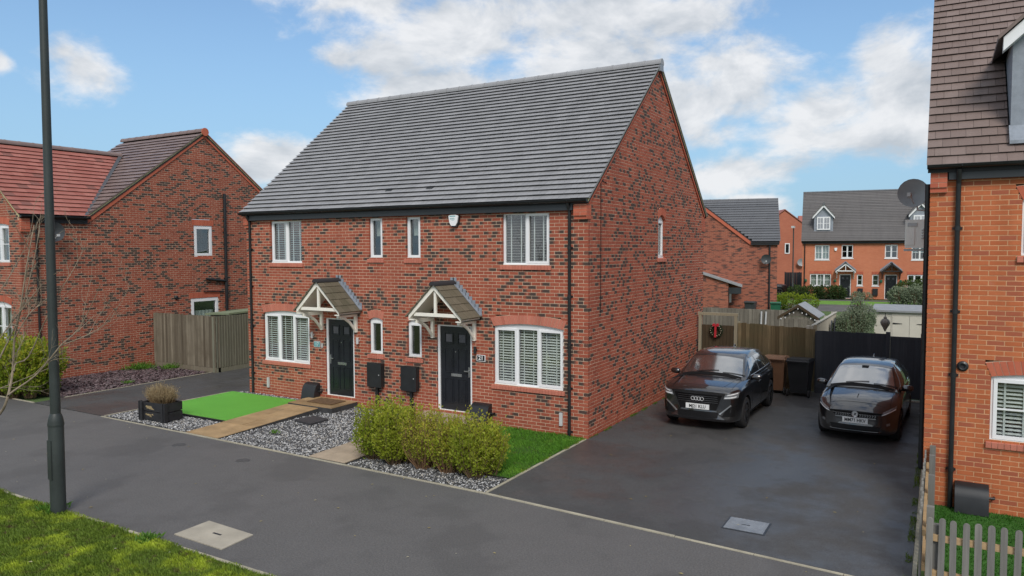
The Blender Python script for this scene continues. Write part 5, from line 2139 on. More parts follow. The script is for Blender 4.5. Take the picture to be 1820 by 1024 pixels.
#   y    hw   zb   zw   zs   zt   crown tf  bow
suv_st = [(.00, .72, .28, .56, .83, .86, .02, .88, .15), (.04, .79, .225, .58, .87, .905, .025, .88, .19), (.14, .855, .20, .60, .90, .94, .03, .88, .21), (.36, .89, .19, .62, .925, .965, .04, .87, .17),
          (.75, .90, .20, .62, .94, .99, .05, .87, .08), (1.15, .90, .20, .63, .955, 1.01, .045, .88, .02), (1.7, .895, .20, .62, .945, 1.01, .02, .90, 0), (2.6, .895, .20, .62, .955, 1.02, .02, .90, 0),
          (3.4, .90, .21, .62, .965, 1.03, .02, .89, 0), (3.85, .875, .26, .62, .96, 1.02, .02, .87, -.06), (4.08, .82, .32, .60, .93, .98, .02, .85, -.12), (4.18, .72, .40, .60, .86, .90, .02, .84, -.14)]
#   y   roof z  roof w  belt w belt z
suv_cab = [(1.02, 1.02, .74, .80, .985), (1.25, 1.16, .70, .815, 1.0), (1.5, 1.30, .66, .82, 1.005), (1.74, 1.425, .615, .82, 1.01), (2.0, 1.485, .595, .82, 1.015), (2.5, 1.51, .59, .82, 1.02), (3.0, 1.495, .585, .82, 1.03),
           (3.4, 1.45, .575, .815, 1.035), (3.62, 1.38, .58, .805, 1.04), (3.85, 1.22, .62, .79, 1.04), (4.03, 1.06, .68, .77, 1.03)]
SUV = dict(hw=.90, paint=car_black, st=suv_st, cab=suv_cab, wheels=(.80, 3.40), wr=.345, screen=(1.16, 1.72, .70, .585),
           side_glass=[[(1.45, 1.06), (2.28, 1.075), (2.28, 1.40), (1.86, 1.39)], [(2.36, 1.075), (3.18, 1.10), (3.02, 1.40), (2.36, 1.41)], [(3.25, 1.10), (3.55, 1.12), (3.4, 1.34), (3.12, 1.39)]],
           rear=(3.66, 3.96, .54, .62), lines=[(1.32, .32, 1.30, .96), (2.32, .30, 2.32, .98), (3.28, .62, 3.42, .98)], handles=(2.10, 3.18), hz=.86, bonnet=(.20, 1.04), crease=(.52, .60), mirror=(.955, 1.42, 1.05), mirror_mat=car_black,
           plate=.53, reg='MJ21 KLU', aerial=3.25)
suv, patch, both, cast, bvb, bvc = make_car('parked_car', 'black compact SUV with four-ring badge parked beside the brick gable', (1.78, 1.90, .004), R(-.5), SUV)
# face of the SUV
patch('grille', [(-.40, .46), (.40, .46), (.53, .81), (-.53, .81)], 'y', trim_m, nu=16, nv=6, off=.006)
both('grille_edge', [(.405, .46), (.418, .46), (.548, .81), (.532, .81)], 'y', rim_m, nu=2, nv=6, off=.010)
gm = MB()
for k in range(4):
    z = .63 + k * .045
    pts = []
    for i in range(13):
        x = -.44 + .88 * i / 12
        h, n = cast(bvb, x, z, 'y')
        pts.append(tuple(h + Vector((0, -.014, 0))))
    gm.tube(pts, .006, 5)
gm.build('grille_bars', M('gloss_black', (.03, .03, .032), .25, coat=.6), suv, smooth=50)
patch('grille_frame', [(-.53, .812), (.53, .812), (.54, .828), (-.54, .828)], 'y', rim_m, nu=16, nv=1, off=.010)
both('headlamp', [(.56, .73), (.83, .76), (.84, .88), (.60, .845)], 'y', lens_m, nu=10, nv=5, off=.006)
both('headlamp_light', [(.58, .745), (.80, .775), (.805, .80), (.59, .772)], 'y', lens_hi, nu=8, nv=2, off=.009)
both('headlamp_light', [(.63, .81), (.82, .85), (.825, .868), (.64, .828)], 'y', lens_hi, nu=8, nv=2, off=.009)
both('air_intake', [(.52, .33), (.78, .36), (.81, .60), (.64, .54)], 'y', trim_m, nu=6, nv=5, off=.004)
both('intake_blade', [(.47, .40), (.49, .38), (.73, .60), (.71, .615)], 'y', silver, nu=2, nv=8, off=.008)
patch('lower_grille', [(-.44, .30), (.44, .30), (.46, .43), (-.46, .43)], 'y', trim_m, nu=14, nv=4, off=.004)
patch('skid_plate', [(-.60, .245), (.60, .245), (.52, .285), (-.52, .285)], 'y', rim_m, nu=14, nv=2, off=.008)
for i in range(4):
    x = (i - 1.5) * .066
    h, n = cast(bvb, x, .70, 'y')
    t = MB()
    for a in range(20):
        a0, a1 = 2 * math.pi * a / 20, 2 * math.pi * (a + 1) / 20
        for (ra, rb) in ((.046, .037),):
            P_ = lambda an, r_, yy: (x + r_ * math.cos(an), yy, .705 + r_ * .92 * math.sin(an))
            y0 = h.y - .030 - .002 * (i % 2)
            t.hexa([P_(a0, rb, y0), P_(a1, rb, y0), P_(a1, rb, y0 + .008), P_(a0, rb, y0 + .008), P_(a0, ra, y0), P_(a1, ra, y0), P_(a1, ra, y0 + .008), P_(a0, ra, y0 + .008)])
    t.build('badge_ring', badge_m, suv)
# wheel arch edges, bright roof line
for sx, ax in ((1, 'x+'), (-1, 'x-')):
    pts = []
    for i in range(9):
        y = 1.50 + 2.0 * i / 8
        h, n = cast(bvc, y, 1.065 + .02 * i / 8, ax)
        if h:
            pts.append(tuple(h + n * .004))
    MB().tube(pts, .008, 5).build('waist_trim', silver if sx > 0 else trim_m, suv)

hat_st = [(.00, .62, .26, .46, .62, .65, .02, .88, .20), (.05, .72, .20, .48, .66, .70, .025, .88, .24), (.16, .80, .17, .50, .72, .765, .035, .87, .26), (.36, .845, .165, .52, .79, .84, .05, .86, .20),
          (.75, .865, .17, .55, .855, .91, .055, .86, .08), (1.10, .865, .17, .57, .89, .955, .05, .88, .02), (1.6, .86, .17, .58, .905, .97, .02, .90, 0), (2.5, .86, .17, .58, .92, .98, .02, .90, 0),
          (3.2, .865, .18, .58, .93, .99, .02, .89, 0), (3.7, .84, .24, .58, .92, .98, .02, .87, -.06), (3.96, .78, .30, .56, .88, .93, .02, .85, -.12), (4.06, .68, .38, .56, .82, .86, .02, .84, -.14)]
hat_cab = [(.92, .975, .72, .77, .94), (1.15, 1.105, .685, .785, .955), (1.4, 1.235, .65, .79, .96), (1.66, 1.36, .605, .79, .965), (1.92, 1.41, .58, .79, .97), (2.4, 1.435, .57, .79, .98), (2.9, 1.41, .565, .785, .99),
           (3.3, 1.36, .56, .78, 1.0), (3.55, 1.28, .57, .77, 1.0), (3.78, 1.13, .60, .755, 1.0), (3.95, 1.0, .65, .74, .99)]
HAT = dict(hw=.865, paint=car_black2, st=hat_st, cab=hat_cab, wheels=(.80, 3.34), wr=.32, screen=(1.06, 1.66, .69, .57),
           side_glass=[[(1.36, 1.015), (2.25, 1.03), (2.25, 1.33), (1.80, 1.325)], [(2.33, 1.03), (3.12, 1.06), (2.95, 1.325), (2.33, 1.335)]],
           rear=(3.6, 3.88, .52, .60), lines=[(1.28, .28, 1.26, .92), (2.29, .28, 2.29, .94), (3.2, .6, 3.3, .94)], handles=(2.08, 3.05), hz=.82, bonnet=(.20, .98), crease=None, mirror=(.93, 1.34, 1.0), mirror_mat=car_black2,
           plate=.47, reg='MM71 HKV', aerial=3.2)
hat, patch, both, cast, bvb, bvc = make_car('parked_car', 'black hatchback with round badge parked in front of the dark gate', (4.91, 2.42, .004), R(-2.0), HAT)
hat.scale = (.92, 1, 1)
patch('grille', [(-.40, .535), (.40, .535), (.52, .635), (-.52, .635)], 'y', trim_m, nu=16, nv=4, off=.006)
gm = MB()
for k in range(3):
    for i in range(17):
        x = -.40 + .80 * i / 16 + (.012 if k % 2 else 0)
        if abs(x) < .09:
            continue
        h, n = cast(bvb, x, .555 + k * .022, 'y')
        gm.box(h.x - .009, h.x + .009, h.y - .014, h.y - .004, h.z - .005, h.z + .005)
gm.build('grille_studs', silver, hat, kind='stuff')
both('grille_bar', [(.10, .598), (.46, .60), (.50, .616), (.10, .614)], 'y', chrome, nu=10, nv=1, off=.012)
patch('grille_surround', [(-.42, .516), (.42, .516), (.41, .530), (-.41, .530)], 'y', silver, nu=16, nv=1, off=.010)
h, n = cast(bvb, 0, .60, 'y')
MB().lathe([(0, -.012), (.052, -.012), (.058, -.018), (.066, -.018), (.07, -.008), (.07, .01)], (0, h.y - .004, .60), 24, 'y').build('badge', chrome, hat, smooth=35)
bz = MB().prism([(-.03, h.y - .0205, .585), (.012, h.y - .0205, .58), (.02, h.y - .0205, .60), (.035, h.y - .0205, .622), (-.015, h.y - .0205, .625), (-.01, h.y - .0205, .602)], (0, .005, 0))
bz.build('badge_emblem', rim_m, hat)
both('headlamp', [(.52, .60), (.78, .70), (.80, .775), (.56, .675)], 'y', lens_m, nu=10, nv=5, off=.006)
both('headlamp_light', [(.54, .612), (.78, .70), (.785, .72), (.55, .63)], 'y', lens_hi, nu=10, nv=2, off=.010)
patch('lower_grille', [(-.48, .24), (.48, .24), (.52, .37), (-.52, .37)], 'y', trim_m, nu=14, nv=4, off=.004)
both('fog_lamp', [(.63, .40), (.69, .41), (.69, .46), (.63, .45)], 'y', lens_m, nu=3, nv=3, off=.008)
patch('bonnet_rib', [(-.006, .35), (.006, .35), (.010, .55), (-.010, .55)], 'z', trim_m, nu=1, nv=6, off=.003)
patch('camera_pod', [(-.07, 1.56), (.07, 1.56), (.08, 1.655), (-.08, 1.655)], 'z', trim_m, bv=bvc, nu=4, nv=3, off=.008)

# ================================================================== fences, bins and back gardens
board_br = wood_mat('fence_brown', (.115, .082, .042), (.23, .175, .098), (.09, .085, .045))
board_gr = wood_mat('fence_grey', (.16, .145, .12), (.29, .27, .225), (.12, .11, .09))
board_lt = wood_mat('fence_left', (.105, .085, .06), (.27, .235, .175), (.085, .067, .045))
board_bl = wood_mat('fence_black', (.052, .057, .067), (.066, .071, .081), (.044, .049, .057), rough=.7)
gate_br = wood_mat('gate_brown', (.075, .052, .030), (.10, .070, .040), (.05, .042, .025))
post_m = wood_mat('post_pale', (.33, .29, .20), (.37, .33, .24), (.25, .23, .16))
white_w = wood_mat('whitewashed_panel', (.50, .47, .40), (.56, .53, .46), (.42, .40, .34))


def board_fence(name, label, a, b, h, bw_, mat, post=None, gravel=True, h1=None, t=.02, overlap=True, cap=False, rail=True):
    """close-board fence from a to b with single boards"""
    a, b = Vector((*a, 0)), Vector((*b, 0))
    L = (b - a).length
    d = (b - a).normalized()
    f = thing(name, label, 'fence', a, math.atan2(d.y, d.x))
    n = int(round(L / bw_))
    w = L / n
    g = .16 if gravel else .02
    cache = []
    for v in range(4):
        hh = h + rnd.uniform(-.012, .012)
        m = MB()
        m.hexa([(0, -.02, g), (w * 1.1, .006, g), (w * 1.1, .014, g), (0, .012, g), (0, -.02, hh), (w * 1.1, .006, hh), (w * 1.1, .014, hh), (0, .012, hh)])
        cache.append(m.mesh('board', mat))
    for i in range(n):
        k = 1 if not h1 else (h + (h1 - h) * i / n) / h
        inst(cache[rnd.randrange(4)], 'board', f, (i * w, rnd.uniform(-.002, .002), 0), (0, rnd.uniform(-.004, .004), 0), (1, 1, k))
    if gravel:
        MB().box(0, L, -.005, .035, 0, .155).build('gravel_board', mat, f)
    if rail:
        for z in (.35, h * .55, h - .25):
            MB().box(0, L, .03, .07, z, z + .08).build('rail', mat, f)
    if cap:
        MB().box(-.02, L + .02, -.03, .05, h + .012, h + .04).build('capping', mat, f)
    np_ = max(1, int(round(L / 1.83)))
    for i in range(np_ + 1):
        MB().box(L * i / np_ - .045, L * i / np_ + .045, .072, .16, 0, h + (.03 if post else -.03)).build('post', post or mat, f)
    return f


# left neighbour's fence beside the slate bed
board_fence('board_fence', 'weathered brown board fence facing the street beside the left house', (-17.35, 1.72), (-14.12, 1.72), 1.86, .095, board_lt)
board_fence('board_fence', 'grey-green board fence running back along the left driveway', (-14.08, 1.74), (-14.08, 5.2), 1.86, .105, wood_mat('fence_green_grey', (.20, .20, .15), (.25, .245, .185), (.15, .15, .10)))
gs = thing('garden_store', 'pale green roofed garden store rising just above the left fence', 'shed', (-14.9, 3.3, 0))
MB().box(-.45, .6, -.8, 1.6, 0, 1.80).build('store_wall', white_w, gs)
MB().hexa([(-.55, -.95, 1.80), (.70, -.95, 1.86), (.70, 1.7, 1.92), (-.55, 1.7, 1.86), (-.55, -.95, 1.86), (.70, -.95, 1.92), (.70, 1.7, 1.98), (-.55, 1.7, 1.92)]).build('store_roof', M('green_felt', (.19, .23, .14), .8, var=.15), gs)

FB = 7.95
gt = thing('garden_gate', 'dark brown wooden side gate with pale frame next to the gable', 'gate', (.08, FB, 0))
for x in (.0, 1.06):
    MB().box(x, x + .09, -.05, .05, 0, 2.03).build('post', post_m, gt)
MB().box(-.02, 1.17, -.055, .055, 2.031, 2.11).build('top_rail', post_m, gt)
for i in range(9):
    MB().box(.1 + i * .105, .2 + i * .105, -.02, .005, .05, 1.74).build('board', gate_br, gt)
for z in (.3, 1.0, 1.6):
    MB().box(.1, 1.05, .006, .04, z, z + .1).build('rail', gate_br, gt)
wr_ = thing('wreath', 'round green wreath with a red bow hanging on the brown gate', 'wreath', (.62, FB - .045, 1.58))
wm = MB()
rg = random.Random(5)
for i in range(900):
    a = rg.uniform(0, 6.283)
    b = rg.uniform(0, 6.283)
    r = .15 + .055 * math.cos(b) * rg.random() ** .5
    c = Vector((r * math.cos(a), -.03 + .045 * math.sin(b), r * math.sin(a)))
    d = Vector((rg.gauss(0, 1), rg.gauss(0, 1) - .5, rg.gauss(0, 1))).normalized() * .035
    e = d.orthogonal().normalized() * .007
    wm.poly([tuple(c - e), tuple(c + d * .5 - e * 1.4), tuple(c + d), tuple(c + d * .5 + e * 1.4)], (rg.random(), rg.random(), .5, 1))
wleaf = leaf_mat('wreath_leaf', [(0, (.02, .035, .015)), (.6, (.045, .075, .03)), (1, (.12, .14, .09))])
wm.build('needles', wleaf, wr_, kind='stuff')
red_r = M('red_ribbon', (.42, .02, .03), .5)
rb = MB()
rb.hexa([(-.03, -.10, .17), (.03, -.10, .17), (.03, -.09, .17), (-.03, -.09, .17), (-.045, -.10, -.2), (.02, -.10, -.2), (.02, -.09, -.2), (-.045, -.09, -.2)])
for sx in (-1, 1):
    rb.lathe([(.0, -.02), (.045, -.02), (.05, .02), (.0, .02)], (sx * .055, -.09, .17), 10, 'y')
rb.build('bow', red_r, wr_)
bk_ = MB()
for i in range(14):
    a = i * .45
    bk_.lathe([(0, -.016), (.013, -.01), (.016, 0), (.013, .01), (0, .016)], (.16 * math.cos(a), -.085, .16 * math.sin(a)), 7)
bk_.build('baubles', M('bauble', (.5, .42, .32), .3, metal=.4), wr_, smooth='all', kind='stuff')
board_fence('board_fence', 'brown vertical board fence behind the wheelie bins', (1.24, FB), (3.36, FB), 1.84, .115, board_br, post=post_m, h1=1.76)
board_fence('board_fence', 'black painted board fence behind the hatchback', (3.44, FB - .25), (5.14, FB - .25), 1.74, .14, board_bl, gravel=True)
bg = thing('black_gate', 'black painted boarded gate between the black fence and the orange house', 'gate', (5.16, FB - .27, 0))
for x in (.0, .93):
    MB().box(x, x + .1, -.06, .06, 0, 1.80 if x == 0 else 1.7).build('post', board_bl, bg)
for i in range(7):
    MB().box(.105 + i * .117, .2215 + i * .117, -.02 - .004 * (i % 2), .01, .06, 1.62).build('board', board_bl, bg)
MB().box(.105, .925, -.03, .03, 1.621, 1.69).build('top_rail', board_bl, bg)
MB().box(.08, .95, -.10, -.03, .0, .035).build('threshold', conc_pl, bg)
ln = thing('garden_lantern', 'teardrop wire garden lantern above the black fence post', 'lantern', (5.13, FB - .2, 1.80))
MB().lathe([(0, .0), (.012, .01), (.05, .10), (.105, .20), (.115, .25), (.095, .30), (.05, .345), (.035, .36), (.05, .375), (.02, .40), (.012, .43), (0, .44)], (0, 0, 0), 14).build('cage', M('lantern_metal', (.24, .215, .18), .6, metal=.3, var=.3, vs=60), ln, smooth=45)
lr = MB()
for k in range(10):
    a = k * .628
    lr.tube([(r * 1.02 * math.cos(a), r * 1.02 * math.sin(a), z) for r, z in ((.012, .01), (.05, .10), (.105, .20), (.115, .25), (.095, .30), (.05, .345))], .004, 4)
lr.build('ribs', M('lantern_rib', (.38, .35, .30), .5, metal=.4), ln)
MB().tube([(0, 0, .43), (0, 0, .5)], .008, 5).build('finial', lp_m, ln)


def wheelie_bin(label, loc, rz, body, lid, s=1.0, group='wheelie bins'):
    b = thing('wheelie_bin', label, 'bin', loc, rz, None)
    b.scale = (s, s, s)
    m = MB()
    m.hexa([(-.22, -.24, .04), (.22, -.24, .04), (.22, .20, .10), (-.22, .20, .10), (-.28, -.33, .93), (.28, -.33, .93), (.28, .33, .93), (-.28, .33, .93)])
    m.box(-.295, .295, -.35, .35, .93, .965)
    m.build('body', body, b)
    l = MB()
    l.hexa([(-.30, -.37, .966), (.30, -.37, .966), (.30, .36, .966), (-.30, .36, .966), (-.27, -.33, 1.01), (.27, -.33, 1.01), (.28, .34, 1.05), (-.28, .34, 1.05)])
    l.build('lid', lid, b)
    MB().tube([(-.26, .40, .98), (.26, .40, .98)], .02, 8).box(-.24, -.20, .33, .40, .95, 1.0).box(.20, .24, .33, .40, .95, 1.0).build('handle', body, b)
    for sx in (-1, 1):
        MB().lathe([(0, -.025), (.08, -.025), (.10, -.015), (.10, .015), (.08, .025), (0, .025)], (sx * .27, .24, .10), 16, 'x').build('wheel', tyre_m, b, smooth=40)
    return b


bin_br = M('bin_brown', (.17, .085, .045), .55, var=.12, vs=5)
bin_br2 = M('bin_brown_lid', (.25, .14, .085), .5, var=.1, vs=5)
bin_bk = M('bin_black', (.013, .014, .016), .5, var=.2, vs=5)
bin_gn = M('bin_green', (.015, .11, .06), .5, var=.15, vs=5)
bin_gr = M('bin_grey', (.045, .05, .055), .5, var=.15, vs=5)
wheelie_bin('brown wheelie bin with tan lid behind the black SUV', (2.46, 7.25, .004), R(180), bin_br, bin_br2)
wheelie_bin('black wheelie bin in front of the board fence between the two cars', (3.13, 7.1, .004), R(176), bin_bk, bin_bk)

# back gardens
sheet('garden_lawn', [(-.1, 8.7), (6.1, 8.7), (6.1, 20), (-6, 20), (-6, 8.7)], -.02, lawn_base, .03)
board_fence('board_fence', 'grey weathered board fence at the end of the back garden', (-2.6, 13.1), (1.62, 13.1), 1.84, .15, board_gr)
for i, x in enumerate((.86, .98)):
    pp = thing('pale_pole', ('left' if i == 0 else 'right') + ' of two pale poles leaning on the grey garden fence', 'pole', (x, 12.95, 0))
    MB().tube([(0, 0, 0), (.02 + .04 * i, .08, 1.78)], .03, 8).build('shaft', grey_pl, pp)
gsd = thing('garden_shed', 'small grey timber shed with felt roof and string lights', 'shed', (2.1, 13.2, 0))
for i in range(13):
    MB().box(-.54, .54, -.01 - .004 * (i % 2), .012, i * .125, i * .125 + .122).build('plank', board_gr, gsd)
MB().prism([(-.54, .0, 1.63), (.54, .0, 1.63), (0, .0, 2.0)], (0, .02, 0)).build('gable_board', board_gr, gsd)
MB().box(.52, .54, .02, 1.3, 0, 1.63).box(-.54, -.52, .02, 1.3, 0, 1.63).build('side_wall', board_gr, gsd)
for i in range(4):
    MB().box(-.30 + i * .15, -.155 + i * .15, -.04, -.015, .05, 1.55).build('door_board', board_gr, gsd)
felt = M('grey_felt', (.27, .28, .29), .75, var=.15, vs=5)
for sgn in (-1, 1):
    MB().hexa([(sgn * .68, -.1, 1.60), (0, -.1, 2.05), (0, 1.45, 2.05), (sgn * .68, 1.45, 1.60), (sgn * .68, -.1, 1.63), (0, -.1, 2.08), (0, 1.45, 2.08), (sgn * .68, 1.45, 1.63)]).build('roof_slope', felt, gsd)
    MB().hexa([(sgn * .68, -.12, 1.52), (0, -.12, 1.97), (0, -.101, 1.97), (sgn * .68, -.101, 1.52), (sgn * .68, -.12, 1.62), (0, -.12, 2.07), (0, -.101, 2.07), (sgn * .68, -.101, 1.62)]).build('barge_board', gate_br, gsd)
sb = MB()
for i in range(9):
    x = -.56 + i * .14
    sb.lathe([(0, -.05), (.018, -.045), (.02, -.01), (0, .0)], (x, -.135, 2.0 - abs(x) * .66 - .06 - .05 * (i % 2)), 6)
for i in range(5):
    sb.lathe([(0, -.05), (.018, -.045), (.02, -.01), (0, .0)], (-.5, -.06, 1.5 - i * .12), 6)
sb.build('string_lights', upvc, gsd, kind='stuff')
dv = board_fence('board_fence', 'pale whitewashed board fence dividing the two back gardens', (3.27, 8.15), (3.30, 13.4), 1.80, .15, white_w, gravel=False, cap=True, post=white_w)
for k, y in enumerate((3.4, 4.3)):
    am = MB()
    pts = [(-.17, 0, .0), (.17, 0, .0), (.17, 0, .55)] + [(.17 * math.cos(a), 0, .55 + .2 * math.sin(a)) for a in (.5, 1.05, 1.57, 2.1, 2.64)] + [(-.17, 0, .55)]
    mr_ = thing('arched_mirror', 'dark arched garden mirror on the pale fence, ' + ('nearer' if k == 0 else 'farther') + ' of two', 'mirror', (3.33 + .03, 8.15 + y, .95), R(90))
    am.prism(pts, (0, -.03, 0))
    am.build('frame', board_bl, mr_)
    MB().prism([(x * .84, -.031, .04 + z * .92) for x, _, z in pts], (0, -.004, 0)).build('mirror_glass', car_glass, mr_)
crm = M('cream_shed_paint', (.60, .57, .49), .6, var=.06, vs=3)
cs_ = thing('cream_shed', 'cream painted shed with double doors at the back of the right garden', 'shed', (4.45, 13.9, 0))
for i in range(12):
    MB().box(0, .52, -.012 - .004 * (i % 2), .01, i * .155, i * .155 + .152).build('plank', crm, cs_)
for (a, b) in ((.56, 1.06), (1.07, 1.57)):
    MB().box(a, b, -.03, .0, .05, 1.74).build('door', crm, cs_)
MB().box(.525, .555, -.035, .01, 0, 1.86).box(1.575, 1.62, -.035, .01, 0, 1.86).box(.556, 1.574, -.034, .01, 1.745, 1.86).build('frame', crm, cs_)
for z in (1.45, .4):
    MB().prism([(1.56, -.036, z), (1.56, -.036, z + .05), (1.28, -.036, z + .03), (1.28, -.036, z + .02)], (0, -.008, 0)).build('hinge', black_pl, cs_)
    MB().prism([(.57, -.036, z), (.57, -.036, z + .05), (.85, -.036, z + .03), (.85, -.036, z + .02)], (0, -.008, 0)).build('hinge', black_pl, cs_)
MB().box(0, 1.6, .01, 1.3, 0, 1.84).build('carcass', crm, cs_)
MB().hexa([(-.1, -.12, 1.86), (1.75, -.12, 1.86), (1.75, 1.5, 1.96), (-.1, 1.5, 1.96), (-.1, -.12, 1.92), (1.75, -.12, 1.92), (1.75, 1.5, 2.02), (-.1, 1.5, 2.02)]).build('roof', felt, cs_)

# ================================================================== houses beyond
def uv_box_project(o):
    """lays metre-sized coordinates on upright faces for the far brickwork"""
    me = o.data
    uv = me.uv_layers.new(name='UVMap')
    for p in me.polygons:
        n = p.normal
        for li in p.loop_indices:
            v = me.vertices[me.loops[li].vertex_index].co
            uv.data[li].uv = (v.x, v.z) if abs(n.y) > abs(n.x) else (v.y, v.z)


fb_or = far_brick_mat('far_brick_orange', (.52, .155, .075), (.58, .19, .095), (.50, .27, .17))
fb_dk = far_brick_mat('far_brick_multi', (.29, .082, .048), (.35, .105, .06), (.38, .22, .15), dark=(.06, .042, .036))
fb_rd = far_brick_mat('far_brick_red', (.42, .12, .065), (.47, .145, .08), (.42, .22, .15))
tile_far = tile_mat('tile_far_grey', (.115, .12, .13), (.15, .155, .165), .6, .4)
tile_far2 = tile_mat('tile_far_taupe', (.135, .128, .125), (.17, .16, .155), .6, .4)


def wall_with_holes(F, u0, u1, z0, z1, ops, t=.25, clip=None):
    """sheet of wall cut into cells around rectangular openings"""
    us = sorted({u0, u1} | {o.u0 for o in ops} | {o.u1 for o in ops})
    zs = sorted({z0, z1} | {o.z0 for o in ops} | {o.z1 for o in ops})
    m = MB(F)
    for a, b in zip(us[:-1], us[1:]):
        for c, d in zip(zs[:-1], zs[1:]):
            um, zm = (a + b) / 2, (c + d) / 2
            if any(o.u0 < um < o.u1 and o.z0 < zm < o.z1 for o in ops):
                continue
            m.box(a, b, -t, 0, c, d)
    return m


def simple_window(h, F, o, cols=2, rows_=2, curtain_=None, frame=None):
    w = window(h, F, o, [(i / cols, (i + 1) / cols, True) for i in range(cols)], blinds=False, bars=rows_, set_=.06, curtain=curtain_)
    MB(F).box(o.u0 - .05, o.u1 + .05, -.03, .04, o.z0 - .06, o.z0).build('sill', upvc, h)
    return w


tr_h = thing('terrace_house', 'distant orange brick terrace with grey roof and two dormers', 'house', (-3.40, 49.9, 0), R(7.3))
tr_h.scale = (.835, 1, 1)
TFm = F0['front']
to = [Opening(1.13, 2.44, 3.12, 4.32), Opening(3.5, 4.52, 3.25, 4.32), Opening(7.23, 8.31, 3.25, 4.32), Opening(9.45, 10.8, 3.12, 4.30),
      Opening(.73, 2.63, .98, 1.98), Opening(4.89, 5.4, 1.06, 1.96), Opening(6.2, 6.77, 1.06, 1.96), Opening(9.16, 10.9, .98, 1.98), Opening(3.36, 4.38, 0.02, 1.96), Opening(7.26, 8.32, 0.02, 1.96)]
w = wall_with_holes(TFm, 0, 14, 0, 4.62, to).build('wall', fb_or, tr_h)
uv_box_project(w)
s_ = MB().prism([(0, .26, 0), (0, 8, 0), (0, 8, 4.6), (0, 4.1, 8.7), (0, .26, 4.62)], (.25, 0, 0)).build('gable_wall', fb_or, tr_h)
uv_box_project(s_)
MB().box(.25, 14, 3.0, 3.1, 0, 4.6).build('partition', dark_in, tr_h)
for i, o in enumerate(to[:8]):
    simple_window(tr_h, TFm, o, 3 if o.u1 - o.u0 > 1.5 else (2 if o.u1 - o.u0 > .8 else 1), 2, (0, 1) if i in (0, 4) else ((.45, 1, teal) if i == 3 else None))
    am = MB(TFm)
    for k in range(10):
        a, b = o.u0 - .05 + (o.u1 - o.u0 + .1) * k / 10, o.u0 - .05 + (o.u1 - o.u0 + .1) * (k + 1) / 10
        am.box(a + .004, b - .004, .0, .012, o.z1 + .0, o.z1 + .22, (rnd.random(), rnd.random(), .5, 1))
    am.build('lintel', brick_red, tr_h)
for i, (u0, u1) in enumerate(((3.36, 4.38), (7.26, 8.32))):
    door(tr_h, TFm, u0, u1, .02, 1.96, 1)
    canopy(tr_h, TFm, (u0 + u1) / 2, 2.86, 2.26, .84, .8, tilem=tile_far, wood=upvc if i == 0 else black_pl)
rt = MB().prism([(-.1, -.25, 4.62), (-.1, 4.1, 8.82), (-.1, 8.3, 4.62), (-.1, 8.3, 4.5), (-.1, 4.1, 8.7), (-.1, -.25, 4.5)], (14.2, 0, 0)).build('roof', under, tr_h)
tt = math.atan((8.82 - 4.62) / 4.35)
t4 = Tiling(rt, tile_far2, (-.12, -.27, 4.62), (1, 0, 0), (0, math.cos(tt), math.sin(tt)), .20, 20, False, tr_h, .035, 41)
t4.lay(30, lambda r: [(0, 14.2)], .5)
t4.finish(0)
ridge(rt, tile_far, (-.12, 4.1, 8.84), (14.1, 4.1, 8.84), 30, .1)
MB(TFm).box(-.05, 14, .0, .2, 4.42, 4.58).build('fascia', fascia_m, tr_h)
gutter(tr_h, (-.1, -.3, 4.62), (14, -.3, 4.62), (0, -1, 0))
downpipe(tr_h, TFm, .22, 0, 4.5, clips=(.3, .6), r=.05)
MB(TFm).prism([(-3.36 + 6.35 + a, .01, b - .75) for a, b in sh], (0, .08, 0)).build('alarm_box', upvc, tr_h)
for uc in (1.86, 10.2):
    dz0, dz1, dza = 5.3, 6.62, 7.5
    yf = .55
    d_ = MB()
    d_.prism([(uc - .86, yf, dz0), (uc + .86, yf, dz0), (uc + .86, yf, dz1), (uc, yf, dza - .1), (uc - .86, yf, dz1)], (0, 2.0, 0))
    do = d_.build('dormer', lead, tr_h)
    for sgn in (-1, 1):
        e = uc + sgn * 1.0
        MB().hexa([(e, yf - .2, dz1 - .18), (uc, yf - .2, dza - .1), (uc, yf - .001, dza - .1), (e, yf - .001, dz1 - .18), (e, yf - .2, dz1 + .06), (uc, yf - .2, dza + .14), (uc, yf - .001, dza + .14), (e, yf - .001, dz1 + .06)]).build('barge_board', upvc, do)
        MB().hexa([(e, yf - .24, dz1 + .0), (uc, yf - .24, dza + .12), (uc, 3.4, dza + .12), (e, 2.5, dz1 + .0), (e, yf - .24, dz1 + .1), (uc, yf - .24, dza + .22), (uc, 3.4, dza + .22), (e, 2.5, dz1 + .1)]).build('dormer_roof', tile_far2, do)
    FD = lambda u, n, z: (u, yf - n, z)
    dw = Opening(uc - .6, uc + .6, dz0 + .25, dz1 - .02)
    m = MB(FD)
    ring(m, dw.u0, dw.u1, dw.z0, dw.z1, .0, .09, .09)
    m.box(uc - .06, uc + .06, .0, .088, dw.z0 + .09, dw.z1 - .09)
    for sx in (-1, 1):
        m.box(uc + sx * .29 - .015, uc + sx * .29 + .015, .0, .07, dw.z0 + .09, dw.z1 - .09)
    m.box(uc - .52, uc + .52, .0, .069, (dw.z0 + dw.z1) / 2 - .015, (dw.z0 + dw.z1) / 2 + .015)
    m.build('dormer_window', upvc, do)
    MB(FD).box(dw.u0 + .05, dw.u1 - .05, .002, .03, dw.z0 + .05, dw.z1 - .05).build('pane', car_glass, do)
    MB().lathe([(0, -.1), (.12, -.1), (.12, .1), (0, .1)], (uc, yf - .2, dza + .16), 10, 'y').build('ridge_cap', tile_far, do)
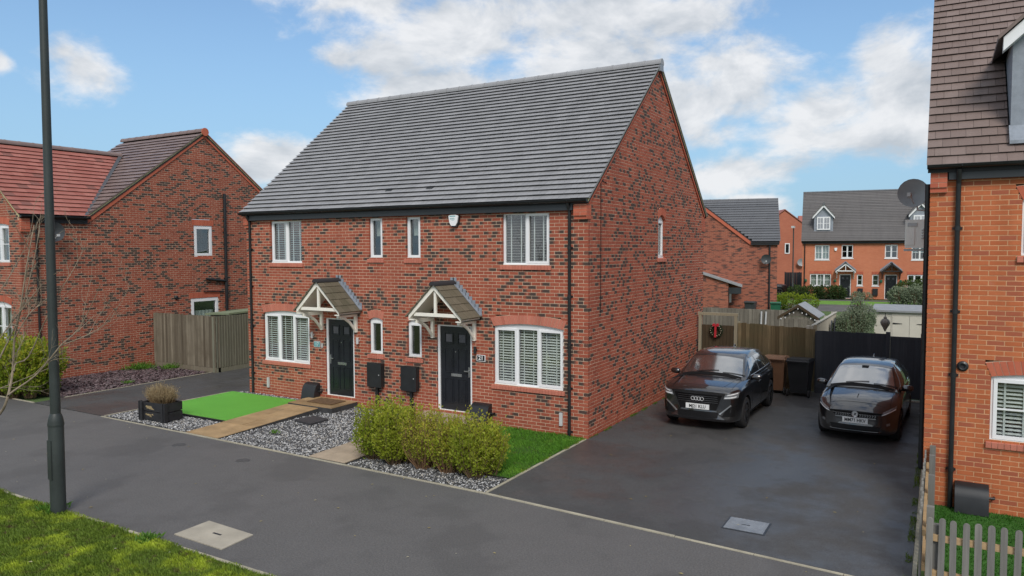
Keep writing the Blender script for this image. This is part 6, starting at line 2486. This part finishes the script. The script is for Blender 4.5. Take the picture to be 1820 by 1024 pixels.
for u in (.35, 2.98, 6.95, 8.6):
    MB(TFm).lathe([(0, 1.28), (.1, 1.33), (.13, 1.43), (.1, 1.53), (0, 1.57)], (u, .16, 0), 8).build('hanging_basket', bin_gn, tr_h)
for (u0, u1) in ((4.98, 5.42), (6.25, 6.7)):
    MB(TFm).box(u0, u1, .0, .14, .3, .85).build('meter_cabinet', black_pl, tr_h)

# house directly behind, left of the terrace
rb_h = thing('rear_house', 'brown-red brick house with grey roof and lean-to just behind the gable', 'house', (-1.70, 29.94, 0), R(13))
m = MB(TFm)
m.prism([(-9, -.25, 0), (0, -.25, 0), (0, -.25, 4.42), (-1.5, -.25, 4.42), (-5.0, -.25, 7.15), (-8.5, -.25, 4.42), (-9, -.25, 4.42)], (0, .25, 0))
w = m.build('wall', fb_dk, rb_h)
uv_box_project(w)
w = MB().box(-.25, -.002, .26, 7, 0, 4.42).build('side_wall', fb_dk, rb_h)
uv_box_project(w)
ra = MB().hexa([(-5.0, -.08, 7.2), (-1.4, -.08, 4.38), (-1.4, 3.4, 4.38), (-5.0, 3.4, 7.2), (-5.0, -.08, 7.28), (-1.4, -.08, 4.48), (-1.4, 3.4, 4.48), (-5.0, 3.4, 7.28)])
ra.hexa([(-8.6, -.08, 4.38), (-5.0, -.08, 7.2), (-5.0, 3.4, 7.2), (-8.6, 3.4, 4.38), (-8.6, -.08, 4.48), (-5.0, -.08, 7.28), (-5.0, 3.4, 7.28), (-8.6, 3.4, 4.48)])
ra.prism([(-1.45, -.2, 4.40), (-1.45, 3.4, 7.0), (-1.45, 7.2, 4.4), (-1.45, 7.2, 4.3), (-1.45, 3.4, 6.9), (-1.45, -.2, 4.32)], (1.55, 0, 0))
ra.prism([(-9, .3, 4.76), (-9, 3.4, 7.0), (-9, 7.2, 4.4), (-9, 7.2, 4.3), (-9, 3.4, 6.9), (-9, .3, 4.66)], (7.548, 0, 0))
rbr = ra.build('roof', under, rb_h)
ta = math.atan((7.0 - 4.4) / 3.6)
t5 = Tiling(rbr, tile_far, (-4.6, -.24, 4.42), (1, 0, 0), (0, math.cos(ta), math.sin(ta)), .26, 20, False, rb_h, .035, 43)
t5.lay(17, lambda r: [(max(0, 3.2 - r * .26 * math.cos(ta) * .98), 4.75)], .5)
t5.finish(0)
ridge(rbr, tile_far, (-9, 3.4, 7.03), (.15, 3.4, 7.03), 16, .1)
vc = MB()
band(vc, TFm, (-1.42, 4.42), (-5.0, 7.22), .0, .08, .22)
vc.build('verge_course', brick_red, rb_h)
MB(TFm).box(-1.45, .08, .0, .16, 4.24, 4.40).build('fascia', fascia_m, rb_h)
downpipe(rb_h, TFm, -.42, 0, 4.3, clips=(.3, .6), r=.05)
dish(rb_h, TFm, -.62, .3, 3.42, .28, dish_m)
lt_ = MB(TFm).prism([(-5.2, .001, 0), (-2.65, .001, 0), (-2.65, .001, 2.1), (-5.2, .001, 2.95)], (0, 1.5, 0)).build('lean_to', fb_dk, rb_h)
uv_box_project(lt_)
MB(TFm).hexa([(-5.3, -.05, 2.98), (-1.9, -.05, 1.86), (-1.9, 1.65, 1.86), (-5.3, 1.65, 2.98), (-5.3, -.05, 3.08), (-1.9, -.05, 1.96), (-1.9, 1.65, 1.96), (-5.3, 1.65, 3.08)]).build('lean_to_roof', felt, rb_h)
MB(TFm).box(-2.64, -1.95, 1.4, 1.6, 1.5, 1.84).build('porch_board', fascia_m, rb_h)
MB(TFm).box(-2.62, -2.5, .02, .1, .9, 1.5).build('porch_lamp', upvc, rb_h)
wheelie_bin('dark grey wheelie bin against the wall of the house behind', (-2.95, 29.0, 0), R(180), bin_gr, bin_gr)
wheelie_bin('green wheelie bin at the corner of the house behind', (-1.62, 29.15, 0), R(190), bin_gn, bin_gn)

# far red gable and what stands beside it
fh = thing('far_house', 'far red brick gable house with tiny window left of the terrace', 'house', (-7.9, 67.5, 0), R(24))
m = MB(TFm).prism([(-4, -.25, 0), (4, -.25, 0), (4, -.25, 5.0), (0, -.25, 8.0), (-4, -.25, 5.0)], (0, .25, 0))
w = m.build('wall', fb_rd, fh)
uv_box_project(w)
for sgn in (-1, 1):
    MB().hexa([(sgn * 4.2, -.1, 4.9), (0, -.1, 8.1), (0, 9, 8.1), (sgn * 4.2, 9, 4.9), (sgn * 4.2, -.1, 5.0), (0, -.1, 8.2), (0, 9, 8.2), (sgn * 4.2, 9, 5.0)]).build('roof_slope', tile_red, fh)
wn_ = Opening(.1, .55, 3.4, 4.6)
m = MB(TFm)
ring(m, .05, .55, 3.5, 4.6, .0, .06, .09)
m.build('window', upvc, fh)
MB(TFm).box(.1, .5, .0, .03, 3.55, 4.55).build('pane', car_glass, fh)
dish(fh, TFm, 1.65, .3, 2.6, .4, dish_m2)
f2 = thing('far_house', 'farthest house roof peeping over the terrace ridge at its left end', 'house', (-6.5, 92, 0), R(20))
MB().prism([(-6, 0, 0), (6, 0, 0), (6, 0, 5), (6, 4, 8.2), (-6, 4, 8.2), (-6, 0, 5)][:4], (0.01, 0, 0)) if False else None
MB().box(-3, 2, 0, 8, 0, 5.2).build('wall', fb_rd, f2)
MB().prism([(-3.2, -.3, 5.2), (-3.2, 4, 8.6), (-3.2, 8.3, 5.2)], (5.4, 0, 0)).build('roof', tile_red, f2)
f3 = thing('far_house', 'ridge of a farther house showing over the roof of the house behind', 'house', (-9.6, 46, 0), R(13))
MB().box(-4, 3.4, 0, 7, 0, 5).build('wall', fb_dk, f3)
MB().prism([(-4.2, -.3, 4.9), (-4.2, 3.5, 7.9), (-4.2, 7.3, 4.9)], (7.8, 0, 0)).build('roof', tile_far, f3)
bf = thing('dark_fence', 'dark fence in front of the far red gable', 'fence', (-6.6, 60.5, 0), R(13))
for i in range(12):
    MB().box(i * .22, i * .22 + .21, 0, .03, .05, 1.75).build('board', board_bl, bf)
for i in (0, 1, 2):
    MB().box(i * 1.3, i * 1.3 + .08, .03, .1, 0, 1.8).build('post', board_bl, bf)
fl_ = thing('street_lamp', 'distant slim lamp post between the far red gable and the terrace', 'lamp post', (-3.95, 48.9, 0))
MB().lathe([(.08, 0), (.08, 1.2), (.055, 1.25), (.045, 5.7), (0, 5.7)], (0, 0, 0), 10).build('shaft', lp_m, fl_, smooth=40)
MB().box(-.1, .1, -.5, .12, 5.68, 5.85).build('lantern', grey_pl, fl_)
FARC = dict(SUV)
FARC.update(reg='', paint=car_black2)
fc = make_car('parked_car', 'dark car parked far away beside the dark fence', (-5.1, 52.3, 0), R(118), FARC)[0]
# far road, verge and pavement
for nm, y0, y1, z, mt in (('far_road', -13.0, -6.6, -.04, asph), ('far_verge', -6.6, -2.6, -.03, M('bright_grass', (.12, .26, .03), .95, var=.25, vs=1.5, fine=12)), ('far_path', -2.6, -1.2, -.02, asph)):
    m = MB().prism([(-40, y0, z - .05), (30, y0, z - .05), (30, y1, z - .05), (-40, y1, z - .05)], (0, 0, .05))
    o = m.build(nm, mt, kind='structure')
    o.location = (-3.40, 49.9, 0)
    o.rotation_euler = (0, 0, R(7.3))

# ================================================================== planting
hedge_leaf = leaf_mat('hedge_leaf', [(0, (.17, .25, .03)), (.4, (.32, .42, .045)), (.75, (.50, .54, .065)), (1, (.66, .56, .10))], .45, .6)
hedge_leaf2 = leaf_mat('hedge_leaf_left', [(0, (.10, .18, .02)), (.45, (.28, .38, .035)), (1, (.60, .56, .06))], .45, .55)
dark_leaf = leaf_mat('dark_leaf', [(0, (.022, .045, .014)), (.6, (.05, .09, .025)), (1, (.10, .15, .04))], .5, .3)
olive_leaf = leaf_mat('olive_leaf', [(0, (.13, .17, .10)), (.6, (.22, .27, .17)), (1, (.36, .40, .28))], .5, .3)
twig_m = M('twig_bark', (.145, .095, .052), .85, var=.3, vs=9)
twig_r = M('twig_red', (.20, .115, .06), .85, var=.3, vs=9)
bark_m = M('young_bark', (.23, .185, .13), .85, var=.35, vs=14, fine=80)
straw_m = leaf_mat('straw', [(0, (.16, .10, .05)), (.5, (.30, .22, .12)), (1, (.42, .34, .20))], .8, .2)


def leaf(m, c, d, L, w, tone):
    d = Vector(d).normalized()
    e = d.orthogonal().normalized()
    e = (Matrix.Rotation(rnd.uniform(0, 6.28), 3, d) @ e) * w
    up = d.cross(e).normalized() * (w * .5)
    c = Vector(c)
    m.poly([tuple(c), tuple(c + d * L * .5 + e + up), tuple(c + d * L), tuple(c + d * L * .5 - e + up)], (tone, rnd.random(), .5, 1))


def shrub(lm, tm, cx, cy, h, r, stems, per, rg, tone=(.2, .9), leafsize=.04, bare=.2, twtone=.5, flat=1.0):
    """many thin stems from the ground, leaves set along their upper lengths"""
    for s in range(stems):
        a = rg.uniform(0, 6.283)
        rr_ = r * math.sqrt(rg.random())
        top = Vector((cx + rr_ * math.cos(a), cy + rr_ * math.sin(a) * flat, h * rg.uniform(.55, 1.13) * (1 - .18 * (rr_ / r) ** 2)))
        base = Vector((cx + .28 * rr_ * math.cos(a), cy + .28 * rr_ * math.sin(a) * flat, 0))
        bend = Vector((rg.gauss(0, .04), rg.gauss(0, .04), 0))
        pts = [base.lerp(top, t) + bend * math.sin(t * 3.1) + Vector((math.cos(a), math.sin(a), 0)) * (.12 * r * math.sin(t * 3.0)) for t in (0, .35, .7, 1)]
        tm.tube([tuple(p) for p in pts], [.007, .005, .004, .0022], 3, False)
        for k in range(per):
            t = bare + (1 - bare) * (rg.random() ** .8)
            i = min(2, int(t * 3))
            p = pts[i].lerp(pts[i + 1], t * 3 - i) + Vector((rg.gauss(0, .035), rg.gauss(0, .035), rg.gauss(0, .03)))
            out = Vector((p.x - cx, p.y - cy, .25 + .6 * rg.random()))
            d = out.normalized() + Vector((rg.gauss(0, .7), rg.gauss(0, .7), rg.gauss(0, .6)))
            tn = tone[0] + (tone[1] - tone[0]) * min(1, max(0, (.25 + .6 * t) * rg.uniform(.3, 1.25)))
            L = leafsize * rg.uniform(.55, 1.55)
            leaf(lm, p, d, L, L * .36, tn)
        # side twigs
        for k in range(2):
            t = rg.uniform(.45, .95)
            i = min(2, int(t * 3))
            p = pts[i].lerp(pts[i + 1], t * 3 - i)
            q = p + Vector((rg.gauss(0, .06), rg.gauss(0, .06), rg.uniform(.04, .13)))
            tm.tube([tuple(p), tuple(q)], [.003, .0015], 3, False)


rg = random.Random(21)
hd = thing('clipped_hedge', 'yellow-green clipped hedge with bare brown patches in front of the right door', 'hedge', (-1.7, -3.25, 0))
L1, T1, T2 = MB(), MB(), MB()
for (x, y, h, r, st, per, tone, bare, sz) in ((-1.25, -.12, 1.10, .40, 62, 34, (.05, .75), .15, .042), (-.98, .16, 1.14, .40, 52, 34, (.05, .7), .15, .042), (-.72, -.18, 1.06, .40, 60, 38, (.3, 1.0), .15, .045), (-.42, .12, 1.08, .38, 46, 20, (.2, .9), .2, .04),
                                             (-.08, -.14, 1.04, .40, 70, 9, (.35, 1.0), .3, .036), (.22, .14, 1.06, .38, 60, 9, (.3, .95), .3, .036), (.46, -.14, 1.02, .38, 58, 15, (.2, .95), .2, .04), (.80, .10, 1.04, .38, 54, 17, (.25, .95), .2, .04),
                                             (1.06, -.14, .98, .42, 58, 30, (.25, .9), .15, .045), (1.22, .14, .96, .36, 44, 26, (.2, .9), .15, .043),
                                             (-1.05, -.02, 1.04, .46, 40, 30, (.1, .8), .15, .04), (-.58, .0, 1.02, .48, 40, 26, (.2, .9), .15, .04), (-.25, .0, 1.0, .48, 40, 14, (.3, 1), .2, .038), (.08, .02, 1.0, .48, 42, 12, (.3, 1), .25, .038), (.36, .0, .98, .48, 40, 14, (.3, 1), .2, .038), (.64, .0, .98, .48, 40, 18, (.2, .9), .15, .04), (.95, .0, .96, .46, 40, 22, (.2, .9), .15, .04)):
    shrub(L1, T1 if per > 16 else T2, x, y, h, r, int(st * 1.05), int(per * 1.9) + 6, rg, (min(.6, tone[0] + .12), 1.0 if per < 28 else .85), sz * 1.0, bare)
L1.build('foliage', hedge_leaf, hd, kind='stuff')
T1.build('stems', twig_m, hd, kind='stuff')
T2.build('bare_stems', twig_r, hd, kind='stuff')

hd2 = thing('leafy_hedge', 'dense yellow-green hedge in front of the left house', 'hedge', (-16.6, -3.4, 0))
L1, T1 = MB(), MB()
for (x, y, h, r) in ((-2.4, -.1, 1.7, .7), (-1.6, .1, 1.66, .7), (-.9, -.3, 1.62, .7), (-.3, .2, 1.62, .7), (.35, -.2, 1.6, .7), (.85, .15, 1.55, .65), (1.15, -.35, 1.5, .5), (1.45, .35, 1.5, .5), (1.5, -.1, 1.45, .45), (.2, -.6, 1.45, .55), (-.7, -.7, 1.5, .6)):
    shrub(L1, T1, x, y, h, r, 70, 44, rg, (.05, 1.0), .075, .12)
L1.build('foliage', hedge_leaf2, hd2, kind='stuff')
T1.build('stems', twig_m, hd2, kind='stuff')


def bush(name, label, loc, blobs, mat, size, n, cat='bush', tw=True, rz=0, tone=(.1, .9)):
    b = thing(name, label, cat, loc, rz)
    L, T = MB(), MB()
    for (x, y, z, rx, ry, rz_) in blobs:
        for k in range(int(n * rx * rz_ * 4)):
            v = Vector((rg.gauss(0, 1), rg.gauss(0, 1), rg.gauss(0, 1))).normalized()
            q = .55 + .5 * rg.random() ** .5
            q *= 1 + .28 * mnoise.noise(v * 2.3 + Vector((x, y, z)))
            p = Vector((x + v.x * rx * q, y + v.y * ry * q, max(.02, z + v.z * rz_ * q)))
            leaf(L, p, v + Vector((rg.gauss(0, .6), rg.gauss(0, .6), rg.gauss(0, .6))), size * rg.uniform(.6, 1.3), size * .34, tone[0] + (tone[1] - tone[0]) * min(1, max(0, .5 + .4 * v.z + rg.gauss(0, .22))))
        for k in range(9):
            v = Vector((rg.gauss(0, .6), rg.gauss(0, .6), rg.uniform(.3, 1)))
            T.tube([(x * .9, y, 0), (x + v.x * rx * .5, y + v.y * ry * .5, max(.05, z + v.z * rz_ * .7))], [.02, .008], 4, False)
    L.build('foliage', mat, b, kind='stuff')
    T.build('branches', twig_m, b)
    return b


ol = bush('olive_tree', 'grey-green bushy olive tree behind the black fence', (3.97, 12.75, 0), [(0, 0, 1.45, .55, .5, .6), (.25, .1, 1.75, .36, .35, .42), (-.3, 0, 1.35, .4, .4, .5), (.05, 0, 2.12, .2, .2, .3)], olive_leaf, .055, 2600, cat='tree')
bush('low_hedge', 'dark low hedge below the terrace windows', (-2.7, 49.0, 0), [(-.9, 0, .4, .9, .5, .55), (.2, .1, .42, .9, .5, .55), (1.3, .4, .45, .95, .5, .6), (2.0, .6, .4, .7, .5, .55)], dark_leaf, .16, 420, cat='hedge')
bush('clipped_bush', 'pale green trimmed hedge left of the grey shed roof', (-2.0, 37.5, 0), [(-1.2, -.2, .45, .9, .5, .5), (-.2, 0, .5, .9, .5, .55), (.8, .2, .45, .7, .5, .5)], hedge_leaf2, .12, 500, cat='hedge', tone=(0, .6))
bush('round_bush', 'grey-green rounded bush between the two terrace doors', (1.1, 49.5, 0), [(-.3, 0, .26, .5, .4, .34), (.3, .1, .24, .45, .4, .3)], olive_leaf, .14, 420)
bush('large_bush', 'tall green bush in front of the terrace at its right end', (4.9, 49.8, 0), [(-.6, 0, .7, .9, .7, .8), (.5, .1, .75, .9, .7, .85), (1.6, .2, .7, .9, .7, .8)], dark_leaf, .17, 420, tone=(.3, 1))
bush('near_bush', 'feathery olive-green bush above the cream shed roof', (4.4, 44.8, 0), [(-.5, 0, .6, .7, .6, .65), (.5, .1, .65, .8, .6, .7), (1.4, .2, .6, .7, .6, .6)], olive_leaf, .16, 420, tone=(0, .8))
bush('side_shrub', 'bright green shrub beside the cream shed and the orange house', (6.6, 14.6, 0), [(0, 0, 1.0, .4, .4, .9), (.3, .2, .8, .4, .4, .8)], hedge_leaf2, .08, 900, tone=(.3, 1))

# dried plant in the planter
dp = thing('dried_plant', 'straw-coloured dried plant growing in the black planter', 'plant', (-9.52, -3.36, .38))
S = MB()
for k in range(1100):
    a = rg.uniform(0, 6.283)
    r0 = math.sqrt(rg.random())
    b = Vector((r0 * .33 * math.cos(a), r0 * .15 * math.sin(a), 0))
    t = Vector((b.x * 1.55 + rg.gauss(0, .05), b.y * 1.7 + rg.gauss(0, .05), rg.uniform(.28, .56) * (1.05 - .3 * r0)))
    e = Vector((rg.gauss(0, 1), rg.gauss(0, 1), 0)).normalized() * .0035
    m_ = b.lerp(t, .5) + Vector((b.x * .12, b.y * .12, .02))
    tone = rg.random()
    S.poly([tuple(b - e), tuple(b + e), tuple(m_ + e), tuple(m_ - e)], (tone * .6, .5, .5, 1))
    S.poly([tuple(m_ - e), tuple(m_ + e), tuple(t)], (.3 + tone * .7, .5, .5, 1))
    for q in range(2):
        leaf(S, m_.lerp(t, rg.random()), (rg.gauss(0, .5), rg.gauss(0, .5), 1), .035, .006, .4 + .6 * rg.random())
S.build('stalks', straw_m, dp, kind='stuff')

# young bare street tree at the left edge, in the verge
tree = thing('bare_tree', 'leafless young tree with thin spreading branches at the left edge', 'tree', (-6.55, -8.45, 0))
TB = Vector((-6.55, -8.45, 0))
C0, CR, CU, CF = CAM, Vector((.864, .503, -.003)), Vector((-.024, .047, .999)), Vector((-.503, .863, -.052))


def branch_pt(px, py, d):
    """branch nodes surveyed by bearing from the photographer's stand and distance"""
    return C0 + (CF + CR * ((px - 910) / 1304.7) - CU * ((py - 512) / 1304.7)) * d - TB


trk = MB()
trk.tube([(0, 0, -.05), (.02, .0, .8), (.06, .03, 1.5), (.05, .06, 2.2)], [.05, .042, .034, .026], 8)
trk.build('trunk', bark_m, tree, smooth=60)
br = MB()
main = [([(-30, 760), (0, 734), (12, 709), (22, 659), (25, 602), (34, 559), (47, 471), (60, 400)], .020, 11.2),
        ([(14, 704), (22, 696), (62, 668), (94, 631), (109, 612), (137, 587), (162, 543), (178, 505)], .013, 10.6),
        ([(106, 615), (140, 602), (165, 590), (187, 576), (215, 548)], .008, 10.6), ([(24, 660), (28, 646), (50, 634), (78, 574), (103, 524), (131, 477), (150, 440)], .011, 11.3),
        ([(-25, 690), (0, 634), (22, 590), (40, 543), (62, 452), (70, 395)], .013, 11.7), ([(-30, 560), (0, 518), (31, 465), (52, 425)], .009, 11.5), ([(-30, 640), (0, 600), (30, 560), (80, 500), (110, 480)], .009, 11.0),
        ([(-30, 700), (0, 690), (45, 672), (85, 655), (120, 640)], .008, 11.4), ([(25, 602), (50, 560), (72, 540), (118, 500)], .008, 11.1)]


def twigs(p, d, L, r, depth):
    pts = [p]
    dd = d.normalized()
    n = 4
    for i in range(n):
        dd = (dd + Vector((rg.gauss(0, .16), rg.gauss(0, .16), rg.gauss(.03, .14)))).normalized()
        pts.append(pts[-1] + dd * (L / n))
    br.tube([tuple(q) for q in pts], [max(.0022, r) * (1 - .6 * i / n) for i in range(n + 1)], 4, False)
    if depth > 0:
        for k in range(rg.randint(2, 3)):
            i = rg.randint(1, n)
            twigs(pts[i], dd + Vector((rg.gauss(0, .6), rg.gauss(0, .6), rg.gauss(.15, .45))), L * rg.uniform(.4, .7), r * .55, depth - 1)


for pts, r, d in main:
    P = [branch_pt(x, y, d + .12 * math.sin(i * 1.7 + r * 400)) for i, (x, y) in enumerate(pts)]
    P = [Vector(q) for q in crom([tuple(q) for q in P], 3)]
    br.tube([tuple(q) for q in P], [r * 1.15 * (1 - .72 * i / (len(P) - 1)) for i in range(len(P))], 6, False)
    for k in range(5):
        i = rg.randint(len(P) // 4, len(P) - 2)
        t = (P[i + 1] - P[i]).normalized()
        twigs(P[i], t + Vector((rg.gauss(0, .5), rg.gauss(0, .5), rg.gauss(.1, .4))), rg.uniform(.3, .8), max(.0045, r * .45), 2)
br.build('branches', bark_m, tree, smooth=60)


# grass
def blade_mat(name, a_, b_, c_, sc=.9, spot=None):
    m, nd, lk, b = nodes_of(name)
    out = [n for n in nd if n.type == 'OUTPUT_MATERIAL'][0]
    p = pos(nd)
    at = N(nd, 'ShaderNodeVertexColor', layer_name='tone')
    s = N(nd, 'ShaderNodeSeparateColor')
    lk.new(at.outputs[0], s.inputs[0])
    w = noise_n(nd, lk, p, sc, 4, .6)
    w2 = noise_n(nd, lk, p, sc * 3.7, 3, .6)
    c = mix_n(nd, lk, s.outputs[0], a_, b_)
    c = mix_n(nd, lk, math_n(nd, lk, 'MULTIPLY_ADD', w, 5.0, -2.45, clamp=True), c, c_)
    if spot:
        c = mix_n(nd, lk, math_n(nd, lk, 'MULTIPLY_ADD', w2, 7.0, -4.05, clamp=True), c, spot)
    lk.new(c, b.inputs['Base Color'])
    b.inputs['Roughness'].default_value = .6
    b.inputs['Specular IOR Level'].default_value = .25
    tr = N(nd, 'ShaderNodeBsdfTranslucent')
    lk.new(c, tr.inputs[0])
    mx = N(nd, 'ShaderNodeMixShader')
    mx.inputs[0].default_value = .3
    lk.new(b.outputs[0], mx.inputs[1])
    lk.new(tr.outputs[0], mx.inputs[2])
    lk.new(mx.outputs[0], out.inputs[0])
    return m


def grass(name, label, x0, x1, y0, y1, n, h, mat, z=.0, w=.005, inside=None, amp=.0, fr_=.9):
    m = MB()
    k = 0
    while k < n:
        x, y = rg.uniform(x0, x1), rg.uniform(y0, y1)
        if inside and not inside(x, y):
            continue
        k += 1
        hh = h * rg.uniform(.5, 1.3) * (1 + .6 * mnoise.noise(Vector((x * 2.2, y * 2.2, 0))))
        a = rg.uniform(0, 6.283)
        l = rg.uniform(.2, .9) * hh
        zz = z + amp * mnoise.noise(Vector((x * fr_, y * fr_, 3)))
        ex, ey = math.sin(a) * w, -math.cos(a) * w
        t = rg.random()
        b = len(m.v)
        m.v += [(x - ex, y - ey, zz - .01), (x + ex, y + ey, zz - .01), (x + math.cos(a) * l * .4 + ex * .7, y + math.sin(a) * l * .4 + ey * .7, zz + hh * .62), (x + math.cos(a) * l, y + math.sin(a) * l, zz + hh)]
        m.c += [(t * .7, t, .5, 1)] * 2 + [(t, t, .5, 1)] * 2
        m.f += [(b, b + 1, b + 2), (b, b + 2, b + 3)]
    o = m.build(name, mat, kind='stuff')
    return tag(o, label, 'grass')


verge_blade = blade_mat('verge_blade', (.095, .155, .022), (.20, .29, .038), (.44, .54, .045), 2.0, (.13, .095, .05))
lawn_blade = blade_mat('lawn_blade', (.065, .18, .018), (.14, .33, .033), (.21, .41, .048), 1.2, (.12, .16, .035))
dirv = Vector((_f.x, _f.y))


def seen(x, y):
    d = Vector((x - CAM.x, y - CAM.y, -CAM.z))
    z = d.dot(_f)
    return z > 1 and abs(d.dot(_r)) < z * .80 and -d.dot(_u) < z * .52


grass('verge_grass', 'mossy mown grass of the street verge in the lower left corner', -12.5, 1.2, -11.6, -7.96, 130000, .046, verge_blade, 0, .0058, seen, .03)
grass('lawn_grass', 'short green lawn at the foot of the right front window', -3.17, -.07, -3.14, -.03, 34000, .05, lawn_blade, .012)
grass('side_grass', 'green turf pile behind the round-top picket fence', 6.34, 8.6, -4.3, -.99, 15000, .03, blade_mat('turf_blade', (.03, .12, .012), (.06, .19, .02), (.05, .16, .015)), 0)


moss_blade = blade_mat('moss_blade', (.07, .12, .02), (.13, .2, .03), (.18, .24, .04), 2.0)
for i, (lb, x0, x1, y0, y1, n) in enumerate((('thin line of moss along the foot of the gable wall', .008, .07, .05, 7.6, 1500), ('moss along the driveway edge by the picket fence', 6.06, 6.14, -4.3, 3.0, 1300), ('straggling grass over the kerb of the front lawn', -.12, -.02, -3.1, -.05, 700), ('tufts of grass creeping over the verge kerb', -9, .5, -7.99, -7.90, 2600))):
    grass('edge_moss', lb, x0, x1, y0, y1, n, .03, moss_blade if i < 2 else verge_blade, .004, .005, (lambda x, y: mnoise.noise(Vector((x * 2.5, y * 2.5, 1))) > -.05))


def weed(label, loc, n, r, h, mat, sz=.05):
    t = thing('weed', label, 'weed', loc)
    L = MB()
    for k in range(n):
        a = rg.uniform(0, 6.283)
        d = Vector((math.cos(a), math.sin(a), rg.uniform(.2, 1.6)))
        p = Vector((rg.gauss(0, r * .4), rg.gauss(0, r * .4), .01))
        leaf(L, p, d, h * rg.uniform(.5, 1.2), sz * .25, rg.random())
    L.build('leaves', mat, t, kind='stuff')


bright_leaf = leaf_mat('weed_leaf', [(0, (.07, .17, .02)), (1, (.18, .36, .05))], .5, .4)
weed('bright green weed in the slate against the left house wall', (-17.05, .95, 0), 260, .5, .3, bright_leaf)
weed('small green weed at the foot of the brown left fence', (-16.2, 1.55, 0), 140, .35, .24, bright_leaf)
weed('low green weed in the slate by the driveway edge', (-14.8, -.9, .02), 60, .2, .1, bright_leaf)
weed('small green weed in the pale end of the gravel garden', (-6.1, -3.0, .03), 30, .12, .1, bright_leaf)
weed('leafy weed at the base of the lamp post', (-5.4, -8.02, .0), 120, .22, .14, bright_leaf)
weed('broad-leaved weed in the middle of the front lawn', (-1.35, -1.5, .03), 40, .14, .1, bright_leaf)
weed('tuft of green at the kerb of the grass verge', (-3.05, -8.0, .0), 90, .2, .12, bright_leaf)

# fallen leaves and scraps on the tarmac and verge
FLm = MB()
for k in range(150):
    x, y = rg.uniform(-13, 5.5), rg.uniform(-10.5, -3.9)
    if k > 120:
        x, y = rg.uniform(.5, 6), rg.uniform(-4, 6)
    z = .012 if y > -7.9 else .05
    s_ = rg.uniform(.012, .034)
    a = rg.uniform(0, 6.28)
    c_, q_ = math.cos(a) * s_, math.sin(a) * s_
    FLm.poly([(x - c_, y - q_, z), (x + q_ * .5, y - c_ * .5, z + .006), (x + c_, y + q_, z + .002), (x - q_ * .5, y + c_ * .5, z + .005)], (rg.random(), .5, .5, 1))
tag(FLm.build('fallen_leaves', leaf_mat('fallen_leaf', [(0, (.30, .22, .07)), (.6, (.50, .42, .18)), (1, (.7, .68, .6))]), kind='stuff'), 'scattered fallen leaves and scraps on tarmac and verge', 'leaves')
